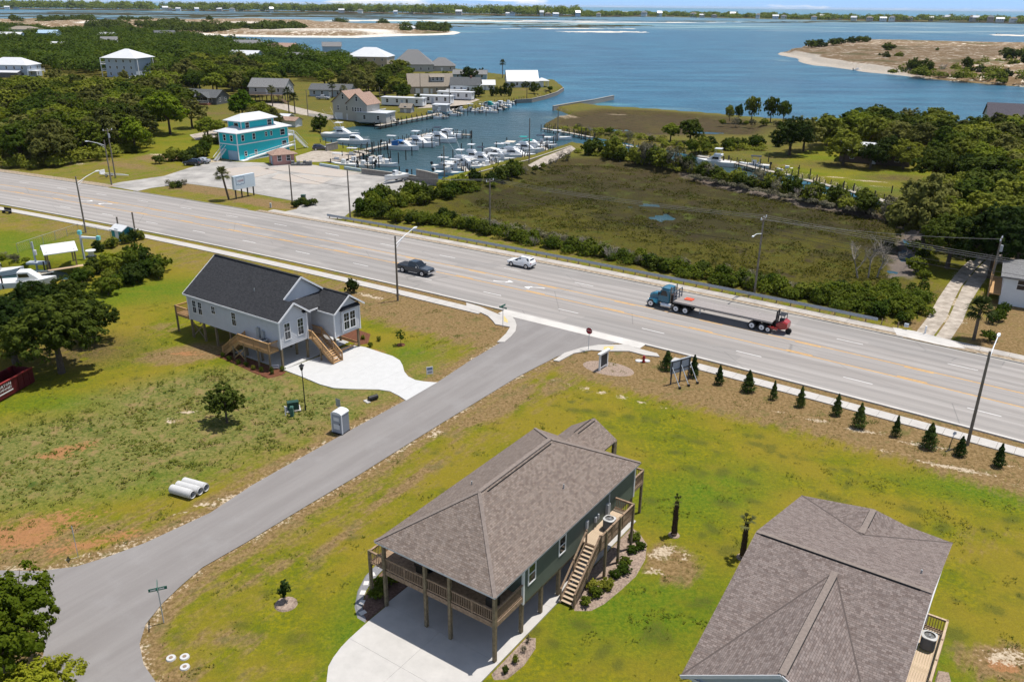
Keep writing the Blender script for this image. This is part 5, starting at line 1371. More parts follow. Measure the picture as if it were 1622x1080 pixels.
b = MB(); b.box(.22,.4,-.45,.45,1.1,1.3); b.box(.2,.36,-.45,.45,1.9,2.05); b.box(.2,.33,-.45,.45,2.6,2.72); b.build('carriage', BLACK, fk)
b = MB()
for x, y in ((-.7,-.6),(-.7,.6),(.0,-.6),(.0,.6)): b.box(x - .03, x + .03, y - .03, y + .03,1.4,2.35)
b.box(-.75,.05,-.65,.65,2.35,2.40); b.build('overhead_guard', BLACK, fk); MB().box(-.6,-.15,.05,.55,1.35,1.9).build('seat', BLACK, fk)

# ------------------------------------------------------------------ lamps, poles, wires
def road_lamp(s, off, h, toward, label, arm=4.2, two=False):
    p = RD(s, off); q = RD(s, off + toward) - p
    t = thing('street_lamp', label, 'street lamp', p, math.atan2(q.y, q.x))
    MB().tube((0,0,-.3),(0,0, h),.155,.11, n=10).build('pole', POLE, t)
    a = MB().path([Vector((.1,0, h - 1.1)), Vector((arm * .45,0, h - .35)), Vector((arm - .4,0, h + .25))], [.055,.05,.04], 8).build('arm', ALU, t)
    MB().path([Vector((.1,0, h - 1.6)), Vector((arm * .35,0, h - .6))], [.03,.03], 6).build('arm_brace', ALU, t)
    b = MB(); b.loft([[(arm - .45,-.08, h + .18),(arm - .45,.08, h + .18),(arm - .45,.08, h + .3),(arm - .45,-.08, h + .3)], [(arm - .1,-.16, h + .2),(arm - .1,.16, h + .2),(arm - .1,.14, h + .36),(arm - .1,-.14, h + .36)], [(arm + .3,-.1, h + .25),(arm + .3,.1, h + .25),(arm + .3,.08, h + .36),(arm + .3,-.08, h + .36)]])
    b.build('lamp_head', ALU, t)
    return t
road_lamp(-70.6,-13.2,8.9,1, 'wooden street lamp with white arm on the lawn beside the pale grey house')
road_lamp(-.7,-12.0,9.3,1, 'thick wooden street lamp with white arm in the row of small cedars')
road_lamp(-139,-13.9,9.6,1, 'wooden street lamp with white arm by the boat hoist and chain fence')
road_lamp(-169.5,15.0,9.6,-1, 'street lamp at the kerb by the trailer frame across the highway')
def arm_top(t, h, w, n=3, zz=0):
    b = MB().box(-.06,.06,-w / 2, w / 2, h - .35 + zz, h - .23 + zz); b.build('cross_arm', POLE, t)
    for i in range(n):
        y = -w / 2 + .1 + (w - .2) * i / (n - 1)
        MB().tube((0, y, h - .23 + zz),(0, y, h + .06 + zz),.09,.06).build('insulator', ALU, t)
def util_pole(px, py, h, label, rot=0.0, arms=True, can=False, p=None):
    p = p or at(px, py)
    t = thing('utility_pole', label, 'utility pole', p, rot)
    MB().tube((0,0,-.3),(0,0, h),.16,.11, n=10).build('pole', POLE, t)
    if arms: arm_top(t, h, 2.2)
    if can: MB().tube((.25,0, h - 1.9),(.25,0, h - 1.0),.2, n=12).build('transformer', GREYBOX, t)
    return t
hw = RDdir(-40)
p1 = RD(-32.2,17.65)
up1 = util_pole(0,0,11.0, 'tall utility pole with lamp arm beside the guardrail and salt marsh', hw, p=p1)
MB().path([Vector((0,-.1,8.7)), Vector((0,-2.3,9.1)), Vector((0,-3.4,9.05))], [.05,.045,.04]).build('lamp_arm', ALU, up1); MB().box(-.1,.1,-3.8,-3.3,8.98,9.12).build('lamp_head', ALU, up1)
p0 = at(776,365); util_pole(776,365,9.0, 'utility pole standing in the shrubs at the marsh edge', hw)
p2 = at(1565,468); util_pole(1565,468,8.3, 'utility pole with transformer under the big oak by the gravel drive', hw, can=True)
p3 = at(183,282); util_pole(183,282,10.8, 'utility pole with transformer beside the empty boat trailer', hw, can=True)
p4 = at(463,320); util_pole(463,320,7.4, 'plain pole at the corner of the brown grass island', hw, arms=False)
p5_ = at(555,347); util_pole(555,347,9.2, 'plain pole at the end of the guardrail by the marina yard', hw, arms=False)
for (px, py, h, lb) in ((666,150,9, 'service pole with transformer among the trees behind the cream house'),(838,258,11, 'tall mooring pole on the quay between the moored boats'),(883,222,9, 'slim pole on the quay near the dock end'),(704,288,8, 'slim pale pole at the end of the wooden bulkhead'),
                        (602,163,6, 'short pole beside the cream house'),(712,168,7, 'slim pole by the white trailers'),(488,184,9, 'slim pole beside the looping drive and palms')):
    util_pole(px, py, h, lb, hw, arms=False)
def wire(a, b_, sag, label, group, r=.019, n=14):
    a, b_ = Vector(a), Vector(b_); pts = [a.lerp(b_, i / n) - Vector((0,0, sag * 4 * (i / n) * (1 - i / n))) for i in range(n + 1)]
    o = MB().path(pts, [r] * (n + 1),4).build('power_line', BLACK if r > .0195 else mat('wire_grey', (.16,.16,.16),.6)); tag(o, label, 'power line', group)
nrm = RD(-32,18) - RD(-32,17)
p_out = RD(48,20); p_left = at(300,300)
for k_ in (-1,0,1):
    wire(p0 + nrm * k_ + Vector((0,0,9.0)), p1 + nrm * k_ + Vector((0,0,11.0)),.5, 'thin overhead power line crossing the marsh edge', 'overhead lines between the two marsh poles')
    wire(p1 + nrm * k_ + Vector((0,0,11.0)), p_out + nrm * k_ + Vector((0,0,11)),.9, 'thin overhead power line running past the big oak', 'overhead lines beyond the lamp pole')
    wire(p0 + nrm * k_ + Vector((0,0,9.0)), p5_ + nrm * k_ * .2 + Vector((0,0,8.8 - .3 * k_)),.5, 'thin overhead power line above the roadside shrubs', 'overhead lines to the marina yard')
for z in (9.6,9.0): wire(p1 + Vector((0,0, z)), p_out + Vector((0,0, z)),1.0, 'thick overhead cable below the power lines past the big oak', 'overhead lines beyond the lamp pole', .022)
wire(p1 + Vector((0,0,7.4)), p0 + Vector((0,0,6.8)),.8, 'dark telephone cable sagging across the marsh edge', None, .025)
wire(p1 + Vector((0,0,10.6)), p2 + Vector((0,0,8.1)),.5, 'service line from the lamp pole to the oak tree pole', None)
wire(p4 + Vector((0,0,5.6)), p5_ + Vector((0,0,6.0)),.4, 'dark cable slung above the marina yard', None, .022)
# guardrail
gr = thing('guardrail', 'galvanised steel guardrail along the salt marsh side of the highway', 'guardrail', (0,0,0))
prof = [(-.02,.40),(.04,.46),(.04,.53),(-.04,.58),(-.04,.63),(.04,.68),(.04,.76),(-.02,.82)]
gs = np.arange(-111,-12.5,3.81)
for i in range(len(gs) - 1):
    V = []; 
    for s in (gs[i], gs[i + 1]): V.append([RD(s, 16.0 - .1 + o, z) for o, z in prof] + [RD(s, 16.0 - .088 + o, z) for o, z in prof[::-1]])
    MB().loft(V).build('rail_section', STEEL, gr)
pm_ = MB().box(-.05,.05,-.08,.08,-.4,.74).mesh('rail_post', WOOD_OLD)
for s in np.arange(-110.5,-12.6,1.905): inst(pm_, 'rail_post', gr, RD(s, 16.05), RDdir(s))
MB().box(-.25,.25,-.15,.15,.38,.8).build('end_terminal', STEEL, gr, loc=RD(-12.4,15.95), rz=RDdir(-12.4))
tag(MB().tube((0,0,0),(0,0,1.0),.11, n=10).build('marker_post', WHITE, loc=RD(-10.2,15.9)), 'white marker post beside the end of the guardrail', 'marker post')

# ------------------------------------------------------------------ signs
SGREEN = mat('sign_green', (0.008,0.12,0.085),.4,.08); SRED = mat('sign_red', (0.30,0.012,0.02),.4,.06); SBACK = mat('sign_back', (.36,.38,.40),.45,.08, metal=.3)
def text(body, size, m, parent, loc, rot, name='lettering', bold=False):
    cu = bpy.data.curves.new(name, 'FONT'); cu.body = body; cu.size = size; cu.align_x = 'CENTER'; cu.align_y = 'CENTER'; cu.extrude = .003; cu.resolution_u = 1
    tmp = bpy.data.objects.new(name, cu); col.objects.link(tmp)
    dg = bpy.context.evaluated_depsgraph_get(); me = bpy.data.meshes.new_from_object(tmp.evaluated_get(dg))
    bpy.data.objects.remove(tmp); me.materials.clear(); me.materials.append(m)
    o = bpy.data.objects.new(name, me); col.objects.link(o); o.parent = parent; o.location = loc; o.rotation_euler = rot
    return o
p = at(932,555); t = thing('stop_sign', 'red octagonal stop sign on a thin post at the street corner', 'stop sign', p, math.atan2(-p.y, -p.x) + R_(90 - 25))
MB().box(-.025,.025,-.02,.02,0,2.75).build('post', STEEL, t)
oc = lambda r: [(r * math.cos(R_(22.5 + 45 * i)), r * math.sin(R_(22.5 + 45 * i)) + 2.45) for i in range(8)]
b = MB(); b.profile(oc(.42), 'y', -.034,-.024); b.build('border', WHITE, t); b = MB(); b.profile(oc(.385), 'y', -.040,-.034); b.build('face', SRED, t)
text('STOP', .30, WHITE, t, (0,-.042,2.44),(R_(90),0,0))
def name_sign(px, py, label, rz, h=2.75):
    t = thing('street_name_sign', label, 'street sign', at(px, py), rz)
    MB().tube((0,0,0),(0,0, h),.035, n=8).build('post', STEEL, t)
    MB().box(-.55,.55,-.012,.012, h - .22, h).build('name_blade', SGREEN, t)
    MB().box(-.012,.012,-.55,.55, h + .02, h + .24).build('name_blade', SGREEN, t)
    for x in (-.28,.22): MB().box(x - .16, x + .16,-.016,-.0125, h - .16, h - .07).build('lettering', WHITE, t)
    return t
name_sign(796.5,519, 'green crossed street name sign on the corner walk at the highway', R_(-33))
name_sign(259.5,985.5, 'green crossed street name sign where the side street bends', R_(22))
t = thing('diamond_sign', 'thin road sign seen from behind beside the sandy junction verge', 'sign', at(124,882), R_(40))
MB().box(-.03,.03,-.02,.02,0,2.6).build('post', STEEL, t); MB().add([(-.5,-.03,2.2),(0,-.03,1.7),(.5,-.03,2.2),(0,-.03,2.7),(-.5,-.035,2.2),(0,-.035,1.7),(.5,-.035,2.2),(0,-.035,2.7)], [[0,1,2,3], [7,6,5,4], [0,4,5,1], [1,5,6,2], [2,6,7,3], [3,7,4,0]]).build('sign_plate', SBACK, t); t.rotation_euler = (0,0, R_(120))
t = thing('diamond_sign', 'grey back of a diamond road sign beside the portable toilet', 'sign', at(537,664), R_(56))
MB().box(-.03,.03,-.02,.02,0,1.9).build('post', STEEL, t); MB().bar((0,-.03,1.35),(0,-.03,2.2),.012,.6).build('sign_plate', SBACK, t)
# white framed board with dark face
a_p, b_p = at(949.5,587), at(961,580); mid = (a_p + b_p) / 2; L = (b_p - a_p).length
t = thing('notice_board', 'white framed notice board with a dark face in a mulch patch by the corner', 'sign', mid, math.atan2((b_p - a_p).y, (b_p - a_p).x))
for s in (-1,1): MB().box(s * L/2 - .09, s * L/2 + .09,-.09,.09,0,2.0).build('post', WHITE, t)
MB().box(-L/2 + .09, L/2 - .09,-.05,.05,.35,1.72).build('face', mat('chalk_board', (.03,.035,.045),.5), t)
b = MB(); b.profile([(-L/2 - .3,1.9),(L/2 + .3,1.9),(L/2 + .3,2.06),(-L/2 - .3,2.06)], 'y', -.17,.17); b.build('cap', WHITE, t)
MB().box(-L/2 + .09, L/2 - .09,-.06,.06,1.72,1.9).build('frame', WHITE, t); MB().box(-L/2 + .09, L/2 - .09,-.06,.06,.22,.35).build('frame', WHITE, t)
o = MB().tube((0,0,-.05),(0,0,.02),2.6,2.2, n=22).build('mulch_bed', MULCH_PALE, loc=mid + Vector((.6,.1,0))); o.rotation_euler = (0,0, R_(-30)); o.scale = (1.2,.7,1); tag(o, 'pinkish mulch patch round the notice board', kind='structure')
# billboard seen from behind
a_p, b_p = at(1062,609), at(1090,601); mid = (a_p + b_p) / 2; L = (b_p - a_p).length; az = math.atan2((b_p - a_p).y, (b_p - a_p).x)
t = thing('billboard', 'grey roadside billboard seen from behind with slanting props among the cedars', 'billboard', mid, az)
BB = mat('board_back', (.33,.38,.44),.5,.06)
MB().box(-L/2 - .1, L/2 + .1,.05,.1,1.15,2.6).build('panel', BB, t)
for x in (-L/2,0, L/2):
    MB().box(x - .06, x + .06,-.06,.05,0,2.65).build('post', mat('dark_steel_post', (.05,.055,.065),.6), t); MB().bar((x, -.05,2.0),(x + .15,-1.25,.05),.07,.07).build('prop', STEEL, t)
    MB().box(x + .05, x + .25,-1.38,-1.15,0,.2).build('footing', BLACK, t)
for z in (1.6,2.55): MB().box(-L/2 - .1, L/2 + .1,-.02,.05, z - .05, z + .05).build('batten', MATS['dark_steel_post'], t)
MB().box(-L/2 - .12, L/2 + .12,.0,.14,2.6,2.68).build('top_rail', STEEL, t)
# marina yard sign on four posts
zb = lambda x, y: at(340 + x / 11.586,255 + y / 11.586)
a_p, b_p = zb(398,700), zb(722,630); mid = (a_p + b_p) / 2; L = (b_p - a_p).length; az = math.atan2((b_p - a_p).y, (b_p - a_p).x)
t = thing('yard_sign', 'large pale sign board on four dark posts in the brown grass island', 'sign', mid, az)
for i in range(4): MB().box(-L/2 + L * i/3 - .1,-L/2 + L * i/3 + .1,-.1,.1,0,2.0).build('post', mat('dark_post', (.03,.028,.026),.8), t)
SB = mat('sign_pale_blue', (.52,.60,.66),.5,.05)
MB().box(-L/2 - .4, L/2 + .4,-.3,.3,1.9,4.6).build('board', SB, t)
lx = -L/2 + .55
b = MB()
BLU = mat('sign_blue_line', (.10,.20,.33),.5)
out = [(-.35,4.35),(1.7,4.35),(1.7,2.95),(1.35,2.85),(.95,3.0),(.55,2.7),(.15,2.95),(-.35,2.8)]
for i in range(len(out)):
    a, c = out[i], out[(i + 1) % len(out)]; b.bar((lx + a[0], -.305, a[1]),(lx + c[0], -.305, c[1]),.02,.07)
b.build('outline_mark', BLU, t)
text('LEASE', .50, SRED, t, (lx + .85,-.31,3.55),(R_(90),0,0)); text('for', .28, SRED, t, (lx + .0,-.31,3.58),(R_(90),0,0))
# small signs
def small_sign(px, py, label, rz, w=.6, h=.75, z=.35, m=None):
    t = thing('yard_notice', label, 'sign', at(px, py), rz)
    for s in (-1,1): MB().box(s * w/2 - .015, s * w/2 + .015,-.01,.01,0, z + h).build('stake', STEEL, t)
    f = MB().box(-w/2, w/2,-.02,.02, z, z + h).build('face', WHITE, t)
    MB().box(-w/2 + .06, w/2 - .06,-.026,-.02, z + h * .55, z + h - .08).build('printed_panel', mat('print_blue', (.18,.24,.33),.6), f); MB().box(-w/2 + .1, w/2 - .1,-.026,-.02, z + .12, z + h * .4).build('printed_panel', mat('print_grey', (.3,.32,.34),.6), f)
small_sign(681,597, 'small white estate sign by the bright driveway mouth', R_(20),.7,.85); small_sign(436,586, 'low white sign board in the red mulch by the carport post', R_(10),.8,.4,.2)

# ------------------------------------------------------------------ small things on the plots
PGREY = mat('toilet_grey', (.20,.22,.25),.5,.06); PWH = mat('toilet_white', (.62,.64,.66),.4,.05)
t = thing('portable_toilet', 'grey portable toilet with white domed roof at the street edge', 'portable toilet', at(540.5,683), R_(HA - 90 + 8))
b = MB()
b.box(-.56,.56,-.56,.56,.1,2.02); b.build('cabin', PGREY, t)
b = MB(); b.loft([[(x, -.6,2.0 + .26 * math.sqrt(max(0,1 - (x / .62) ** 2))) for x in np.linspace(-.6,.6,9)] + [(.6,-.6,1.97),(-.6,-.6,1.97)], [(x, .6,2.0 + .26 * math.sqrt(max(0,1 - (x / .62) ** 2))) for x in np.linspace(-.6,.6,9)] + [(.6,.6,1.97),(-.6,.6,1.97)]]); b.build('roof', PWH, t)
MB().box(-.6,.6,-.6,.6,0,.1).build('base', BLACK, t)
d_ = MB().box(-.45,.45,-.60,-.565,.15,1.95).build('door', mat('toilet_door', (.30,.33,.38),.5), t)
MB().box(-.3,.3,-.612,-.601,1.35,1.7).build('notice', PWH, d_); MB().box(-.34,.34,-.612,-.601,.5,1.0).build('vent_grid', PWH, d_); MB().box(.3,.38,-.63,-.601,1.0,1.15).build('handle', BLACK, d_)
for x in (-.56,.56): MB().box(x - .05, x + .05,-.59,-.49,.1,2.0).build('corner_strip', PWH, t)
CP = mat('pipe_concrete', (.46,.46,.455),.85,.08,3)
for i, ((x0, y0),(x1, y1)) in enumerate((((360,590),(875,740)),((505,500),(1060,650)),((660,415),(1205,565)))):
    p, q = at(250 + x0 / 15.43,740 + (y0 + 25) / 15.43), at(250 + x1 / 15.43,740 + (y1 + 25) / 15.43)
    d = q - p; t = thing('concrete_pipe', ['concrete drain pipe lying beside the street, the one farthest from the shrubs', 'middle one of three concrete drain pipes lying beside the street', 'concrete drain pipe lying in the grass, the one nearest the small wild tree'][i], 'pipe', p, math.atan2(d.y, d.x), 'three drain pipes beside the street')
    n = 24; L = max(2.2, d.length); ri, ro = .29,.37
    rings = [[(x, r * math.cos(2*math.pi*k/n), ro + r * math.sin(2*math.pi*k/n)) for k in range(n)] for x, r in ((0, ri),(0, ro),(L - .12, ro),(L - .12, ro - .05),(L, ro - .05),(L, ri),(0, ri))]
    MB().loft(rings, caps=False).build('barrel', CP, t, smooth=False)
    MB().tube((L * .3,0, ro),(L * .32,0, ro), ri - .005, n=16).build('bore', BLACK, t)
t = thing('lamp_post', 'slim black lamp post with lantern beside the bright driveway', 'lamp post', at(484,650),0)
MB().tube((0,0,0),(0,0,.5),.09,.07, n=10).build('base', BLACK, t); MB().tube((0,0,.5),(0,0,4.3),.055,.045, n=10).build('post', BLACK, t)
b = MB(); b.loft([ring(0,.0,0,0,0)] * 2) if False else None
b = MB(); sq = lambda r, z: [(-r, -r, z),(r, -r, z),(r, r, z),(-r, r, z)]
b.loft([sq(.06,4.3), sq(.10,4.36), sq(.17,4.75), sq(.24,4.78), sq(.06,4.95), sq(.02,5.05)]); b.build('lantern', BLACK, t)
b = MB(); b.loft([sq(.105,4.40), sq(.165,4.72)]); b.build('lantern_glass', mat('lantern_glass', (.35,.34,.32),.2), t)
TGRN = mat('utility_green', (.022,.06,.045),.5,.08)
t = thing('transformer_box', 'dark green transformer box on a pad beside the lamp post', 'transformer', at(464.5,648), R_(20)); b = MB(); b.profile([(-.5,.1),(.5,.1),(.5,.75),(.1,.95),(-.5,.95)], 'x', -.55,.55); b.build('cabinet', TGRN, t); MB().box(-.7,.7,-.65,.65,-.05,.1).build('pad', CONC2, t); MB().box(-.5,.5,.5,.53,.15,.7).build('door', mat('door_dark', (.03,.035,.035),.5), t)
t = thing('utility_pedestal', 'small pale green telephone pedestal by the transformer box', 'utility box', at(463,659),0); MB().box(-.16,.16,-.16,.16,0,.95).build('box', mat('ped_green', (.05,.13,.10),.5), t); b = MB(); b.loft([sq(.18,.95), sq(.12,1.06)]); b.build('cap', MATS['ped_green'], t)
tag(MB().tube((0,0,0),(0,0,1.0),.06, n=8).build('vent_stack', WHITE, loc=at(452.5,658)), 'short white pipe standing beside the green pedestal', 'pipe')
t = thing('drain_pipe_end', 'black corrugated drain pipe end in the swale by the driveway', 'pipe', at(591,633), R_(40)); MB().tube((-.5,0,.25),(.5,0,.25),.25, n=14).build('barrel', BLACK, t); MB().box(-.9,-.5,-.4,.4,-.05,.06).build('apron', CONC2, t)
t = thing('fire_hydrant', 'red fire hydrant on the dry verge near the notice board', 'hydrant', at(1019.5,573.5),0)
MB().tube((0,0,0),(0,0,.65),.13,.12, n=12).build('barrel', SRED, t); MB().ball((0,0,.66),.15,10,6).build('bonnet', SRED, t); MB().tube((-.26,0,.48),(.26,0,.48),.07, n=8).build('outlet', SRED, t); MB().tube((0,0,.05),(0,0,.1),.2, n=12).build('flange', SRED, t)
for dx in (-7,5):
    o = MB().tube((0,0,-.02),(0,0,.06),.42,.40, n=16).build('valve_cover', CONC, loc=at(1019 + dx, 571.5)); tag(o, 'round white concrete valve cover beside the fire hydrant', 'valve cover', 'valve covers by the hydrant')
zc_ = lambda x, y: at(x / 3.119,860 + y / 3.119)
for i, (x, y) in enumerate(((845,568),(912,562),(913,612))):
    t = thing('valve_cover', ['round white valve collar beside the side street, the one closest to the asphalt', 'round white valve collar, the one closest to the crossed green sign', 'round white valve collar set apart from the pair'][i], 'valve cover', zc_(x, y),0)
    MB().tube((0,0,-.02),(0,0,.07),.30,.27, n=18).build('collar', CONC, t); MB().tube((0,0,.07),(0,0,.085),.12, n=14).build('lid', mat('rusty_lid', (.22,.16,.11),.8), t)
# roll-off container under the left trees
RC_ = mat('container_red', (.085,.008,.012),.5,.12)
a_p, b_p = at(0,637), at(55,606); d = (b_p - a_p).normalized()
t = thing('waste_container', 'dark red open-topped waste container with white lettering under the big tree', 'container', b_p, math.atan2(-d.y, -d.x))
L = 6.5; Wd = 2.3
b = MB(); b.box(0, L, 0,.08,.15,1.75); b.box(0, L, -Wd, -Wd + .08,.15,1.75); b.box(0,.08,-Wd + .08,0,.15,1.75); b.box(L - .08, L, -Wd + .08,0,.15,1.75); b.build('side_wall', RC_, t); MB().box(.08, L - .08,-Wd + .08,0,.15,.22).build('floor', BLACK, t)
for x in np.arange(.6, L, .75): MB().box(x - .05, x + .05,.08,.14,.2,1.7).build('rib', RC_, t) if not 2.5 < x < 5.9 else None
b = MB(); b.box(-.03, L + .03,-.06,.14,1.7,1.8); b.build('top_rail', mat('container_rail', (.24,.03,.03),.5), t)
for txt, z, sz in (('HORTON', 1.38,.46),('COMPANIES', 1.0,.36)): text(txt, sz, WHITE, t, (4.0,.16 if 0 else .095, z),(R_(90),0, R_(180)))
MB().box(2.9,5.2,.082,.095,.60,.72).build('lettering', WHITE, t)
# ------------------------------------------------------------------ buildings across the highway
EXC = []
METALW = mat('white_metal_roof', (.56,.57,.58),.35,.05,.5, spec=.4)
TEAL = mat('turquoise_siding', (0.014,.43,.49),.55,.05)
def wmat(n, c): return mat('wall_' + n, c, .6,.06,.8)
W_WHITE = wmat('white', (.64,.66,.68)); W_BLUEG = wmat('blue_grey', (.36,.42,.50)); W_CREAM = wmat('cream', (.42,.40,.36)); W_GREY = wmat('grey', (.36,.36,.36)); W_PINK = wmat('pink', (.46,.24,.21)); W_TAN = wmat('tan', (.38,.32,.25)); W_DK = wmat('dark', (.10,.105,.11)); W_LB = wmat('light_blue', (.30,.42,.52)); W_BRICK = wmat('brick', (.24,.11,.075))
RGREY = shingle('grey_shingles', (.15,.15,.15),(.22,.22,.22),(.20,.20,.21)); RDGREY = shingle('slate_shingles', (.085,.09,.095),(.13,.135,.14),(.115,.12,.125)); RTAN = shingle('tan_shingles', (.20,.17,.135),(.29,.25,.205),(.25,.22,.19)); RRED = shingle('faded_red_shingles', (.26,.165,.125),(.36,.25,.20),(.33,.25,.21))
def hip(b, x0, x1, y0, y1, z, h, ov=.5, rin=None):
    x0 -= ov; x1 += ov; y0 -= ov; y1 += ov
    w, d = x1 - x0, y1 - y0
    if w >= d:
        k = rin if rin is not None else d / 2; r = [(x0 + k, (y0 + y1) / 2, z + h),(x1 - k, (y0 + y1) / 2, z + h)]
        F = [[0,1,5,4], [1,2,5], [2,3,4,5], [3,0,4]]
    else:
        k = rin if rin is not None else w / 2; r = [((x0 + x1) / 2, y0 + k, z + h),((x0 + x1) / 2, y1 - k, z + h)]
        F = [[0,1,4], [1,2,5,4], [2,3,5], [3,0,4,5]]
    b.add([(x0, y0, z),(x1, y0, z),(x1, y1, z),(x0, y1, z)] + r + [(x0, y0, z - .18),(x1, y0, z - .18),(x1, y1, z - .18),(x0, y1, z - .18)], F + [[6,7,1,0], [7,8,2,1], [8,9,3,2], [9,6,0,3], [9,8,7,6]])
def gable(b, x0, x1, y0, y1, z, h, ov=.4, axis='x', off=0.0):
    if axis == 'x':
        ym = (y0 + y1) / 2 + off; e = .0
        b.slab([(x0 - ov, y0 - ov, z - ov * h / (ym - y0)),(x1 + ov, y0 - ov, z - ov * h / (ym - y0)),(x1 + ov, ym, z + h),(x0 - ov, ym, z + h)], .12)
        b.slab([(x0 - ov, ym, z + h),(x1 + ov, ym, z + h),(x1 + ov, y1 + ov, z - ov * h / (y1 - ym)),(x0 - ov, y1 + ov, z - ov * h / (y1 - ym))], .12)
    else:
        xm = (x0 + x1) / 2 + off
        b.slab([(x0 - ov, y0 - ov, z - ov * h / (xm - x0)),(xm, y0 - ov, z + h),(xm, y1 + ov, z + h),(x0 - ov, y1 + ov, z - ov * h / (xm - x0))], .12)
        b.slab([(xm, y0 - ov, z + h),(x1 + ov, y0 - ov, z - ov * h / (x1 - xm)),(x1 + ov, y1 + ov, z - ov * h / (x1 - xm)),(xm, y1 + ov, z + h)], .12)
def gends(b, x0, x1, y0, y1, z, h, axis='x'):
    if axis == 'x':
        for x in (x0, x1): b.add([(x, y0, z),(x, y1, z),(x, (y0 + y1) / 2, z + h - .13)], [[0,1,2]])
    else:
        for y in (y0, y1): b.add([(x0, y, z),(x1, y, z),((x0 + x1) / 2, y, z + h - .13)], [[0,1,2]])
def facade(root, x0, x1, y, z, n, w=.9, h=1.3, rz=0.0, axis='x', grid=False):
    for i in range(n):
        u = x0 + (x1 - x0) * (i + .5) / n
        if axis == 'x': window(root, u, y, z, w, h, rz, grid)
        else: window(root, y, u, z, w, h, rz, grid)
def house(px, py, label, w, d, h, rz, wm, rm, roof='gable', rh=2.4, axis='x', z0=0.0, wins=(3,2), floors=1, stilts=False, p=None, name='house', porch=None, cat='house', door=True, ov=.45):
    p = p or at(px, py); t = thing(name, label, cat, p, R_(rz)); EXC.append((p.x, p.y, max(w, d) * .58 + 1.5))
    x0, x1, y0, y1 = -w/2, w/2,-d/2, d/2
    b = MB(); b.box(x0, x1, y0, y1, z0, z0 + h)
    if roof == 'gable': gends(b, x0, x1, y0, y1, z0 + h, rh, axis)
    b.build('wall', wm, t)
    b = MB()
    if roof == 'gable': gable(b, x0, x1, y0, y1, z0 + h, rh, ov, axis)
    elif roof == 'hip': hip(b, x0, x1, y0, y1, z0 + h + .02, rh, ov)
    else: b.box(x0 - .3, x1 + .3, y0 - .3, y1 + .3, z0 + h, z0 + h + .22)
    b.build('roof', rm, t)
    for f in range(floors):
        zz = z0 + 1.0 + f * h / floors
        if wins[0]: facade(t, x0 + .4, x1 - .4, y0 - .012, zz, wins[0])
        if wins[1]: facade(t, y0 + .4, y1 - .4, x0 - .012, zz, wins[1], rz=R_(-90), axis='y'); facade(t, y0 + .4, y1 - .4, x1 + .012, zz, wins[1], rz=R_(90), axis='y')
    if door: MB().box(-.45,.45, y0 - .04, y0 - .005, z0, z0 + 2.05).build('door', W_WHITE if wm is not W_WHITE else W_BLUEG, t)
    if stilts:
        for x in np.linspace(x0 + .2, x1 - .2,4):
            for y in np.linspace(y0 + .2, y1 - .2,3): MB().box(x - .15, x + .15, y - .15, y + .15,0, z0).build('piling', W_WHITE if stilts == 'w' else WOOD_PILE, t)
    if porch:
        pd, pm2 = porch
        MB().box(x0, x1, y0 - pd, y0, max(0, z0 - .2), z0 + .02).build('porch_floor', WOOD_OLD, t); b = MB(); b.slab([(x0 - .3, y0 - pd - .3, z0 + 2.4),(x1 + .3, y0 - pd - .3, z0 + 2.4),(x1 + .3, y0, z0 + 2.9),(x0 - .3, y0, z0 + 2.9)], .1); b.build('porch_roof', pm2, t)
        for x in np.linspace(x0 + .1, x1 - .1,4): MB().box(x - .08, x + .08, y0 - pd, y0 - pd + .16, z0, z0 + 2.4).build('porch_post', WHITE, t)
        MB().box(x0, x1, y0 - pd, y0 - pd + .06, z0 + .85, z0 + .93).build('porch_rail', WHITE, t)
    return t
# turquoise building
to = at(379,255); TRZ = R_(59.7)
tq = thing('turquoise_house', 'tall turquoise house with white trim, stepped white metal roofs and a front stair', 'house', to, TRZ); EXC.append((to.x + 3, to.y + 9,12))
MB().box(0,17.5,0,6.4,2.6,6.75).build('wall', TEAL, tq); MB().box(0.05,17.4,.05,6.3,0,2.6).build('lower_wall', TEAL, tq); MB().box(-.06,0,.3,3.6,0,2.3).build('front_panel', W_LB, tq)
b = MB(); hip(b, 0,17.5,0,6.4,6.85,1.5,.9); b.build('lower_roof', METALW, tq)
MB().box(2.6,13.6,.9,5.5,6.9,9.35).build('upper_wall', TEAL, tq)
b = MB(); hip(b, 2.6,13.6,.9,5.5,9.4,1.5,.9); b.build('upper_roof', METALW, tq)
b = MB()
for x, y in ((0,0),(0,6.4),(17.5,0)): b.box(x - .1, x + .1, y - .1, y + .1,0,6.8)
b.build('corner_board', WHITE, tq)
b = MB(); b.box(-.03,17.53,-.03,6.43,3.75,3.98); b.build('band_board', WHITE, tq)
for x, y in ((2.6,.9),(2.6,5.5),(13.6,.9)): MB().box(x - .08, x + .08, y - .08, y + .08,6.9,9.36).build('corner_board', WHITE, tq)
for x, z, w_, h_ in ((1.9,4.7,.8,1.4),(5.6,4.7,.8,1.4),(9.8,5.0,.6,1.0),(11.6,5.0,.6,1.0),(15.6,4.7,1.5,1.4),(2.4,.9,.7,1.1),(5.8,.9,.7,1.1),(15.9,1.9,1.5,1.2)): window(tq, x, -.012, z, w_, h_)
for y in (1.9,4.4): window(tq, -.012, y, 4.7,.8,1.4, R_(-90))
window(tq, 4.6,.888,7.55,1.2,1.3); window(tq, 12.2,.888,7.55,1.4,1.3); window(tq, 2.588,2.6,7.2,1.4,1.6, R_(-90))
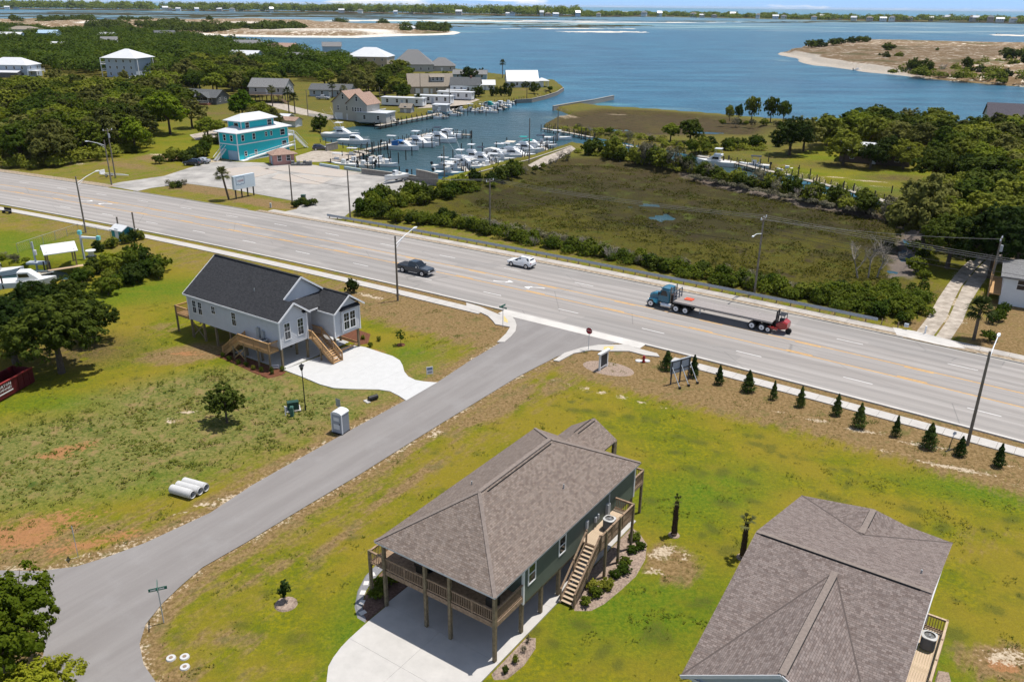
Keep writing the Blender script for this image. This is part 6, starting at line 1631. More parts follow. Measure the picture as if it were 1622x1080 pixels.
st = stairs(tq, (-3.4,4.2,0),(-.1,4.2,2.6),1.2, WHITE, 11,(0,1,0)); railing(tq, (-3.4,4.2,0),(-.1,4.2,2.6), WHITE, bal=False); railing(tq, (-3.4,5.4,0),(-.1,5.4,2.6), WHITE, bal=False)
MB().box(.0,17.6,-1.5,-.02,.0,.12).build('ramp_base', WHITE, tq); b = MB(); b.slab([(2,-1.5,.3),(18.5,-1.5,1.9),(18.5,-.05,1.9),(2,-.05,.3)], .15); b.build('ramp', W_WHITE, tq)
railing(tq, (2,-1.5,.3),(18.5,-1.5,1.9), WHITE, sp=.6)
MB().box(17.55,20.5,.5,5.5,4.0,4.2).build('balcony', WHITE, tq)
for y in (.6,5.4):
    for x in (20.3,): MB().box(x - .12, x + .12, y - .12, y + .12,0,5.1).build('balcony_post', WHITE, tq)
railing(tq, (17.6,.55,4.2),(20.4,.55,4.2), WHITE, sp=.3); railing(tq, (20.4,.55,4.2),(20.4,5.4,4.2), WHITE, sp=.3)
stairs(tq, (25.0,.3,0),(20.5,.3,4.1),1.1, WHITE, 14,(0,1,0)); railing(tq, (25,.3,0),(20.5,.3,4.1), WHITE, bal=False)
# pink hut
t = house(447,259, 'small pink hut with faded red hipped roof and blue door beside the marina yard', 5.2,4.2,2.5,30, W_PINK, RRED, 'hip', 1.3, wins=(2,1), name='harbour_hut', cat='hut', door=False)
MB().box(-2.66,-2.605,-.9,.1,0,2.0).build('door', W_LB, t); MB().box(2.3,3.6,-2.3,2.1,2.35,2.45).build('awning', RRED, t)
o = thing('crab_trap_heap', 'heap of grey wire crab traps on the paving beside the pink hut', 'crab traps', at(478,262), R_(10))
for i in range(3):
    for j in range(7):
        MB().box(j * .72 - 2.5, j * .72 - 1.86, i * .8 - .8, i * .8 - .16,0, random.choice((.5,.5,1.0))).build('trap', mat('trap_wire', (.16,.16,.16),.8,.3,8), o)
# cream house by the basin
co = at(545,190); EXC.append((co.x, co.y, 13))
ch = thing('gabled_house', 'cream grey house with steep faded red cross gables beside the marina basin', 'house', co, R_(-28))
b = MB(); b.box(-4.6,4.6,0,9,0,6.0); b.box(2.2,10.5,-.6,6.5,0,6.0); gends(b, -4.6,4.6,0,9,6.0,3.6, 'y'); gends(b, 2.2,10.5,-.6,6.5,6.0,3.2, 'y'); b.build('wall', W_CREAM, ch)
b = MB(); gable(b, -4.6,4.6,0,9,6.0,3.6,.5, 'y'); gable(b, 2.2,10.5,-.6,6.5,6.0,3.2,.5, 'y'); b.build('roof', RRED, ch)
for x, z, w_, h_ in ((0,6.9,.8,1.5),(2.0 - .3,3.2,.8,1.5),(-2.2,3.2,.8,1.5)): window(ch, x, -.012, z, w_, h_)
for x, z, w_, h_ in ((6.3,6.6,.8,1.4),(4.6,3.2,.6,1.3),(5.7,3.2,.6,1.3),(6.8,3.2,.6,1.3),(7.9,3.2,.6,1.3)): window(ch, x, -.612, z, w_, h_)
MB().box(-3.8,-.5,-.06,-.02,.1,2.3).build('garage_door', W_WHITE, ch); MB().box(1.2,2.1,-.06,-.02,0,2.1).build('door', W_WHITE, ch); MB().box(10.6,13.5,2,6,2.9,3.1).build('deck', WHITE, ch); railing(ch, (10.6,2,3.1),(13.5,2,3.1), WHITE, sp=.4); railing(ch, (13.5,2,3.1),(13.5,6,3.1), WHITE, sp=.4)
for x, y in ((13.4,2.1),(13.4,5.9)): MB().box(x - .12, x + .12, y - .12, y + .12,0,3.0).build('post', WHITE, ch)
house(596,192.5, 'flat-roofed cream boathouse at the water side of the gabled house', 11,7,3.1,-18, W_CREAM, METALW, 'flat', wins=(2,1), name='boathouse', door=False)
house(645,178, 'little grey garden shed between the dock and the picket fence', 4.2,3.6,2.0,-15, W_GREY, RTAN, 'gable', 1.2, wins=(1,0), name='garden_shed', cat='shed')
# trailers
for px, py, L, lb in ((640,168,17, 'long white mobile home with picket fence beside the garden shed'),(688,164.5,15, 'white mobile home between two other white trailers'),(722,158,15, 'white mobile home nearest the slate-roofed cottage')):
    t = house(px, py, lb, L, 4.4,2.7,-13, W_WHITE, METALW, 'flat', wins=(4,1), name='mobile_home', cat='mobile home', z0=.4)
house(699,177, 'small grey flat-roofed store at the end of the dock', 5.5,4.5,2.5,-13, W_GREY, METALW, 'flat', wins=(1,1), name='dock_store', cat='shed')
t = house(681,146.5, 'tan house with wide roof, dormer and garage doors behind the trailers', 20,13,3.4,12, W_TAN, RTAN, 'gable', 4.8, wins=(4,2))
b = MB(); b.box(0,6,-4.2,1,4.9,7.0); b.build('dormer', W_GREY, t); b = MB(); b.slab([(-.4,-4.6,6.9),(6.4,-4.6,6.9),(6.4,1,8.1),(-.4,1,8.1)], .12); b.build('dormer_roof', RTAN, t); facade(t, .2,5.8,-4.212,5.5,3)
for x in (-6,-2.5): MB().box(x - 1.2, x + 1.2,-6.56,-6.51,0,2.3).build('garage_door', WHITE, t)
house(655,112, 'house with tall grey hipped roof beside the open water', 24,18,4.0,5, W_GREY, RGREY, 'hip', 8.0, wins=(5,3))
house(700,112, 'lower grey hipped wing house next to the tall grey roof', 16,12,3.0,5, W_GREY, RGREY, 'hip', 4.5, wins=(3,2))
t = house(588,106, 'large house with bright white hipped metal roof at the shore', 26,18,6.5,-8, W_TAN, METALW, 'hip', 5.2, wins=(5,3), floors=2)
t = house(826,137.5, 'white cottage with white metal gable roof on the grassy point', 15,9,3.3,8, W_WHITE, METALW, 'gable', 4.4, wins=(5,2), porch=None)
b = MB(); hip(b, 7.5,13.0,-3.5,3.5,3.0,1.2,.4); b.build('porch_roof', METALW, t)
for x, y in ((12.8,-3.4),(12.8,0),(12.8,3.4),(10,-3.4)): MB().box(x - .12, x + .12, y - .12, y + .12,0,3.0).build('porch_post', WHITE, t)
MB().box(7.5,10.5,-3,3,0,2.9).build('porch_room', W_WHITE, t)
t = house(738,149, 'white cottage with slate roof and lean-to between trailers and hedge', 13,7.5,3.6,-4, W_WHITE, RDGREY, 'gable', 2.8, wins=(4,2), z0=.8)
MB().box(-8,1,-8,-4,2.2,2.35).build('lean_to', METALW, t); MB().box(2.0,2.8,-.5,.5,5,7.8).build('chimney', W_BRICK, t)
for x in (-7.8,-3.5,.8): MB().box(x - .1, x + .1,-7.9,-7.7,0,2.2).build('post', WOOD_OLD, t)
house(768,142, 'white garage with pale roof behind the slate-roofed cottage', 9,7,2.6,4, W_WHITE, METALW, 'gable', 1.8, wins=(2,0))
house(745,125, 'low grey house at the shore behind the shrubs', 18,9,2.8,0, W_LB, RGREY, 'gable', 1.8, wins=(4,2))
t = house(432,161, 'raised bungalow with grey gable roof and tall timber stair behind the palms', 15,9,3.0,-8, W_GREY, RGREY, 'gable', 2.8, wins=(3,2), z0=3.2, stilts=True)
stairs(t, (9.5,-8.5,0),(3.5,-5.2,3.2),1.3, WOOD_OLD, 15,(.48,.87,0)); MB().box(-7,7,-6.5,-4.6,3.0,3.18).build('porch_floor', WOOD_OLD, t); railing(t, (-7,-6.5,3.18),(3.4,-6.5,3.18), WOOD_OLD, sp=.4)
house(528,152, 'pale blue-grey ranch house behind the cream gabled house', 18,9,3.0,-6, W_BLUEG, RDGREY, 'gable', 2.0, wins=(5,2))
t = house(317,163, 'dark grey ranch house with small front porch among the trees', 21,8.5,2.9,-16, W_DK, RDGREY, 'gable', 2.4, wins=(5,2)); b = MB(); gends(b, 2.5,8,-6,-4.2,2.9,1.7, 'y'); b.build('porch_gable', W_DK, t); b = MB(); gable(b, 2.5,8,-6,0,2.9,1.7,.4, 'y'); b.build('porch_roof', RDGREY, t); MB().box(2.3,8.4,-7,-4.3,0,.7).build('porch_floor', W_BRICK, t); railing(t, (2.3,-7,.7),(8.4,-7,.7), WHITE, sp=.4)
for x in (2.6,7.9): MB().box(x - .1, x + .1,-5.9,-5.7,.7,2.9).build('porch_post', WHITE, t)
# tall white house with verandas
t = house(207,121, 'three-storey pale blue house with white verandas and white metal hipped roof', 17,15,9.6,-10, W_BLUEG, METALW, 'hip', 4.2, wins=(4,0), floors=3, door=False, ov=1.6)
for zf in (3.2,6.4):
    MB().box(-11.5,-8.5,-7.5,7.5, zf - .2, zf).build('veranda_floor', WHITE, t); MB().box(-11.5,8.5,-9.5,-7.5, zf - .2, zf).build('veranda_floor', WHITE, t) if zf < 0 else None
    railing(t, (-11.4,-7.4, zf),(-11.4,7.4, zf), WHITE, sp=.6); railing(t, (-11.4,-7.4, zf),(-8.5,-7.4, zf), WHITE, sp=.6)
for y in (-7.3,-2.5,2.5,7.3): MB().box(-11.5,-11.2, y - .15, y + .15,0,9.6).build('veranda_post', WHITE, t)
for x in (9.8,):
    for y in (-7,7): MB().box(x - .15, x + .15, y - .15, y + .15,0,9.6).build('veranda_post', WHITE, t)
facade(t, -7,7,-8.512,7.3,4, rz=R_(-90), axis='y'); facade(t, -7,7,-8.512,4.1,4, rz=R_(-90), axis='y')
t = house(25,121, 'wide blue-grey house with white hipped metal roof beside the brown field', 22,12,6.0,-5, W_BLUEG, METALW, 'hip', 3.4, wins=(5,2), floors=2); b = MB(); b.slab([(-8,-10,2.6),(8,-10,2.6),(8,-6,3.6),(-8,-6,3.6)], .12); b.build('lean_roof', METALW, t); MB().box(-8,8,-9.8,-6.02,0,2.55).build('lean_to', W_DK, t); MB().box(11.1,15.5,-5,2,3.0,3.2).build('balcony', WHITE, t); railing(t, (11.2,-5,3.2),(15.5,-5,3.2), WHITE, sp=.5); railing(t, (15.5,-5,3.2),(15.5,2,3.2), WHITE, sp=.5)
for y in (-4.8,1.8): MB().box(15.2,15.5, y - .15, y + .15,0,3.0).build('post', WHITE, t)
house(238,134, 'low outbuilding with broad white roof in front of the verandaed house', 16,8,2.8,-12, W_WHITE, METALW, 'gable', 1.2, wins=(0,0), name='outbuilding', cat='outbuilding')
# roofs showing above the woods further out
for i, (px, py, w_, d_, h_, rz, wm, rm, rf, lb) in enumerate((
    (391,99,20,11,5,-12, W_LB, METALW, 'gable', 'light blue house with pale gable roof deep in the woods'),(40,57,34,20,7,0, W_WHITE, RTAN, 'hip', 'big house with tan hipped roof near the far shore'),(80,66,18,12,8,5, W_LB, W_LB, 'gable', 'pale blue house beside the tall trees near the far shore'),
    (172,66,16,12,6,-15, W_BLUEG, METALW, 'gable', 'small white-roofed house rising from the far woods'),(95,80,18,12,4,0, W_WHITE, METALW, 'gable', 'low white roof in a gap of the woods'),(175,75,13,10,6,20, W_WHITE, RGREY, 'gable', 'grey gable with white trim in the far woods'),
    (262,64,20,12,7,30, W_GREY, RDGREY, 'gable', 'dark roofed house at the edge of the inlet'),(392,80,34,14,5,-4, W_WHITE, RGREY, 'hip', 'wide pale grey roof at the wooded shore'),(449,84,22,12,5,-8, W_TAN, RRED, 'gable', 'low house with brownish roof at the wooded point'),
    (507,99,20,10,4,0, W_CREAM, RTAN, 'gable', 'cream cottage with tan roof among the shore trees'),(527,94,13,10,9,10, W_LB, RGREY, 'gable', 'tall pale blue house standing behind the cream cottage'),(550,100,16,10,4,0, W_WHITE, RDGREY, 'gable', 'white cottage with slate roof next to the big white hipped roof'),
    (470,98,14,9,3.5,0, W_WHITE, RGREY, 'gable', 'small pale cottage half hidden by the shore trees'),(20,66,22,12,6,0, W_LB, METALW, 'gable', 'pale house at the left of the big tan roof'),(520,57,1,1,1,0, None, None, None, None))):
    if wm: house(px, py, lb, w_, d_, h_, rz, wm, rm, rf, 3.2 if rf == 'hip' else 2.6, wins=(4,2))
# right bank: house roof beyond the grove, cottage under the oaks, house at the frame edge
house(1597,214, 'house with slate purple gable roof standing beyond the oak grove', 15,9,6.0,-20, W_GREY, shingle('purple_slate', (.085,.075,.09),(.12,.11,.125),(.10,.095,.11)), 'gable', 3.8, wins=(3,2), floors=2)
house(1385,256, 'low brick cottage with white tin roof under the spreading oaks', 17,9,3.2,-25, mat('old_brick', (.14,.10,.085),.9,.2,4), METALW, 'gable', 1.6, wins=(3,1))
t = house(0,0, 'white raised cottage with grey tin roof and wooden porch beside the palm', 11,9,2.6,-30, W_WHITE, RGREY, 'hip', 1.6, wins=(3,2), z0=1.4, p=at(1655,478), porch=None)
MB().box(-7.0,-5.5,-4.5,4.5,1.25,1.42).build('porch_floor', WOOD_NEW, t); railing(t, (-6.95,-4.5,1.42),(-6.95,4.5,1.42), WOOD_NEW, sp=.3)
for y in (-4.3,0,4.3): MB().box(-7,-6.85, y - .08, y + .08,0,3.9).build('porch_post', WOOD_NEW, t)
MB().box(-5.5,5.5,-4.5,4.5,0,1.4).build('foundation', W_WHITE, t)
# sheds
house(462,200, 'small white shed with rusty pink roof beside the turquoise house', 5.5,4,2.2,-20, W_WHITE, RRED, 'gable', .8, wins=(0,0), name='shed', cat='shed', door=False)
house(449,193, 'open grey shed with white roof behind the turquoise house', 6,4,2.0,-20, W_GREY, METALW, 'gable', .7, wins=(0,0), name='shed', cat='shed', door=False)
house(196,379, 'tiny teal shed with white roof behind the ivy hedge', 2.8,2.2,1.9,-30, mat('teal_paint', (.02,.22,.24),.6), METALW, 'gable', .6, wins=(0,0), name='shed', cat='shed', ov=.2)
house(130.5,199, 'pale grey roofed pump house among the dense trees', 3,3,2.6,20, W_WHITE, METALW, 'hip', 1.6, wins=(0,0), name='garden_pavilion', cat='pavilion')

# ------------------------------------------------------------------ quays, docks and piles
def pile(p, h, r=.14): return MB().tube((0,0,-2.2),(0,0, h), r, r * .85, n=8), p
_pm = MB().tube((0,0,-3.2),(0,0,1.6),.15,.13, n=8).mesh('mooring_pile', PILING)
def mooring(px, py, h=1.0, label='dark timber mooring pile standing in the marina basin', group='mooring piles in the basin', p=None):
    p = p or at(px, py, WZ); o = inst(_pm, 'mooring_pile', None, (p.x, p.y, 0),0,(1,1, max(.4,(h + 3.2) / 4.8)))
    o.location.z = -3.2 + 3.2 * max(.4,(h + 3.2) / 4.8) ; return tag(o, label, 'mooring pile', group)
def dock(name, pts, wd, z, label, m=None, step=2.4, planks=True, pile_h=.6, cat='dock'):
    """timber walkway: planks laid across, piles along both edges"""
    P = [at(x, y, z) for x, y in pts]; t = thing(name, label, cat, (P[0].x, P[0].y, 0),0); o0 = Vector((P[0].x, P[0].y, 0)); m = m or DOCKWOOD
    np_ = 0
    for a, c in zip(P[:-1], P[1:]):
        d = (c - a); L = d.length; d.normalize(); rz = math.atan2(d.y, d.x); n = max(1, int(L / (.9 if L < 40 else 1.3)))
        me = MB().box(0.02, L / n - .02,-wd / 2, wd / 2,-.09,0).mesh('plank', m)
        for i in range(n): inst(me, 'plank', t, a - o0 + d * (L * i / n) + Vector((0,0, random.uniform(-.01,.01))), rz)
        b = MB()
        for s in (-1,1): b.bar(a - o0 + Vector((-d.y, d.x, 0)) * (s * wd * .42) - Vector((0,0,.18)), c - o0 + Vector((-d.y, d.x, 0)) * (s * wd * .42) - Vector((0,0,.18)),.1,.2)
        b.build('stringer', WOOD_OLD, t)
        k2 = max(1, int(L / step))
        for i in range(k2 + 1):
            for s in (-1,1):
                q = a - o0 + d * (L * i / k2) + Vector((-d.y, d.x, 0)) * (s * (wd / 2 + .1))
                inst(_pm, 'dock_pile', t, (q.x, q.y, -.5 + pile_h * .5),0,(.8,.8,.75))
    return t
dock('pier', [(566,239.5),(622,227.5),(681,211)], 1.9,-.25, 'long grey timber pier running out between the moored cruisers')
dock('pier', [(683,210.5),(746,213.5)], 1.7,-.25, 'outer cross pier with tall piles at the end of the marina')
dock('dock', [(598,199),(640,190.5),(680,183),(722,172.5)], 2.2,-.1, 'timber quay dock along the cream house and white trailers', step=3)
for i, (a, c) in enumerate((((690,181),(705,185)),((717,176),(732,180)),((745,171),(762,176)),((760,168),(786,175)),((786,163),(802,171)),((800,162),(832,158)))):
    dock('finger_dock', [a, c], 1.3,-.35, ['finger dock beside the boat lift at the grey dock store', 'finger dock below the white trailers', 'finger dock below the slate-roofed cottage', 'finger dock beside the two white cruisers', 'finger dock by the grassy slope under the hedge', 'gangway dock joining the stone bulkhead of the grassy point'][i], step=3)
dock('dock', [(860,203.5),(880,206.5),(905,211),(938,217.5)], 1.5,-.3, 'narrow walkway on dark piles below the marsh peninsula', step=2.2)
dock('dock', [(985,229),(1045,240)], 1.5,-.3, 'pale walkway glimpsed between the grey shrubs on the canal', step=3)
dock('dock', [(1106,247),(1150,254),(1215,270),(1250,277)], 1.8,-.15, 'grey dock along the lawn beside the canal boats', step=3)
dock('dock', [(1275,284),(1330,298),(1380,311),(1408,321)], 1.6,-.15, 'grey bulkhead walk along the lower lawn under the oaks', step=3)
dock('dock', [(512,226),(548,235),(585,243)], 1.6,-.1, 'short timber walk on the quay beside the gravel parking strip', step=3)
dock('pier', [(0,449.5),(38,440),(76,429)], 1.2,-.35, 'narrow pale jetty beside the white boats in the small left canal', m=mat('pale_boards', (.44,.38,.29),.9,.15), step=3)
def bulkhead(name, pts, label, z0=-2.6, z1=.25, m=None, cat='bulkhead', th=.25):
    P = [at(x, y, 0) for x, y in pts]; t = thing(name, label, cat, P[0], 0); o0 = P[0]; m = m or mat('bulkhead_timber', (.22,.20,.18),.9,.25,1.5)
    for a, c in zip(P[:-1], P[1:]):
        L = (c - a).length; n = max(1, int(L / 1.2)); d = (c - a) / L; rz = math.atan2(d.y, d.x)
        me = MB().box(.02, L / n - .02,-th / 2, th / 2, z0, z1).mesh('sheet_plank', m)
        for i in range(n): inst(me, 'sheet_plank', t, a - o0 + d * (L * i / n), rz)
        MB().bar(a - o0 + Vector((0,0, z1 + .04)), c - o0 + Vector((0,0, z1 + .04)), th + .16,.1).build('cap_board', DOCKWOOD, t)
    return t
bulkhead('bulkhead', [(573,275),(640,283.5),(660,287)], 'dark timber bulkhead wall closing the marina yard from the basin', z1=1.1)
bulkhead('bulkhead', [(660,287),(675,290),(694,295)], 'taller dark lattice bulkhead beside the first quay boats', z1=2.6)
bulkhead('bulkhead', [(893,140),(882,147),(862,153.5),(842,158),(815,159.5)], 'pale stone and timber bulkhead round the grassy point', z1=.3)
bulkhead('breakwater', [(876,170.5),(907,165),(940,160),(972,153.5)], 'long grey breakwater wall running out into the sound', z1=.5, th=.6, cat='breakwater', m=mat('breakwater_timber', (.30,.28,.25),.9,.2,1.2))
bulkhead('bulkhead', [(706,289),(760,273),(805,261),(834,255),(904,232)], 'timber quay wall behind the row of moored boats', z1=.1)
bulkhead('fence_stack', [(517,240),(535,236)], 'stacked dark timber racks beside the parked car on the gravel', z0=0, z1=1.8, cat='rack')
for q in ((507,263,537,268),(546,268,572,272)):
    p, r = at(q[0], q[1]), at(q[2], q[3]); o = MB().bar((0,0,.3), r - p + Vector((0,0,.3)),.5,.7).build('concrete_barrier', mat('pale_barrier', (.34,.42,.45),.8,.1), loc=p); tag(o, ['pale blue-grey barrier block at the crab trap end of the yard', 'pale blue-grey barrier block joined to the timber bulkhead'][q[0] > 520], 'barrier')
z5c = lambda x, y: (500 + x / 7.3727,190 + y / 7.3727); z4c = lambda x, y: (690 + x / 7.3727,90 + y / 7.3727); z6c = lambda x, y: (680 + x / 6.238,180 + y / 6.238)
for x, y in ((610,370),(685,360),(740,405),(762,380),(835,350),(845,400),(875,470),(970,510),(1055,470),(1125,420),(1180,345),(1255,335),(1360,330),(1450,300),(1540,270),(545,420),(660,400),(740,560),(865,540),(980,660),(1125,690),(315,480),(180,560),(520,500),(630,500),(500,580)): mooring(*z5c(x, y), h=random.uniform(.9,2.0))
for x, y in ((165,940),(210,960),(255,945),(310,960),(355,950),(415,960),(135,975),(245,985),(45,980),(1325,890),(1395,860),(1535,890),(255,700),(375,690),(460,680),(590,690),(790,640),(895,580),(940,575),(720,640)): mooring(*z4c(x, y), h=random.uniform(.8,1.7))
for x, y in ((318,430),(420,400),(525,370),(570,460),(662,400),(235,500),(125,520),(765,350),(1105,350),(1225,330),(1250,320),(1160,360),(1500,260),(1545,270)): mooring(*z6c(x, y), h=random.uniform(1.0,2.6), label='dark timber pile beside the boats on the quay', group='piles along the quay')
for x, y in ((1293,288),(1336,298),(1352,302),(1412,306),(1432,312),(1204,262),(1217,257),(1265,272),(1283,278)): mooring(0,0,1.6, 'dark post on the edge of the lawn above the canal', 'posts along the canal lawn', p=at(x, y))
p = at(1065 / 7.3727 + 690,90 + 520 / 7.3727, WZ); mooring(0,0,4.5, 'tall lone pile at the gangway of the grassy point', None, p=p)

# ------------------------------------------------------------------ boats
GELW = mat('gelcoat_white', (.70,.71,.72),.25,.04, spec=.5); GELD = mat('boat_deck', (.58,.57,.54),.5,.06); GELB = mat('gelcoat_blue', (.30,.46,.52),.25,.04); CANV = mat('blue_canvas', (.03,.13,.34),.8,.1); CANN = mat('navy_canvas', (.02,.028,.05),.8,.1); TEALC = mat('teal_canvas', (.02,.22,.22),.8,.1)
def hull(t, L, Wd, fb=.9, m=GELW, draft=.4):
    secs = [(0,.92,0),(.25,1.0,0),(.55,.98,.05),(.78,.72,.16),(.92,.36,.27),(1.0,.03,.36)]; rings = []
    for u, k, sh in secs:
        x = (u - .5) * L; w_ = Wd / 2 * k; zt = fb + sh
        rings.append([(x, 0,-draft * (1 - u * u)),(x, -w_ * .82,0.02 + sh * .3),(x, -w_, zt),(x, -w_ * .88, zt),(x, w_ * .88, zt),(x, w_, zt),(x, w_ * .82,.02 + sh * .3)])
    MB().loft(rings).build('hull', m, t)
    rings = []
    for u, k, sh in secs[:4]:
        x = (u - .5) * L * .96; w_ = Wd / 2 * k * .78; rings.append([(x, -w_, fb + sh + .015),(x, w_, fb + sh + .015)])
    MB().loft(rings, close=False, caps=False).build('deck', GELD, t)
def outboard(t, x, y, z=.6, n=1):
    for i in range(n):
        yy = y + (i - (n - 1) / 2) * .55
        b = MB(); b.loft([[(x - .55, yy - .18, z + .35),(x, yy - .18, z + .35),(x, yy + .18, z + .35),(x - .55, yy + .18, z + .35)], [(x - .6, yy - .2, z + .75),(x, yy - .2, z + .8),(x, yy + .2, z + .8),(x - .6, yy + .2, z + .75)], [(x - .45, yy - .14, z + .95),(x - .1, yy - .14, z + .98),(x - .1, yy + .14, z + .98),(x - .45, yy + .14, z + .95)]]); b.box(x - .4, x - .15, yy - .08, yy + .08,-.3, z + .35); b.build('outboard_motor', BLACK if i % 2 == 0 else GELW, t)
def console_boat(p, rz, L, label, m=GELW, top=METALW, ttop=True, lift=0.0, group=None):
    t = thing('centre_console_boat', label, 'boat', (p.x, p.y, p.z + lift), rz, group); Wd = L * .32
    hull(t, L, Wd, .75, m); MB().box(-.5,.5,-.45,.45,.76,1.75).build('console', GELW, t); MB().box(-1.4,-.8,-.5,.5,.76,1.3).build('seat', GELD, t)
    pane(t, [(.52,-.4,1.75),(.62,-.4,1.3),(.62,.4,1.3),(.52,.4,1.75)], 'windshield')
    if ttop:
        MB().box(-1.6,1.0,-Wd * .36, Wd * .36,2.75,2.86).build('t_top', top, t)
        for x, y in ((-1.2,-.6),(-1.2,.6),(.7,-.6),(.7,.6)): MB().tube((x, y, .8),(x, y, 2.76),.03, n=5).build('top_leg', STEEL, t)
    outboard(t, -L / 2,0, n=2 if L > 7.5 else 1)
    return t
def cruiser(p, rz, L, label, fly=True, canvas=None, m=GELW, outr=False, lift=0.0):
    t = thing('cabin_cruiser', label, 'boat', (p.x, p.y, p.z + lift), rz); Wd = L * .33
    hull(t, L, Wd, 1.15, m)
    b = MB(); w_ = Wd * .38; b.loft([[(-.10 * L, -w_, 1.2),(-.10 * L, w_, 1.2),(-.10 * L, w_ * .9,2.5),(-.10 * L, -w_ * .9,2.5)], [(.08 * L, -w_, 1.25),(.08 * L, w_, 1.25),(.08 * L, w_ * .85,2.5),(.08 * L, -w_ * .85,2.5)], [(.24 * L, -w_ * .8,1.3),(.24 * L, w_ * .8,1.3),(.22 * L, w_ * .7,1.6),(.22 * L, -w_ * .7,1.6)]]); b.build('cabin', GELW, t)
    pane(t, [(.095 * L, -w_ * .75,2.35),(.205 * L, -w_ * .65,1.68),(.205 * L, w_ * .65,1.68),(.095 * L, w_ * .75,2.35)], 'windshield')
    for s in (1,-1):
        P = [(-.08 * L, s * w_ * .95,2.3),(.07 * L, s * w_ * .92,2.3),(.10 * L, s * w_ * .97,1.75),(-.08 * L, s * w_ * .99,1.75)]; pane(t, P if s < 0 else P[::-1], 'side_window')
    if fly:
        MB().box(-.16 * L, .06 * L, -w_ * .8, w_ * .8,2.5,2.95).build('flybridge', GELW, t); MB().box(-.14 * L, .05 * L, -w_ * .85, w_ * .85,4.3,4.4).build('hard_top', canvas or METALW, t)
        for x in (-.12 * L, .03 * L):
            for y in (-w_ * .7, w_ * .7): MB().tube((x, y, 2.9),(x, y, 4.3),.03, n=5).build('top_leg', STEEL, t)
    elif canvas:
        b = MB(); b.loft([[(-.32 * L, -w_, 1.3),(-.32 * L, w_, 1.3),(-.32 * L, w_ * .8,2.3),(-.32 * L, -w_ * .8,2.3)], [(-.12 * L, -w_, 1.3),(-.12 * L, w_, 1.3),(-.12 * L, w_ * .8,2.75),(-.12 * L, -w_ * .8,2.75)], [(.02 * L, -w_, 2.4),(.02 * L, w_, 2.4),(.02 * L, w_ * .8,2.6),(.02 * L, -w_ * .8,2.6)]]); b.build('canvas_cover', canvas, t)
    b = MB(); n = 8
    for s in (-1,1):
        pts = [Vector(((.1 + .38 * i / n) * L, s * Wd / 2 * (1 - (i / n) ** 2 * .9) * .9,1.95 + .2 * i / n)) for i in range(n + 1)]; b.path(pts, [.02] * (n + 1),4)
    b.build('bow_rail', STEEL, t)
    if outr:
        for s in (-1,1): MB().tube((-.02 * L, s * w_, 2.6),(-.35 * L, s * (w_ + 2.0),8.5),.035,.02, n=5).build('outrigger', WHITE, t)
    return t
Bp = lambda f, x, y: at(*f(x, y), WZ)
BA = lambda a: R_(a)
console_boat(Bp(z6c, 150,545), BA(-20),6.5, 'white console boat with flat white top, first in the quay row beside the lattice bulkhead')
t = console_boat(Bp(z6c, 205,610), BA(-18),8.0, 'pale blue-hulled boat with long white roof under the slim pale pole', m=GELB)
cruiser(Bp(z6c, 320,530), BA(-18),10, 'white sport fishing boat with two long outriggers in the quay row', outr=True)
console_boat(Bp(z6c, 400,545), BA(-20),7.5, 'white open boat with pointed bow beside the outrigger boat')
cruiser(Bp(z6c, 430,470), BA(-15),9.5, 'white flybridge cruiser behind the outrigger boat')
cruiser(Bp(z6c, 520,500), BA(-18),9, 'white cruiser with navy canopy in the quay row', canvas=CANN)
console_boat(Bp(z6c, 640,505), BA(-16),7.5, 'white cuddy boat moored close to the quay shrubs')
cruiser(Bp(z6c, 650,440), BA(-14),9.5, 'white cruiser without flybridge in the middle of the quay row', fly=False, canvas=GELD)
cruiser(Bp(z6c, 820,440), BA(-14),13, 'large cream trawler yacht moored by the tall quay pole', canvas=mat('cream_top', (.55,.50,.42),.6))
cruiser(Bp(z6c, 945,385), BA(-14),11, 'white flybridge yacht with teal canvas next to the trawler yacht', canvas=TEALC)
cruiser(Bp(z6c, 1010,350), BA(-12),9, 'white cruiser beyond the teal canvas yacht', fly=False, canvas=TEALC)
console_boat(Bp(z6c, 1110,310), BA(-10),8, 'white console boat with navy top at the outer end of the quay', top=CANN)
console_boat(Bp(z6c, 1270,258), BA(-5),8.5, 'white console boat with wide white top by the narrow walkway')
cruiser(Bp(z5c, 1020,350), BA(-16),9.5, 'white cruiser with bright blue canvas beside the long pier', fly=False, canvas=CANV)
cruiser(Bp(z5c, 1190,310), BA(-16),11, 'white flybridge cruiser with square hard top beside the long pier')
cruiser(Bp(z5c, 1440,260), BA(-14),11, 'white flybridge yacht at the outer pier with navy canopy', canvas=CANN)
console_boat(Bp(z5c, 1560,215), BA(-14),8, 'white open boat on the far side of the outer pier')
cruiser(Bp(z4c, 110,950), BA(-10),11, 'white motor yacht moored at the end of the outer pier', fly=False)
cruiser(Bp(z5c, 300,200), BA(-8),12, 'big white sport fishing boat with outriggers beside the timber racks', outr=True)
cruiser(Bp(z5c, 455,280), BA(-14),10, 'white cabin boat with open bow tied up by the timber racks', fly=False)
for x, y, a, L, lb, mm in ((330,555,172,6.5, 'grey-white skiff on a lift at the yard barrier', GELW),(450,520,165,6.5, 'white open boat on a lift behind the grey-white skiff', GELW),(650,525,-10,6.5, 'white cuddy boat with dark motor in the lift dock', GELW),(760,510,-8,6, 'white runabout at the outer end of the lift dock', GELW),(420,465,170,6, 'white boat with pale roof in the lift dock by the gravel', GELW)):
    console_boat(Bp(z5c, x, y), BA(a), L, lb, mm, ttop=(x in (420,)), lift=.25)
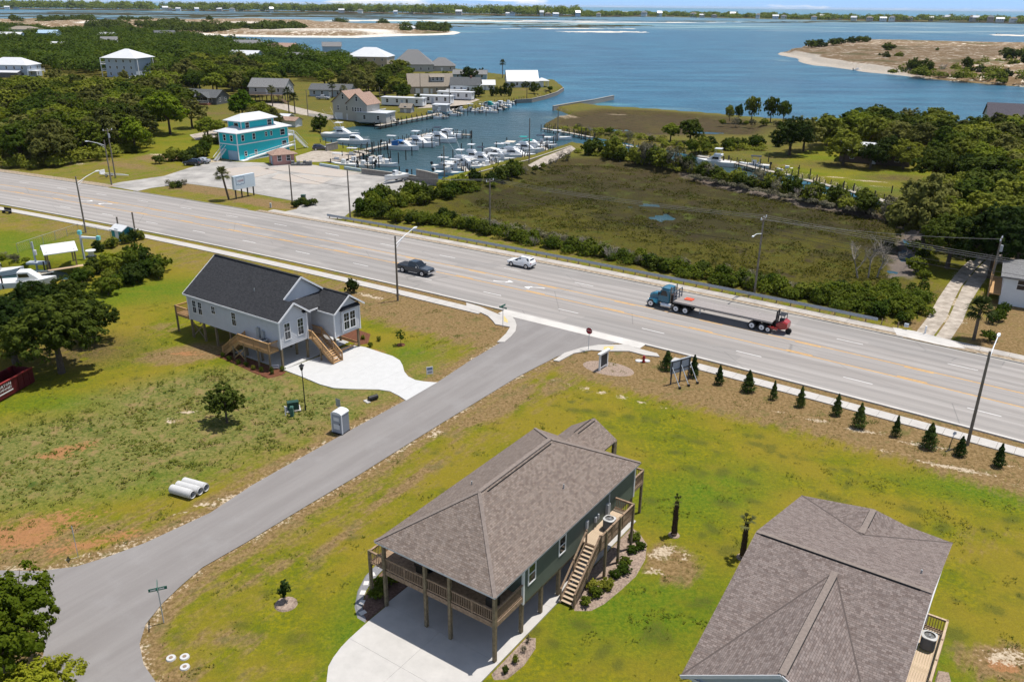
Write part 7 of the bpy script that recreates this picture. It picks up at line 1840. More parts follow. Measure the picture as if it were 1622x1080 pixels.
z3c = lambda x, y: (500 + x / 7.3727,90 + y / 7.3727)
console_boat(Bp(z3c, 600,800), BA(-15),7.5, 'pale blue boat raised on a lift at the boathouse', GELB, lift=.8); console_boat(Bp(z3c, 890,800), BA(160),4.5, 'small dark skiff hung at the timber quay dock', m=mat('dark_hull', (.06,.065,.07),.5), ttop=False, lift=.8)
console_boat(Bp(z3c, 1430,690), BA(-165),8, 'pale blue console boat on a lift by the grey dock store', GELB, lift=.8); console_boat(Bp(z4c, 60,725), BA(-160),5.5, 'low white skiff beside the finger dock', ttop=False)
cruiser(Bp(z4c, 600,600), BA(150),8, 'white cruiser nosed up to the bank below the slate-roofed cottage', fly=False, canvas=TEALC); cruiser(Bp(z4c, 755,590), BA(165),9, 'white express cruiser beside the finger docks', fly=False); console_boat(Bp(z4c, 640,655), BA(170),5.5, 'small white runabout with cover beside the finger dock', ttop=False); console_boat(Bp(z4c, 545,640), BA(165),5, 'small white open boat by the pale bank', ttop=False)
z2c = lambda x, y: (1080 + x / 5.793,160 + y / 5.793)
cruiser(Bp(z2c, 310,590), BA(155),10, 'white cruiser with long hard top moored in the lawn canal', canvas=None); console_boat(Bp(z2c, 660,625), BA(160),7.5, 'white console boat with dark top on the canal lift', top=CANN, lift=.5); console_boat(Bp(z2c, 960,660), BA(160),5, 'low white skiff at the canal bulkhead', ttop=False)
cruiser(at(44,455, WZ), BA(14),8.0, 'white sailing yacht deck half hidden by the big left tree', fly=False); console_boat(at(-2,436, WZ), BA(20),7, 'white motorboat bow in the small left canal', ttop=False)
console_boat(at(1358,112, WZ), BA(10),6, 'small skiff beached on the sand of the big spit', ttop=False); console_boat(at(1583,54.5, WZ), BA(10),12, 'white boat grounded at the far sandbar', ttop=False)
for x, y, a, L in ((265,565,-20,6),(470,545,-20,6.5),(585,470,-18,7),(575,535,-18,6),(725,470,-15,7),(700,400,-15,7),(760,395,-14,6.5),(900,430,-14,6.5),(1040,385,-12,6.5),(1165,335,-10,6)): console_boat(Bp(z6c, x, y), BA(a + random.uniform(-4,4)), L, 'small white open boat wedged between the larger boats of the quay row', ttop=random.random() < .5, group='small boats in the quay row')
for x, y, a, L in ((900,300,-16,6.5),(1330,235,-14,7),(1330,300,-15,6),(560,560,170,5.5),(250,520,170,5.5),(840,545,-8,5.5)): console_boat(Bp(z5c, x, y), BA(a + random.uniform(-4,4)), L, 'small white open boat tied up among the piles of the inner basin', ttop=random.random() < .5, group='small boats of the inner basin')
for x, y, a, L in ((300,640,-15,5.5),(410,640,-15,6),(500,655,-12,5.5),(690,625,165,6),(850,560,165,5.5),(180,690,-18,6)): console_boat(Bp(z4c, x, y), BA(a + random.uniform(-5,5)), L, 'small white boat at the finger docks below the trailers', ttop=random.random() < .4, group='small boats at the finger docks')
dock('finger_dock', [(588,246),(612,252)], 1.2,-.35, 'short finger dock between the boats on lifts', step=2.5); dock('finger_dock', [(556,254),(586,262)], 1.2,-.35, 'low finger dock beside the yard barrier blocks', step=2.5)
for a_, c_, lb in (((742,274),(733,264), 'stub dock at the outrigger boat'),((785,263),(775,252), 'stub dock in the middle of the quay row'),((835,251),(822,241), 'stub dock beside the large cream trawler yacht'),((872,240),(856,231), 'stub dock beyond the teal canvas yacht')): dock('stub_dock', [a_, c_], 1.2,-.3, lb, step=2.5)
# boat on its road trailer in the yard
tp = at(627,288.5); tz = math.atan2(*(at(640,285) - at(610,291)).yx)
t = thing('boat_trailer', 'galvanised road trailer under the white boat in the marina yard', 'trailer', tp, tz + math.pi)
b = MB(); b.bar((-2.6,-.8,.5),(1.6,-.8,.5),.1,.12); b.bar((-2.6,.8,.5),(1.6,.8,.5),.1,.12); b.bar((1.6,-.8,.5),(3.6,0,.5),.1,.12); b.bar((1.6,.8,.5),(3.6,0,.5),.1,.12); b.bar((-2,-.8,.5),(-2,.8,.5),.1,.12); b.build('frame', STEEL, t)
for s in (-1,1): wheel(t, -1.2, s * 1.05,.34,.22)
MB().tube((3.2,0,0),(3.2,0,.6),.04).build('jockey_wheel', STEEL, t)
console_boat(Vector((tp.x, tp.y, .85)), tz + math.pi, 6.6, 'white centre console boat standing on a trailer in the yard', ttop=False)
# empty trailer frame beside the left pole
t = thing('boat_trailer', 'empty white boat trailer on the grass by the utility pole', 'trailer', at(178,280), R_(-12)); b = MB(); b.bar((-2.4,-.7,.55),(1.5,-.7,.55),.12,.14); b.bar((-2.4,.7,.55),(1.5,.7,.55),.12,.14); b.bar((1.5,-.7,.55),(4.2,0,.55),.12,.14); b.bar((1.5,.7,.55),(4.2,0,.55),.12,.14); b.bar((-2.3,-.7,.55),(-2.3,.7,.55),.12,.14); b.build('frame', WHITE, t)
for s in (-1,1): wheel(t, -.8, s * .95,.32,.2)
MB().box(-2.6,-2.4,-.9,.9,.6,1.4).build('bunk_post', WHITE, t)
# parked vehicles
suv(at(305,262), R_(-8) + math.pi, 'black parked pickup-sized car at the edge of the drive', DNAVY, name='parked_car'); suv(at(319,259), R_(-8) + math.pi, 'silver car parked next to the black one on the drive', SILV, sedan=True)
suv(at(508,238), R_(15), 'dark blue estate car parked on the pale gravel strip', DNAVY); pickup(at(512,158), R_(-10), 'silver pickup parked on the drive beside the ranch house', SILV)
suv(at(683,147.8), R_(10), 'dark car parked at the garage of the tan house', DNAVY)
# ------------------------------------------------------------------ vegetation
def leafmesh(name, P, Nn, size, m, seed=0, aspect=1.5):
    """one mesh of many small leaf quads at points P facing Nn"""
    r = np.random.default_rng(seed); n = len(P)
    a = r.normal(size=(n, 3)); Nn = Nn / (np.linalg.norm(Nn, axis=1, keepdims=True) + 1e-9)
    u = np.cross(Nn, a); u /= np.linalg.norm(u, axis=1, keepdims=True) + 1e-9
    v = np.cross(Nn, u)
    s = (size * (0.65 + 0.7 * r.random(n)))[:, None] if np.ndim(size) == 0 else (size * (0.65 + .7 * r.random(n)))[:, None]
    c = np.stack([P - u * s * .5 * aspect, P - v * s * .5 + Nn * s * .1, P + u * s * .5 * aspect, P + v * s * .5 + Nn * s * .1], 1).reshape(-1,3)
    me = bpy.data.meshes.new(name)
    me.vertices.add(n * 4); me.vertices.foreach_set('co', c.astype(np.float32).ravel())
    me.loops.add(n * 4); me.loops.foreach_set('vertex_index', np.arange(n * 4, dtype=np.int32))
    me.polygons.add(n); me.polygons.foreach_set('loop_start', np.arange(0, n * 4,4, dtype=np.int32))
    me.update(calc_edges=True); me.materials.append(m)
    return me
def crown_pts(lobes, n, clumps, seed, squash=.8, spread=.2, inner=.25):
    """points in leaf clumps that sit on the outside of several lobes"""
    r = np.random.default_rng(seed); L = np.array(lobes, float)
    w_ = L[:, 3] ** 2; k = r.choice(len(L), clumps, p=w_ / w_.sum())
    d = r.normal(size=(clumps, 3)); d[:, 2] += .25; d /= np.linalg.norm(d, axis=1, keepdims=True)
    f = 1 - inner * r.random(clumps) ** 2
    cc = L[k, :3] + d * (L[k, 3] * f)[:, None] * np.array([1,1, squash])
    cr = L[k, 3] * spread * (0.6 + .8 * r.random(clumps))
    j = r.integers(0, clumps, n)
    g = r.normal(size=(n, 3)); g /= np.linalg.norm(g, axis=1, keepdims=True); g *= (r.random(n) ** .45)[:, None]
    P = cc[j] + g * cr[j][:, None] * np.array([1,1,.75])
    N = g * .9 + d[j] * .8 + np.array([0,0,.55]) + r.normal(size=(n, 3)) * .45
    return P, N
def trunk_mesh(h, r0, lobes, m, seed=0, fork=.35, n=7):
    r = random.Random(seed); b = MB()
    top = Vector((0,0, h * fork)); b.path([Vector((0,0,-.2)), Vector((r.uniform(-.1,.1), r.uniform(-.1,.1), h * fork * .5)), top], [r0 * 1.25, r0, r0 * .85], n)
    for (x, y, z, R) in lobes:
        c = Vector((x, y, z)); mid = top.lerp(c, .5) + Vector((r.uniform(-.3,.3), r.uniform(-.3,.3),-.25))
        b.path([top, mid, c], [r0 * .6, r0 * .4, r0 * .15], 6)
        for k in range(2):
            e = c + Vector((r.uniform(-1,1), r.uniform(-1,1), r.uniform(.1,.8))) * (R * .7)
            b.path([mid.lerp(c, .6), e], [r0 * .25, r0 * .06], 5)
    return b.mesh('trunk', m)
BARK = mat('bark', (.085,.065,.05),.95,.3,4,.4)
BARKG = mat('pale_bark', (.20,.175,.15),.95,.25,4,.3)
L_OAK = leafmat('oak_leaves', (.044,.072,.008),(.160,.195,.019))
L_OAK2 = leafmat('olive_oak_leaves', (.052,.074,.009),(.195,.210,.027))
L_OLIVE = leafmat('dull_olive_leaves', (.050,.058,.012),(.150,.150,.036))
L_BRIGHT = leafmat('bright_leaves', (.060,.110,.006),(.210,.255,.016),.3)
L_MYRT = leafmat('myrtle_leaves', (.040,.068,.007),(.150,.175,.018),.3)
L_DARKB = leafmat('dark_bush_leaves', (.026,.044,.007),(.090,.112,.016))
L_CED = leafmat('cedar_leaves', (.028,.052,.011),(.098,.130,.030),.25)
L_GREYB = leafmat('grey_bush_leaves', (.075,.072,.042),(.180,.168,.110),.2)
L_YEL = leafmat('young_bright_leaves', (.07,.105,.010),(.22,.22,.030),.3)
L_PALM = leafmat('palm_fronds', (.040,.055,.014),(.120,.125,.045),.25)
def lobes_oak(seed, R=4.6, H=8.2, n=9, flat=.62):
    r = random.Random(seed); L = [(0,0, H * .62, R * .62)]
    for i in range(n):
        a = 2 * math.pi * i / n + r.uniform(-.35,.35); q = R * r.uniform(.45,.72)
        L.append((q * math.cos(a), q * math.sin(a), H * r.uniform(.42,.72), R * r.uniform(.34,.5)))
    for i in range(3):
        a = r.uniform(0,6.28); q = R * r.uniform(.1,.35); L.append((q * math.cos(a), q * math.sin(a), H * r.uniform(.74,.84), R * r.uniform(.3,.42)))
    return L
OAKS = []
for k in range(6):
    lb = lobes_oak(k * 7 + 1)
    P, N = crown_pts(lb, 6500,330, k, .8,.24,.35)
    OAKS.append((trunk_mesh(8.2,.32, lb[1::2], BARK, k), leafmesh('crown', P, N, .36,(L_OAK, L_OAK2)[k % 2], k)))
BIG = []
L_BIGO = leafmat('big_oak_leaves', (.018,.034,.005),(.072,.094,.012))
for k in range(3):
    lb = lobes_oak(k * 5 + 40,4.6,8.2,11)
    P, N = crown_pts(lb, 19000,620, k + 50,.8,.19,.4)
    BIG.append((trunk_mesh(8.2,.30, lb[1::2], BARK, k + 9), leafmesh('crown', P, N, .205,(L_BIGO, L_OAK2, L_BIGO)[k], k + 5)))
for k in range(6):
    for mm, s_ in ((L_MYRT, 1),(L_OLIVE, 2)):
        lb = lobes_oak(k * 11 + 300 + s_, 4.6 + .5 * (k % 3 - 1),8.2 + .7 * (k % 2),6 + k % 4); P, N = crown_pts(lb, 4200 + 600 * k, 200 + 40 * (k % 4), k + 400 + s_, .75 + .08 * (k % 3),.22 + .02 * (k % 3),.5)
        if (k + s_) % 2: OAKS.append((trunk_mesh(8.2,.30, lb[1::2], BARK, k + 30), leafmesh('crown', P, N, .30 + .05 * (k % 3), mm, k + 60)))
MAPLE = []
for k in range(2):
    lb = lobes_oak(k * 3 + 80,4.4,9.0,9)
    P, N = crown_pts(lb, 7000,300, k + 70,.9,.24,.35)
    MAPLE.append((trunk_mesh(9,.25, lb[1::2], BARK, k + 3), leafmesh('crown', P, N, .36, L_BRIGHT, k + 8)))
def lobes_bush(seed, n=6):
    r = random.Random(seed); L = [(0,0,.75,.75)]
    for i in range(n):
        a = 2 * math.pi * i / n + r.uniform(-.4,.4); q = r.uniform(.4,.8); L.append((q * math.cos(a), q * math.sin(a), r.uniform(.4,.95), r.uniform(.35,.55)))
    return L
BUSH = {}
for nm, mm, k0 in (('myrtle', L_MYRT, 0),('dark', L_DARKB, 10),('grey', L_GREYB, 20),('young', L_YEL, 30),('oakbush', L_OAK2,40)):
    BUSH[nm] = []
    for k in range(3):
        lb = lobes_bush(k0 + k); P, N = crown_pts(lb, 1500 if nm != 'grey' else 800,110, k0 + k, .9,.3,.5); P[:, 2] = np.abs(P[:, 2]) * .98 + .02
        BUSH[nm].append((trunk_mesh(.9,.05, lb[1:5], BARK if nm != 'grey' else BARKG, k, .3,5), leafmesh('foliage', P, N, .145 if nm != 'grey' else .10, mm, k0 + k)))
def bare_shrub(seed, m, H=1.6, n=16):
    r = random.Random(seed); b = MB()
    for i in range(n):
        a = r.uniform(0,6.28); q = r.uniform(.3,1.0); p = Vector((0,0,0)); e = Vector((q * math.cos(a), q * math.sin(a), H * r.uniform(.55,1)))
        mid = p.lerp(e, .5) + Vector((r.uniform(-.15,.15), r.uniform(-.15,.15),.1)); b.path([p, mid, e], [.035,.022,.008], 4)
        for k in range(5):
            s = mid.lerp(e, r.random()); b.path([s, s + Vector((r.uniform(-.4,.4), r.uniform(-.4,.4), r.uniform(.1,.5)))], [.014,.005], 3)
    return b.mesh('branches', m)
BARES = [bare_shrub(k, mat('grey_twigs', (.26,.23,.20),.95,.25,3)) for k in range(3)]
def cedar(seed, H=2.6, R=.75, n=2200):
    r = np.random.default_rng(seed); t = r.random(n) ** .8; rad = R * (1 - t) ** .8 * (.55 + .45 * r.random(n)) * (1 + .22 * np.sin(t * 23 + seed)); a = r.random(n) * 6.283
    tw = np.floor(a * 2.2); rad *= .8 + .35 * ((np.sin(tw * 12.9 + seed + np.floor(t * 9) * 3.1) + 1) / 2)
    P = np.stack([rad * np.cos(a), rad * np.sin(a),.12 + t * (H - .12)], -1); N = np.stack([np.cos(a), np.sin(a),.5 + 0 * a], -1) + r.normal(size=(n, 3)) * .5
    return leafmesh('foliage', P, N, .10, L_CED, seed, 2.0)
CEDARS = [(MB().tube((0,0,-.05),(0,0,2.2),.06,.02, n=6).mesh('trunk', BARK), cedar(k)) for k in range(4)]
def tree(proto, p, sc, rz, label, name='oak_tree', cat='tree', group=None, crown='crown', stem='trunk'):
    t = thing(name, label, cat, p, rz, group)
    t.scale = sc if hasattr(sc, '__len__') else (sc, sc, sc)
    inst(proto[0], stem, t); inst(proto[1], crown, t)
    return t
def bush(kind, px, py, w, label, h=None, group=None, z=0.0, p=None, name='shrub'):
    """w = width in metres"""
    p = p or at(px, py, z); s = w / 2.2
    return tree(random.choice(BUSH[kind]), p, (s * random.uniform(.85,1.15), s, (h / 1.4) if h else s * random.uniform(.85,1.15)), random.uniform(0,6.28), label, name, 'shrub', group, 'foliage', 'stem')
# the big trees left of the grey house
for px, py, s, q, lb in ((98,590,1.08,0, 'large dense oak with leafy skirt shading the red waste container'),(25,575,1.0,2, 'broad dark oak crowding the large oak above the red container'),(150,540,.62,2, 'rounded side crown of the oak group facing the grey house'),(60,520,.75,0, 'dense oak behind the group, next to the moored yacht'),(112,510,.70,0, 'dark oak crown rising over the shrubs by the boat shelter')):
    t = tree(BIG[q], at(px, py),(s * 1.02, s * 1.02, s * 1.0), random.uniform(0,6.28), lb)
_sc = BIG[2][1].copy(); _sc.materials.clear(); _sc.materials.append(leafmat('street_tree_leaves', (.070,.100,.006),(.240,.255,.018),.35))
tree((BIG[2][0], _sc), Vector((at(8,985,4.5).x - .6, at(8,985,4.5).y, 0)),(.78,.78,.9),2.0, 'leafy tree at the bend of the side street, its crown over the asphalt')
tree((BIG[0][0], _sc), Vector((at(60,1090,3).x - .6, at(60,1090,3).y, 0)),(.55,.55,.5),4.0, 'low leafy tree beside the street bend, under the taller crown')
# the small wild tree and garden plants of the grey house
SM = []
lb = lobes_oak(200,2.0,3.7,8); P, N = crown_pts(lb, 5200,230,200,.9,.24,.5); SMALL = (trunk_mesh(3.7,.10, lb[1::2], BARK, 4,.3), leafmesh('crown', P, N, .15, L_DARKB, 300))
tree(SMALL, at(360,668),1.05,.6, 'small wild tree with uneven crown on the rough grass', 'small_tree')
lb = lobes_oak(201,.75,2.3,6); P, N = crown_pts(lb, 900,60,201,1.2,.3,.5); SAP = (trunk_mesh(2.3,.03, lb[1:6], BARK, 4,.4), leafmesh('crown', P, N, .11, L_MYRT, 301))
tree(SAP, at(635,546),.9,.6, 'staked sapling in a mulch ring on the lawn by the bright driveway', 'sapling'); o = MB().tube((0,0,-.05),(0,0,.05),.55,.45, n=14).build('mulch_ring', MULCH_RED, loc=at(635,546)); tag(o, 'dark mulch ring round the staked sapling', kind='structure')
o = MB().tube((0,0,-.05),(0,0,.06),.78,.68, n=16).build('mulch_ring', MULCH_PALE, loc=at(453,956)); tag(o, 'round mulch ring in the lawn by the side street', kind='structure')
lb = lobes_bush(210); P, N = crown_pts([(0,0,1.0,.36),(.1,0,1.3,.3),(-.1,.1,.75,.3),(0,0,1.6,.2)], 900,60,210,1.1,.4,.6); SAP2 = (MB().tube((0,0,0),(0,0,1.1),.03,.02, n=5).mesh('trunk', BARK), leafmesh('crown', P, N, .09, L_CED, 302))
tree(SAP2, at(452,953),1.0,0, 'young dark sapling standing in a round mulch ring', 'sapling')
bush('dark', 558,463,2.1, 'round dark shrub on the dry verge behind the grey house', h=2.0)
for i, (px, py, k_) in enumerate(((353,566, 'myrtle'),(364,571, 'myrtle'),(378,577, 'young'),(391,581, 'myrtle'),(402,586, 'young'),(414,589, 'young'),(431,593, 'dark'),(448,588, 'myrtle'),(587,549, 'myrtle'),(600,540, 'young'),(575,538, 'young'))):
    bush(k_, px, py, .6 if i != 6 else .55, 'small green starter plant in the red mulch of the pale grey house', h=.6 if i != 6 else .9, group='starter plants of the grey house', name='garden_plant')
# garden plants of the green house
for x, y, w_ in ((7.7,-1.9,.9),(8.8,-2.1,1.1),(9.4,-1.6,1.2),(10.0,-2.3,1.2),(11.4,-2.2,1.0),(12.1,-2.5,1.1),(13.0,-2.1,1.0),(14.6,-1.9,1.0),(16.2,-1.3,1.1),(15.4,-2.2,.9)): bush('myrtle' if w_ < 1.15 else 'young', 0,0, w_, 'yellow-green shrub in the pale mulch bed under the side stair', group='shrubs along the green house deck', p=ghl(x, y), name='garden_shrub')
for x, y, w_ in ((.2,9.9,1.3),(1.0,10.4,1.4),(1.9,10.2,1.3),(2.7,10.8,1.3),(3.6,10.6,1.2)): bush('young', 0,0, w_, 'bright yellow-green shrub in the dark bed by the stepping stones', group='shrubs at the porch corner', p=ghl(x, y), name='garden_shrub')
for x, y, k_, w_, lb in ((-.4,-1.05, 'dark', .45, 'dark upright plant at the corner post of the green house'),(.6,-1.1, 'myrtle', .5, 'grassy tuft plant in the small front bed of the green house'),(1.6,-1.0, 'grey', .4, 'pale dry plant in the small front bed of the green house'),(2.5,-.8, 'grey', .4, 'pale dry plant at the far end of the small front bed')): bush(k_, 0,0, w_, lb, h=.6, p=ghl(x, y), name='garden_plant')
for x, y, w_ in ((4.0,-.4,.9),(5.6,-.5,.9),(7.4,-.2,.8)): bush('dark', 0,0, w_, 'dark green shrub in the mulch below the taupe-roofed house deck', group='shrubs below the taupe house deck', p=bol(x, y), name='garden_shrub')
# the row of young cedars
CS = [(-30.8,-13.3),(-27.6,-13.4),(-24.6,-13.5),(-21.4,-13.4),(-18.6,-13.6),(-15.8,-13.6),(-12.3,-13.3),(-9.8,-14.6),(-6.5,-14.3),(-3.5,-14.8),(-.9,-14.6),(2.2,-14.6)]
for i, (s, o_) in enumerate(CS):
    h_ = (.86,.98,.84,.92,.80,.86,.88,.97,.82,.96,.74,.86)[i]; wd_ = (1.2,.9,.78,1.1,.62,.74,.80,1.02,.66,1.12,.85,.80)[i]
    lab = {0: 'bushy young cedar hidden partly by the billboard back', 1: 'young cedar standing beside the billboard', 10: 'young cedar growing right in front of the thick street lamp pole', 11: 'young cedar past the thick street lamp, last of the row'}.get(i, 'young conical cedar in the row along the sidewalk, between billboard and street lamp')
    tree(CEDARS[i % 4], RD(s, o_),(wd_, wd_, h_), i * 1.3, lab, 'cedar_tree', 'tree', 'young cedars along the sidewalk', 'foliage')
# palms
def palm_mesh(nf, L, droop, w=.16, seed=0, fan=True):
    r = random.Random(seed); V = []; F = []
    for i in range(nf):
        a = 2 * math.pi * i / nf + r.uniform(-.25,.25); el = r.uniform(-.5,1.25); l = L * r.uniform(.8,1.1); d = Vector((math.cos(a), math.sin(a),0)); s_ = Vector((-d.y, d.x, 0))
        st = Vector((0,0,0)); stem_end = d * (math.cos(el) * l * .5) + Vector((0,0, math.sin(el) * l * .5))
        n = 9
        for k in range(n):     # fan of leaflets
            t = (k / (n - 1) - .5) * 2.6; dirv = (d * math.cos(t) + s_ * math.sin(t)).normalized(); dirv = (dirv * math.cos(el) + Vector((0,0, math.sin(el)))).normalized()
            tip = stem_end + dirv * (l * .55) - Vector((0,0, droop * l * r.uniform(.2,.5))); sd = dirv.cross(Vector((0,0,1))); sd = sd.normalized() * w * .5 if sd.length > 1e-3 else s_ * w * .5
            mid = stem_end.lerp(tip, .5) + Vector((0,0,.08 * l)); o = len(V); V += [stem_end, mid + sd, tip, mid - sd]; F.append([o, o + 1, o + 2, o + 3])
        o = len(V); V += [st + s_ * .03, st - s_ * .03, stem_end - s_ * .03, stem_end + s_ * .03]; F.append([o, o + 1, o + 2, o + 3])
    me = bpy.data.meshes.new('fronds'); me.from_pydata([tuple(v) for v in V], [], F); me.materials.append(L_PALM); return me
PALMF = [palm_mesh(64,1.6,.45,.13, seed=k) for k in range(2)]; PALMY = palm_mesh(10,.7,.25,.07,5)
PTR = mat('palm_trunk', (.13,.10,.075),.95,.3,9,.5)
def palm(px, py, h, label, sc=1.0, lean=(0,0), p=None, r=.2):
    p = p or at(px, py); t = thing('palm_tree', label, 'palm tree', p, random.uniform(0,6))
    rings = []
    b = MB(); n = max(6, int(h / .22))
    for i in range(n): z = h * i / n; b.tube((lean[0] * z / h, lean[1] * z / h, z),(lean[0] * (z + h / n) / h, lean[1] * (z + h / n) / h, z + h / n), r * (1 - .15 * z / h), r * (1.12 - .15 * z / h), n=8, cap=False)
    b.build('trunk', PTR, t); inst(random.choice(PALMF), 'fronds', t, (lean[0], lean[1], h),0, sc)
    return t
palm(1542,538,3.9, 'cabbage palm with bushy crown beside the gravel drive', 1.15); palm(362.5,316,5.2, 'cabbage palm beside the large pale yard sign', 1.15,(-.9,.3))
for px, py, h, lb in ((458,180,7.5, 'tall palm pair tree at the looping drive, the one beside the slim pole'),(467.5,180,5.6, 'shorter palm of the pair at the looping drive'),(432,168,6, 'palm in front of the raised bungalow'),(448,158,6.5, 'palm beside the timber stair of the raised bungalow'),(527,155,5, 'palm before the pale blue-grey ranch house'),(562,150,5, 'bushy palm behind the roof of the cream house'),(247,118,6, 'lone palm on the lawn beside the verandaed house'),(796,124,8, 'tall palm behind the white cottage on the point'),(590 - 45,160,4.5, 'low palm beside the ranch house carport'),(663,168,3, 'small palm between the white trailers')): palm(px, py, h, lb, 1.3)
for px, py, lb in ((1067.5,847, 'trimmed young palm trunk with tuft in the lawn by the green house'),(1176,882, 'trimmed young palm beside the taupe-roofed house')):
    t = thing('young_palm', lb, 'palm tree', at(px, py),0); b = MB(); H = 2.9
    for i in range(16):
        z = H * i / 16; r_ = .20 - .07 * i / 16; b.tube((0,0, z),(0,0, z + H / 16), r_, r_ * 1.22, n=9, cap=False)
    b.build('trunk', mat('boot_trunk', (.075,.05,.035),.95,.4,10,.6), t); inst(PALMY, 'fronds', t, (0,0, H - .05),0,(.7,.7,1.2) if px < 1100 else (1.3,1.3,1.2)); b = MB(); _r = random.Random(3)
    for i in range(90):
        a = _r.uniform(0,6.28); z = _r.uniform(.15, H - .1); rr = .23 - .07 * z / H; b.add([(rr * math.cos(a - .25), rr * math.sin(a - .25), z),(rr * math.cos(a + .25), rr * math.sin(a + .25), z),((rr + .10) * math.cos(a),(rr + .10) * math.sin(a), z + .20)], [[0,1,2]])
    q = b.build('leaf_boots', MATS['boot_trunk'], t); q['kind'] = 'stuff'; MB().tube((0,0,-.03),(0,0,.05),.45,.4, n=16).build('mulch_collar', MULCH_PALE, t)
# ---------------- woods: scatter trees in plots measured on the photo
def inpoly(x, y, poly):
    c = False; n = len(poly)
    for i in range(n):
        x0, y0 = poly[i]; x1, y1 = poly[(i + 1) % n]
        if (y0 > y) != (y1 > y) and x < (x1 - x0) * (y - y0) / (y1 - y0) + x0: c = not c
    return c
placed = []
def scatter(px_poly, spacing, tries=4000, seed=0, maxn=999, exc=True):
    r = random.Random(seed); poly = [tuple(at(*p))[:2] for p in px_poly]; xs = [p[0] for p in poly]; ys = [p[1] for p in poly]; out = []
    for _ in range(tries):
        x, y = r.uniform(min(xs), max(xs)), r.uniform(min(ys), max(ys))
        if not inpoly(x, y, poly): continue
        if exc and any((x - e[0]) ** 2 + (y - e[1]) ** 2 < (e[2] + 2) ** 2 for e in EXC): continue
        if any((x - q[0]) ** 2 + (y - q[1]) ** 2 < (spacing * .5 + q[2] * .5) ** 2 for q in placed): continue
        placed.append((x, y, spacing)); out.append(Vector((x, y, 0)))
        if len(out) >= maxn: break
    return out
def wood(px_poly, spacing, smin, smax, label, group, protos=None, seed=0, name='oak_tree', tries=4000, maxn=999):
    r = random.Random(seed + 99); protos = protos or OAKS; n = 0
    for p in scatter(px_poly, spacing, tries, seed, maxn):
        s = r.uniform(smin, smax); tree(r.choice(protos), p, (s * r.uniform(.9,1.1), s * r.uniform(.9,1.1), s * r.uniform(.85,1.1)), r.uniform(0,6.28), label, name, 'tree', group); n += 1
    return n
cnt = {}
# single trees that stand out
for px, py, s, pr, lb in ((240,208,1.15, OAKS[4], 'round mid-green oak between the front woods and the bright tree'),(305,203,1.05, OAKS[7], 'dull olive oak right of the bright yellow-green tree'),(330,220,.8, OAKS[2], 'dark oak close to the left wall of the turquoise house'),(415,196,.85, OAKS[8], 'spreading oak behind the right roof of the turquoise house'),(1402,264,.95, BIG[0], 'dark oak standing before the tin roof of the brick cottage'),(1430,268,.9, BIG[1], 'pale oak at the far gable of the brick cottage'),(270,213,1.4, MAPLE[0], 'bright yellow-green tree with open crown left of the turquoise house'),(215,240,1.0, MAPLE[1], 'pale yellow-green tree beside the dirt clearing'),(385,192,1.15, MAPLE[1], 'bright green tree rising behind the turquoise house'),(345,213,.55, OAKS[1], 'dark narrow tree at the corner of the turquoise house'),(1250,246,1.25, BIG[0], 'wide spreading oak on the canal lawn with bare lower limbs'),(1335,262,1.1, BIG[1], 'leaning oak beside the low brick cottage'),(1378,268,.8, BIG[2], 'oak with pale crooked limbs in front of the brick cottage'),(1478,294,1.15, BIG[1], 'grey-green oak at the end of the sandy path'),(1520,296,.9, BIG[0], 'oak beside the grey-green one at the sandy path'),
                          (1525,462,1.0, OAKS[2], None),(1568,440,1.35, BIG[0], 'huge dark oak overhanging the gravel drive and pole'),(1500,425,1.05, BIG[2], 'dark oak overhanging the tidal creek'),(1545,400,1.2, BIG[1], 'broad oak behind the huge dark oak'),(1610,420,1.2, BIG[2], 'broad oak behind the white raised cottage'),(1093,226,.85, OAKS[3], 'open-crowned tree beside the marsh pool'),(1062,224,.65, OAKS[0], 'smaller tree left of the open-crowned one by the marsh pool')):
    if lb: tree(pr, at(px, py), s, random.uniform(0,6.28), lb); p = at(px, py); placed.append((p.x, p.y, 8 * s))
for px, py, h_, lb in ((1155,192,5.5, 'dark narrow tree on the shore behind the marsh'),(1169,192,6, 'thin pale dead tree on the shore behind the marsh'),(1190,193,9, 'tall dark shore tree between the thin ones'),(1220,194,9, 'tall open shore tree leaning over the water'),(1240,195,8, 'bushy dark tree at the end of the shore row')):
    tree(OAKS[int(h_) % 6], at(px, py),(h_ / 16, h_ / 16, h_ / 8.2),1.0, lb, 'shore_tree')
EXC += [(at(200,142).x, at(200,142).y, 24),(at(215,131).x, at(215,131).y, 18),(at(180,135).x, at(180,135).y, 14),(at(391,108).x, at(391,108).y, 22),(at(60,128).x, at(60,128).y, 20),(at(15,130).x, at(15,130).y, 18),(at(110,150).x, at(110,150).y, 8)] + [(at(*q).x, at(*q).y, r_) for q, r_ in (((40,140),28),((360,215),8),((440,180),12),((500,175),16),((310,190),10),((250,255),10),((720,165),14),((20,222),12),((330,185),12),((260,126),16),((95,132),18))]
cnt['front'] = wood([(20,262),(25,225),(60,190),(120,185),(170,200),(235,205),(232,232),(185,240),(150,252),(95,262)], 6.2,.95,1.3, 'dense dark oak of the front woods beside the highway clearing', 'front woods trees', seed=1, tries=9000)
cnt['mid'] = wood([(-30,215),(-20,158),(60,156),(110,150),(180,152),(250,148),(300,178),(250,195),(235,200),(170,198),(120,182),(60,188)], 6.8,.95,1.35, 'dense dark oak in the woods below the verandaed house', 'middle woods trees', seed=2, tries=9000, maxn=90)
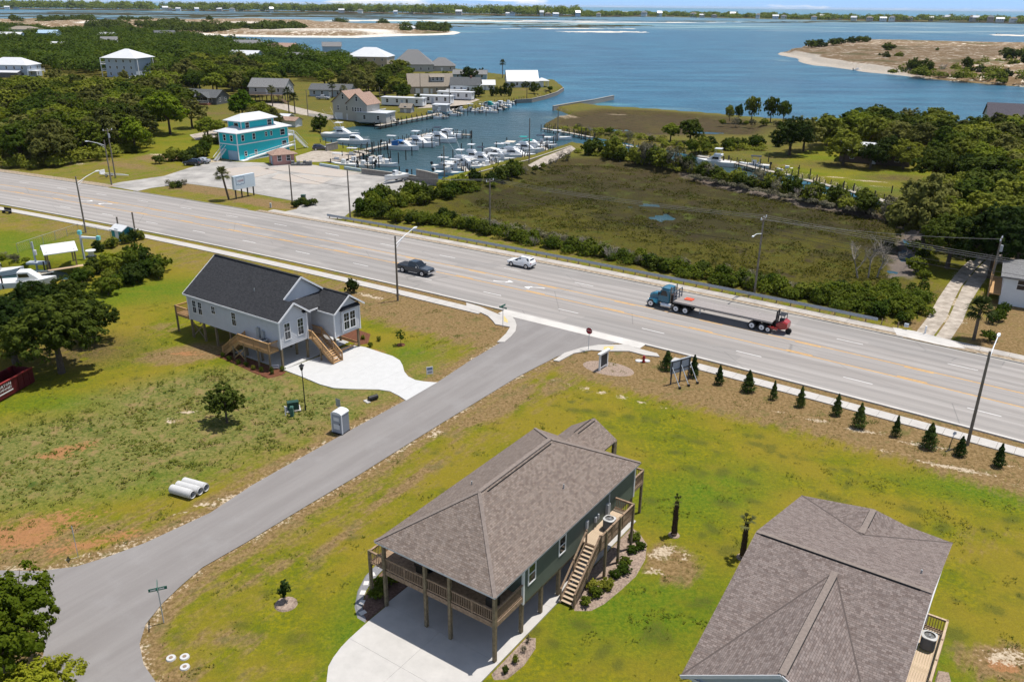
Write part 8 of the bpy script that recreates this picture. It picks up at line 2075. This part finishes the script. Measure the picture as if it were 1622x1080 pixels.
cnt['mid2'] = wood([(255,130),(330,110),(420,118),(440,140),(410,155),(330,148),(290,150),(262,146)], 7.5,.95,1.3, 'rounded oak in the woods behind the dark grey ranch house', 'woods behind the ranch house', seed=3, tries=9000, maxn=60)
cnt['yard'] = wood([(400,205),(450,205),(440,190),(400,188)], 5,.5,.7, 'low oak between the turquoise house and the palms', 'low oaks by the turquoise house', seed=4, maxn=5)
cnt['house'] = wood([(498,142),(560,118),(640,120),(650,140),(640,162),(600,160),(560,150),(520,140)], 6.8,.9,1.15, 'dark oak in the clump behind the cream gabled house', 'oaks behind the cream house', seed=5, tries=6000, maxn=36)
cnt['grove'] = wood([(1270,240),(1300,218),(1400,212),(1500,222),(1640,232),(1700,300),(1640,330),(1560,345),(1530,318),(1540,292),(1480,268),(1420,245),(1330,240)], 7.5,.95,1.25, 'olive green oak of the grove beyond the canal lawn', 'oak grove trees', OAKS[1::2] + OAKS[:1], seed=6, tries=9000, maxn=80)
cnt['grove2'] = wood([(1440,352),(1480,330),(1530,322),(1640,345),(1720,420),(1640,420),(1580,385),(1520,400),(1490,420),(1462,400)], 6.5,.85,1.15, 'dark oak of the thicket between the marsh and the gravel drive', 'oaks beside the tidal creek', seed=7, tries=6000, maxn=34)
print('trees', cnt)
# far woods: one mass
def woods_mass(name, pts, label, R=(4.5,7), Hh=(5,9), leaves=420, size=1.1, m=None, seed=0):
    r = np.random.default_rng(seed); PP = []; NN = []
    for p in pts:
        rr = r.uniform(*R); hh = r.uniform(*Hh); n = leaves
        d = r.normal(size=(n, 3)); d[:, 2] = np.abs(d[:, 2]) + .05; d /= np.linalg.norm(d, axis=1, keepdims=True)
        f = 1 - .3 * r.random(n) ** 2; bump_ = 1 + .16 * np.sin(d[:, 0] * 7 + rr * 9) * np.cos(d[:, 1] * 6 + hh * 5)
        PP.append(np.array([p[0], p[1], hh * .25]) + d * (f * bump_)[:, None] * np.array([rr, rr, hh * .75])); NN.append(d + r.normal(size=(n, 3)) * .45 + np.array([0,0,.4]))
    o = inst(leafmesh('foliage', np.vstack(PP), np.vstack(NN), size, m or L_OAK, seed), name); return tag(o, label, 'woods', kind='stuff')
placed_far = scatter([(-60,122),(-60,48),(0,47),(140,54),(230,54),(276,60),(395,76),(500,93),(545,96),(560,108),(500,130),(440,118),(330,108),(250,128),(180,120),(110,116),(60,110)], 9.5,26000,11)
print('far', len(placed_far)); woods_mass('distant_woods', placed_far, 'unbroken dark woods reaching to the inlet shore', (5.0,11.0),(4.5,10.0),560,.95, L_OAK, 3)
# ---------------- roadside and marsh shrubs
def shrub_line(px_pts, n, wmin, wmax, kinds, label, group, jit=1.5, z=0.0, seed=0, hfac=1.0):
    r = random.Random(seed); P = [at(x, y, z) for x, y in px_pts]; L = [(b_ - a).length for a, b_ in zip(P[:-1], P[1:])]; T = sum(L)
    for i in range(n):
        d = (i + r.random()) / n * T; k = 0
        while k < len(L) - 1 and d > L[k]: d -= L[k]; k += 1
        p = P[k].lerp(P[k + 1], min(1, d / L[k])) + Vector((r.uniform(-jit, jit), r.uniform(-jit, jit),0)); kk = r.choice(kinds); w_ = r.uniform(wmin, wmax)
        if kk == 'bare':
            t = thing('bare_shrub', 'leafless grey shrub ' + label, 'shrub', p, r.uniform(0,6), 'bare ' + group); t.scale = (w_ / 2, w_ / 2, w_ / 2 * .9); inst(r.choice(BARES), 'branches', t)
        else: bush(kk, 0,0, w_, {'myrtle': 'bright green shrub ', 'dark': 'dark green shrub ', 'grey': 'greyish dry shrub ', 'young': 'yellow-green shrub ', 'oakbush': 'olive green shrub '}[kk] + label, h=w_ * r.uniform(.6,.85) * hfac, group=kk + ' ' + group, p=p)
A_ = 'in the thicket between guardrail and salt marsh'
shrub_line([(572,340),(610,328),(650,322),(690,318)], 20,3.0,4.6, ['myrtle', 'dark', 'oakbush', 'myrtle'], 'in the tall thicket beside the marina yard', 'yard thicket', 2.6, seed=1, hfac=1.2)
shrub_line([(600,346),(660,352),(720,352)], 10,2.2,3.4, ['myrtle', 'dark', 'oakbush'], 'in the tall thicket beside the marina yard', 'yard thicket', 1.8, seed=21)
shrub_line([(690,316),(720,303),(760,297),(800,282),(828,270)], 16,2.6,4.4, ['myrtle', 'dark', 'oakbush'], 'along the quay bank above the marsh', 'quay bank shrubs', 2.2, seed=2, hfac=1.15)
shrub_line([(828,274),(850,268),(880,258),(905,246)], 8,1.6,3.0, ['grey', 'oakbush', 'bare', 'grey'], 'along the gravel quay track', 'quay track shrubs', 1.4, seed=3)
shrub_line([(660,349),(730,359),(800,374),(870,389),(940,401),(1000,414)], 34,1.7,3.2, ['dark', 'myrtle', 'oakbush', 'grey', 'bare', 'dark'], A_, 'marsh edge shrubs', 1.8, seed=4)
shrub_line([(1000,415),(1080,431),(1160,448),(1240,463),(1320,481),(1390,499)], 36,1.6,3.2, ['dark', 'myrtle', 'oakbush', 'young', 'grey', 'myrtle'], A_, 'marsh edge shrubs', 1.9, seed=5)
shrub_line([(1290,462),(1350,476),(1410,490),(1440,488),(1400,510)], 18,1.6,3.0, ['myrtle', 'young', 'dark', 'myrtle'], 'in the green corner by the gravel drive', 'gravel drive shrubs', 2.4, seed=6)
shrub_line([(740,356),(800,364),(880,384),(960,396)], 10,1.5,2.5, ['bare', 'grey', 'bare'], 'on the marsh fringe behind the thicket', 'marsh fringe shrubs', 1.2, seed=7)
shrub_line([(1440,440),(1455,420),(1462,398),(1470,450)], 6,2.0,3.4, ['dark', 'oakbush', 'myrtle'], 'on the bank of the tidal creek', 'creek bank shrubs', 1.5, seed=8)
# berm between marsh and canal
shrub_line([(930,244),(960,248),(1000,256),(1040,262),(1090,272)], 17,4.0,6.4, ['oakbush', 'grey', 'dark', 'oakbush'], 'on the berm between marsh and canal', 'canal berm shrubs', 1.6, seed=9, hfac=1.15)
shrub_line([(1090,274),(1150,287),(1220,300),(1300,320),(1370,334),(1440,348)], 38,3.2,5.4, ['oakbush', 'grey', 'dark', 'oakbush', 'bare', 'grey'], 'on the berm between marsh and canal', 'canal berm shrubs', 2.0, seed=10)
shrub_line([(905,206),(960,212),(1020,222),(1090,235)], 11,2.0,3.6, ['oakbush', 'grey', 'dark', 'myrtle', 'bare'], 'on the marsh peninsula behind the walkway', 'peninsula shrubs', 2.5, seed=12)
shrub_line([(1090,240),(1130,238),(1180,234),(1215,234)], 11,3.0,4.6, ['myrtle', 'dark', 'oakbush'], 'in the hedge above the canal boats', 'canal hedge shrubs', 2.0, seed=13)
shrub_line([(1140,197),(1180,198),(1240,202)], 8,2.0,4.0, ['myrtle', 'oakbush', 'grey'], 'on the sandy shore behind the marsh', 'shore shrubs', 2.0, seed=14)
shrub_line([(1200,233),(1260,225),(1290,222)], 5,3,4.5, ['oakbush', 'dark'], 'behind the spreading lawn oak', 'lawn oak shrubs', 3, seed=15)
# left side shrubs around the boat shelter
shrub_line([(150,432),(175,428),(205,428),(235,420)], 10,2.6,4.0, ['myrtle', 'dark', 'oakbush'], 'in the thicket below the ivy hedge', 'ivy thicket shrubs', 1.6, seed=16, hfac=1.1)
shrub_line([(185,455),(215,448),(245,438),(255,425)], 8,2.4,3.8, ['dark', 'myrtle', 'dark'], 'at the edge of the mown grass by the grey house', 'mown edge shrubs', 1.2, seed=17, hfac=1.1)
shrub_line([(122,452),(140,447),(165,445),(180,458),(140,470)], 8,2.2,3.4, ['myrtle', 'oakbush', 'young'], 'between the oaks and the boat shelter', 'shelter shrubs', 1.5, seed=18)
shrub_line([(148,400),(175,393),(200,386),(224,379)], 9,1.6,2.0, ['dark', 'oakbush'], 'of the ivy hedge by the teal shed', 'ivy hedge', .3, seed=19, hfac=1.2)
shrub_line([(-5,408),(20,412),(45,414)], 6,1.2,2.0, ['grey', 'myrtle'], 'on the bank of the small left canal', 'left canal shrubs', .8, seed=20, hfac=.8)
# clumps by the turquoise house and highway, hedges, islands
shrub_line([(258,258),(280,256),(305,250),(335,248)], 11,3.0,4.6, ['myrtle', 'dark', 'oakbush'], 'in the clump behind the parked cars', 'clump by the parked cars', 2.0, seed=22, hfac=1.0)
shrub_line([(188,243),(220,241)], 4,2.2,3.0, ['dark', 'oakbush'], 'in the clipped clump beside the dirt clearing', 'dirt clearing clump', .6, seed=23, hfac=.9)
shrub_line([(320,232),(345,228)], 4,3,4.5, ['myrtle', 'dark'], 'against the wall of the turquoise house', 'turquoise house shrubs', 1.5, seed=24)
for i, (px, py) in enumerate(((268,294),(275,296),(283,295),(292,293),(274,298),(284,297))): bush(['grey', 'dark'][i > 3], px, py, 1.9, 'rounded clipped shrub at the tip of the brown grass island', h=1.3, group='clipped shrubs at the island tip')
for i, (px, py) in enumerate(((468,328),(474,325),(485,327),(480,323),(497,325),(489,326))): bush('dark', px, py, 1.9, 'rounded clipped shrub by the green bin at the yard entrance', h=1.3, group='clipped shrubs at the yard entrance')
for i, x in enumerate((655,712,762,812,868)):
    bush('dark', *z4c(x, 462),2.6, 'clipped dark shrub in the short hedge row below the white cottage', h=4.2, group='hedge row on the point')
bush('dark', *z4c(1150,430),5.2, 'big round shrub on the lawn of the grassy point', h=5.0); bush('myrtle', *z4c(1340,395),3.0, 'low shrub near the tip of the grassy point', h=2.0); bush('grey', *z4c(1285,425),2.2, 'small dry shrub on the bulkhead of the grassy point', h=1.6)
for x, y, w_, lb in ((820,360,3, 'shrub at the front wall of the white point cottage'),(900,365,3, 'shrub beside the corner of the white point cottage'),(1050,360,4, 'wide shrub under the porch of the white point cottage'),(385,275,9, 'large dark shrub beside the low shore house'),(545,250,7, 'upright dark shrub next to the tall palm'),(110,320,8, 'round open tree-like shrub by the pale drive'),(500,470,6, 'dark shrub at the gable of the slate-roofed cottage'),(340,480,3, 'low shrub at the lean-to'),(440,500,3, 'low shrub beside the gable shrub')): bush('dark' if w_ != 8 else 'oakbush', *z4c(x, y), w_, lb, h=w_ * .75)
bush('oakbush', 507,208,5.5, 'dark round tree-like shrub on the lawn by the sport fishing boat', h=5)
shrub_line([(660,150),(690,125),(720,128),(735,135)], 5,4,7, ['dark', 'oakbush'], 'between the tan house and the shore', 'tan house shrubs', 3, seed=25)
shrub_line([(1562,505),(1575,512),(1590,500)], 3,1.6,2.2, ['myrtle', 'dark'], 'beside the white raised cottage', 'cottage shrubs', .5, seed=26); bush('myrtle', 1568,540,2.0, 'low shrub near the bushy cabbage palm', h=1.3)
# undergrowth that fills the thickets
def along(px_pts, step, jit, z=0.0, seed=0):
    r = random.Random(seed); P = [at(x, y, z) for x, y in px_pts]; out = []
    for a, c in zip(P[:-1], P[1:]):
        n = max(1, int((c - a).length / step))
        for i in range(n): q = a.lerp(c, (i + r.random()) / n); out.append((q.x + r.uniform(-jit, jit), q.y + r.uniform(-jit, jit)))
    return out
woods_mass('roadside_undergrowth', along([(566,341),(640,347),(730,360),(870,391),(1000,416),(1160,450),(1320,484),(1395,502)], .75,1.1,0,1) + along([(590,334),(640,325),(690,314),(760,296),(826,274)], .8,2.0,0,2) + along([(1280,468),(1350,480),(1430,492)], .7,2.2,0,3) + along([(1310,470),(1380,478),(1440,482)], .6,2.0,-.2,13) + along([(1390,470),(1440,462),(1450,470),(1440,500)], .6,1.8,0,14), 'tangled green undergrowth filling the thicket behind the guardrail', (.7,1.5),(.8,2.4),210,.22, L_MYRT, 21)
woods_mass('woods_edge', along([(20,265),(60,266),(95,264),(150,254),(185,242),(232,233)], 1.1,2.0,0,9) + along([(-20,262),(25,225)], 1.5,2.0,0,10), 'leafy skirt of shrubs along the front edge of the woods', (1.2,2.2),(1.5,3.6),200,.36, L_OAK2,24)
woods_mass('canal_undergrowth', along([(920,243),(1000,257),(1090,274),(1200,297),(1300,321),(1440,349)], .9,1.6,-.3,4) + along([(1090,241),(1150,238),(1215,236)], 1.0,2.0,0,5) + along([(900,207),(1000,219),(1090,237)], 1.3,2.4,-.4,6), 'low olive undergrowth on the banks of the canal', (.7,1.6),(.7,2.0),150,.26, L_OAK2,22)
woods_mass('marsh_fringe', along([(740,352),(850,377),(1000,411),(1200,450),(1330,478)], .8,1.0,-.5,7) + along([(1090,284),(1200,308),(1330,336),(1440,354)], .9,.9,-.6,8), 'tawny dry brush along the edge of the salt marsh', (.5,1.1),(.5,1.3),110,.20, L_GREYB, 23)
# dead tree in the marsh
t = thing('dead_tree', 'bare grey dead tree standing at the edge of the salt marsh', 'tree', at(1375,440, MZ),0)
r = random.Random(5); b = MB()
def limb(p, d, L, r0, depth):
    e = p + d * L; b.path([p, p.lerp(e, .5) + Vector((r.uniform(-.1,.1), r.uniform(-.1,.1),0)) * L * .5, e], [r0, r0 * .75, r0 * .5], 5)
    if depth:
        for k in range(4 if depth > 1 else 5):
            nd = (d + Vector((r.uniform(-.9,.9), r.uniform(-.9,.9), r.uniform(-.1,.6)))).normalized(); limb(p.lerp(e, r.uniform(.35,1)), nd, L * r.uniform(.5,.75), r0 * .5, depth - 1)
for dx in (-.9,0,.8): limb(Vector((dx, 0,-.2)), Vector((dx * .25,.05,1)).normalized(),2.6,.09,3)
b.build('branches', MATS['grey_twigs'], t); t.scale = (1.7,1.5,1.25)
# ---------------- islands
def isl(px, py, w_, h_, lb, kind='dark', grp=None, z=.5): bush(kind, px, py, w_, lb, h=h_, group=grp, z=z)
for px, py, w_ in ((1285,76,14),(1297,75,16),(1320,73,14),(1330,72,14),(1350,69,14),(1362,68.5,14),(1372,68,12)): isl(px, py, w_, 7, 'dark windswept shrub on the crest of the sand spit', grp='spit crest shrubs', z=2.5)
for px, py, w_, h_, lb in ((1407,81,13,7, 'dark round bush alone on the brown spit'),(1403,93,7,5, 'small dark bush below the round bush on the spit'),(1424,91,7,4, 'pale green bush near the small dark bush on the spit'),(1484,82,4,3.5, 'tiny bush on the open brown grass of the spit'),(1393,90,3,2.5, 'tiny dark bush beside the spit path')): isl(px, py, w_, h_, lb, 'dark' if 'pale' not in lb else 'oakbush', z=2.5)
shrub_line([(1440,112),(1470,116),(1520,118),(1570,123),(1622,130)], 14,5,10, ['dark', 'oakbush', 'grey', 'bare', 'myrtle', 'dark'], 'on the wooded end of the sand spit', 'spit end shrubs', 6,.5, seed=30, hfac=1.1)
shrub_line([(1540,108),(1560,106),(1622,104),(1600,90),(1622,88)], 8,8,13, ['dark', 'dark', 'oakbush'], 'on the ridge of the sand spit', 'spit ridge shrubs', 6,2, seed=31, hfac=1.0)
r_ = np.random.default_rng(4)
woods_mass('spit_thicket', along([(1425,116),(1470,121),(1530,126),(1622,133)], 3.0,7,.3,31) + along([(1500,112),(1560,116),(1622,122)], 3.5,9,1.5,32) + along([(1540,106),(1622,100)], 7,9,2,33), 'mixed brushy thicket covering the landward end of the sand spit', (2.5,5.0),(2.5,7.5),150,.8, L_OAK2,25)
def mass_px(lst): return [tuple(at(x, y, .5))[:2] for x, y in lst]
dpts = []
for x0, x1, y0, y1, n in ((60,145,33,38,60),(15,30,34,37,6),(140,290,40,47,60),(190,240,34,37,12),(325,350,35,38,5),(350,480,46,52,60),(410,470,44,50,26),(535,545,37,39,4),(595,612,40,42,4),(665,705,46,52,26),(640,648,48,52,5),(250,345,46,52,44)):
    for _ in range(n): dpts.append(tuple(at(r_.uniform(x0, x1), r_.uniform(y0, y1),.5))[:2])
woods_mass('dune_thicket', dpts, 'patchy dark thickets on the dune island across the inlet', (7,13),(6,13),240,1.9, L_DARKB, 5)
house(647,50.5, 'low pale building on the tip of the dune island', 26,12,5,0, W_LB, METALW, 'hip', 3, wins=(0,0), door=False)
# ---------------- far shore: woods as one mass, houses one by one
fp = []
for i in range(len(_fn) - 1):
    (xa, ya),(xb, yb) = _fn[i], _fn[i + 1]; n = int((xb - xa) * .62)
    for k in range(n):
        u = r_.random(); x = xa + (xb - xa) * u; y = ya + (yb - ya) * u; q = at(x, y, 0); rr = math.hypot(q.x, q.y)
        den = 1.0 if x < 1000 else .75
        if r_.random() > den: continue
        f = 1 + (25 + 520 * r_.random() ** 1.3) / rr; fp.append((q.x * f, q.y * f))
fpl = [q for q in fp if q[0] < 250]; fpr = [q for q in fp if q[0] >= 250]
woods_mass('far_shore_woods', fpl, 'tall dark line of woods along the far barrier island behind the dune island', (16,34),(22,40),200,4.4, L_OAK, 7)
woods_mass('far_shore_woods', fpr, 'lower broken woods along the far barrier island beyond the sand spit', (12,28),(10,22),200,3.8, L_OAK, 8)
FARW = [mat('far_wall_%d' % i, c, .7,.05) for i, c in enumerate(((.62,.62,.62),(.45,.5,.56),(.5,.46,.4),(.42,.34,.3),(.55,.58,.6)))]
def farhouse(px, up_, w_, h_, k, front=True):
    """small house standing near the far shore"""
    y = np.interp(px, [a for a, _ in _fn], [c for _, c in _fn]); q = at(px, float(y),0); rr = math.hypot(q.x, q.y); f = 1 + (up_) / rr; p = Vector((q.x * f, q.y * f, 0))
    t = thing('shore_house', 'small beach house with pale roof among the far island woods', 'house', p, math.atan2(p.x, p.y) * -1 + random.uniform(-.4,.4), 'beach houses on the far island')
    d_ = w_ * .7; MB().box(-w_/2, w_/2,-d_/2, d_/2,0, h_).build('wall', FARW[k % 5], t); b = MB(); (hip if k % 2 else gable)(b, -w_/2, w_/2,-d_/2, d_/2, h_ + .05, h_ * .38,1.2); b.build('roof', (METALW, RGREY, METALW, RTAN)[k % 4], t)
    for x in (-w_ * .28,0, w_ * .28): MB().box(x - w_ * .05, x + w_ * .05,-d_/2 - .08,-d_/2, h_ * .55, h_ * .85).build('window', GLASS, t)
for i, px in enumerate((12,26,262,270,283,300,312,322,348,368,382,416,430,480,541,571,627,652,727,728,806,812,858,868,880,888,915,948,990,1020,1044,1098,1112,1131,1160,1200,1228,1241,1262,1289,1301,1332,1352,1377,1398,1412,1436,1440,1474,1493,1500,1538,1545,1568,1583,1604)):
    farhouse(px, random.choice((8,30,120,240)) if i % 3 else 5, random.uniform(13,24), random.uniform(9,16), i)
t = thing('radio_mast', 'thin radio mast rising above the far island woods', 'mast', at(240,15,0),0); MB().tube((0,0,0),(0,0,62),.8,.4, n=6).build('mast', BLACK, t)
tag(thing('tower_dummy', None, None) if False else t)
# ---------------- left: boat shelter, fence, hoist, bench
zl = lambda x, y: (x / 6.238,330 + y / 6.238)
LROOF = METALW
a_p, b_p = at(*zl(490,600)), at(*zl(760,560)); d = b_p - a_p; t = thing('boat_shelter', 'open boat shelter with white metal roof over the small left canal', 'shelter', a_p, math.atan2(d.y, d.x)); L = d.length
for x in (0, L):
    for y in (0,2.6): MB().box(x - .1, x + .1, y - .1, y + .1,-2.4,2.6).build('post', WOOD_PILE, t)
b = MB(); gable(b, 0, L, 0,2.6,2.6,.8,.45, 'x'); b.build('roof', LROOF, t); MB().box(-.3, L + 2.6,-1.0,.0,-.1,0).build('walkway', mat('fresh_planks', (.42,.30,.19),.85,.15), t)
bh_ = [(322,320,590),(805,290,520),(360,430,560)]
t = thing('boat_hoist', 'turquoise and white boat hoist post with crosspiece beside the shelter', 'hoist', at(*zl(835,500)), R_(-10))
HT = mat('hoist_turquoise', (.16,.52,.52),.4)
MB().box(-.12,.12,-.12,.12,-.5,4.2).build('post', STEEL, t); MB().box(-.25,.25,-.22,.22,3.9,4.5).build('cap', HT, t); MB().box(.1,3.0,-.16,.16,3.3,3.6).build('beam', ALU, t); MB().box(2.8,3.3,-.22,.22,3.2,3.8).build('motor', HT, t)
t = thing('boat_hoist', 'grey boat lift post with white motor beside the left canal', 'hoist', at(*zl(360,560)),0); MB().box(-.1,.1,-.1,.1,-2,3.6).build('post', STEEL, t); MB().tube((.2,0,1.6),(.2,0,2.3),.22, n=10).build('motor', GELW, t); MB().box(-1.2,1.8,-.6,.6,.2,.5).build('cradle', STEEL, t)
t = thing('cable_spool', 'white cable spool table beside the boat hoist', 'spool', at(*zl(905,475)),0); MB().tube((0,0,0),(0,0,.1),.75, n=16).build('flange', BLACK, t); MB().tube((0,0,.1),(0,0,.9),.4, n=14).build('drum', GELD, t); MB().tube((0,0,.9),(0,0,1.0),.75, n=16).build('flange', GELW, t)
FN = mat('chain_link', (.30,.31,.31),.6,.1)
def chain_fence(pts, label, h=1.5):
    P = [at(*zl(*q)) for q in pts]; t = thing('chain_fence', label, 'fence', P[0], 0); o0 = P[0]
    for a, c in zip(P[:-1], P[1:]):
        L = (c - a).length; d = (c - a) / L; n = max(1, int(L / 2.6))
        for i in range(n + 1): MB().tube((0,0,0),(0,0, h),.04, n=6).build('fence_post', FN, t, loc=a - o0 + d * (L * i / n))
        MB().tube(a - o0 + Vector((0,0, h)), c - o0 + Vector((0,0, h)),.03, n=6).build('top_rail', FN, t)
        b = MB()
        for k in range(int(L / .35)):
            for s in (1,-1):
                x = a - o0 + d * (k * .35); y = x + d * .6; b.bar(x + Vector((0,0,.05 if s > 0 else h - .05)), y + Vector((0,0, h - .05 if s > 0 else .05)),.008)
        q = b.build('wire_mesh', FN, t); q['kind'] = 'stuff'
chain_fence([(180,440),(780,240)], 'chain-link fence running from the canal bank to the street lamp'); chain_fence([(830,245),(1100,300),(1160,310)], 'chain-link fence along the sidewalk towards the teal shed')
for i, (x, y) in enumerate(((1185,280),(1335,230),(850,240))): tag(MB().box(-.1,.1,-.1,.1,0,3.4 if i < 2 else 2.8).build('timber_post', POLE, loc=at(*zl(x, y))), ['bare timber post behind the teal shed roof', 'bare timber post at the sidewalk beside the ivy hedge', 'short timber post next to the street lamp by the chain fence'][i], 'post')
t = thing('garden_bench', 'dark garden bench on the lawn beside the sidewalk', 'bench', at(*zl(70,48)), R_(-25)); MB().box(-1,1,-.3,.3,.4,.46).build('seat', BLACK, t); MB().box(-1,1,.25,.32,.5,1.0).build('backrest', BLACK, t)
for x in (-.9,.9): MB().box(x - .05, x + .05,-.3,.3,0,.4).build('leg', BLACK, t)
# yard details
t = thing('waste_bin', 'dark green bin beside the clipped shrubs at the yard entrance', 'bin', at(481,318),0); b = MB(); b.loft([sq(.35,0), sq(.42,1.1)]); b.build('body', TGRN, t); MB().box(-.46,.46,-.46,.46,1.1,1.2).build('lid', TGRN, t)
tag(MB().box(-.15,.15,-.15,.15,0,.9).build('marker_post', CONC, loc=at(429,329)), 'short pale marker post at the kerb of the brown grass island', 'marker post')
t = thing('picket_fence', 'white picket fence around the lawn by the cream gabled house', 'fence', at(490,185),0); o0 = at(490,185)
for a, c in (((490,185),(525,187.5)),((525,187.5),(572,191))):
    A1, C1 = at(*a) - o0, at(*c) - o0; L = (C1 - A1).length; d = (C1 - A1) / L
    for z in (.35,.85): MB().bar(A1 + Vector((0,0, z)), C1 + Vector((0,0, z)),.06,.1).build('rail', WHITE, t)
    n = int(L / .45); pk_ = MB().box(-.10,.10,-.02,.02,.1,1.15).mesh('picket', WHITE)
    for i in range(n): inst(pk_, 'picket', t, A1 + d * (L * i / n), math.atan2(d.y, d.x))

# ---------------- weeds and tufts in the near grass
rg = np.random.default_rng(77); n = 90000
tx = rg.uniform(-62,46, n); ty = rg.uniform(36,104, n)
ths = tx * _hd.x + ty * _hd.y; tht = tx * _hn.x + ty * _hn.y; thoff = tht - (_HC[0] * ths ** 2 + _HC[1] * ths + _HC[2])
keep = (thoff < -12.2) & (sdf(tx, ty, STREET) < -.5)
def boxcut(o, x0, x1, y0, y1):
    c, s = math.cos(hrz), math.sin(hrz); dx, dy = tx - o[0], ty - o[1]; lx = dx * c + dy * s; ly = -dx * s + dy * c
    return (lx > x0) & (lx < x1) & (ly > y0) & (ly < y1)
for o, q in ((GH, (-12.3,18.6,-3.4,12.6)),(KH, (-2.8,13.6,-20,15.9)),(BO, (-6.2,16.6,-1.2,10.8))): keep &= ~boxcut(o, *q)
rz_ = np.zeros(n)
for e in [(190,700,34,9,28),(330,620,12,6,20),(480,640,8,3,36)]: rz_ = np.maximum(rz_, np.clip(blob(tx, ty, *e) * 1.6,0,1))
pat = vnoise(tx, ty, 1.6,31) * .55 + vnoise(tx, ty, .6,32) * .45
keep &= (pat > np.where(rz_ > .4,.63,.72)) | (rg.random(n) < .03 + .12 * rz_)
tx, ty, rz_ = tx[keep], ty[keep], rz_[keep]; n = len(tx)
PT = np.repeat(np.stack([tx, ty, np.full(n, .02)], -1),3,0) + rg.normal(size=(n * 3,3)) * np.array([.10,.10,.0]); PT[:, 2] = .03 + rg.random(n * 3) * np.repeat(.02 + .09 * rz_, 3)
NT_ = rg.normal(size=(n * 3,3)) * .45 + np.array([.25,.15,1.0])
L_GR = leafmat('grass_tufts', (.085,.105,.012),(.205,.180,.040),.25)
gt = inst(leafmesh('grass_tufts', PT, NT_, np.repeat(.065 + .045 * rz_, 3), L_GR, 9,2.2), 'grass_tufts'); tag(gt, 'scattered tufts and weeds in the near lawns and rough grass', kind='stuff')
print('tufts', n)

# ---------------- marsh grass
n = 60000; mb_ = MARSH; tx = rg.uniform(mb_[:, 0].min(), mb_[:, 0].max(), n); ty = rg.uniform(mb_[:, 1].min(), mb_[:, 1].max(), n)
wet = np.zeros(n)
for e in [(1048,343,3.4,3.1,20),(1030,323,3.2,1.6,0),(1436,405,2,6,-18),(1430,432,2.6,3,0)]: wet = np.maximum(wet, blob(tx, ty, *e, MZ))
pat = vnoise(tx, ty, 9,41) * .4 + vnoise(tx, ty, 2.6,42) * .35 + vnoise(tx, ty, 1.0,43) * .25
k = (sdf(tx, ty, MARSH) > .6) & (wet < .15) & (pat > .40 + .26 * rg.random(n)); tx, ty = tx[k], ty[k]; n = len(tx)
PT = np.repeat(np.stack([tx, ty, np.full(n, MZ)], -1),2,0) + rg.normal(size=(n * 2,3)) * np.array([.18,.18,0]); PT[:, 2] += .03 + .10 * rg.random(n * 2)
mg = inst(leafmesh('marsh_grass', PT, rg.normal(size=(n * 2,3)) * .4 + np.array([.3,.1,1.0]),.20, leafmat('marsh_grass_blades', (.044,.048,.008),(.112,.106,.015),.3),12,1.8), 'marsh_grass'); tag(mg, 'clumps of olive cordgrass over the salt marsh', kind='stuff'); print('marsh', n)
# ------------------------------------------------------------------ sea haze
hz = MB().box(-61000,61000,-400,61000,-5.4,66).mesh('haze', None, fix=True)
HM = bpy.data.materials.new('haze'); HM.use_nodes = True
HM.node_tree.nodes.remove(HM.node_tree.nodes['Principled BSDF'])
pv = HM.node_tree.nodes.new('ShaderNodeVolumePrincipled'); pv.inputs['Density'].default_value = 0.000018; pv.inputs['Color'].default_value = (.75,.86,1,1)
HM.node_tree.links.new(pv.outputs['Volume'], HM.node_tree.nodes['Material Output'].inputs['Volume'])
hz.materials.append(HM); ho = inst(hz, 'haze'); tag(ho, 'thin bluish sea haze over the sound', kind='stuff')
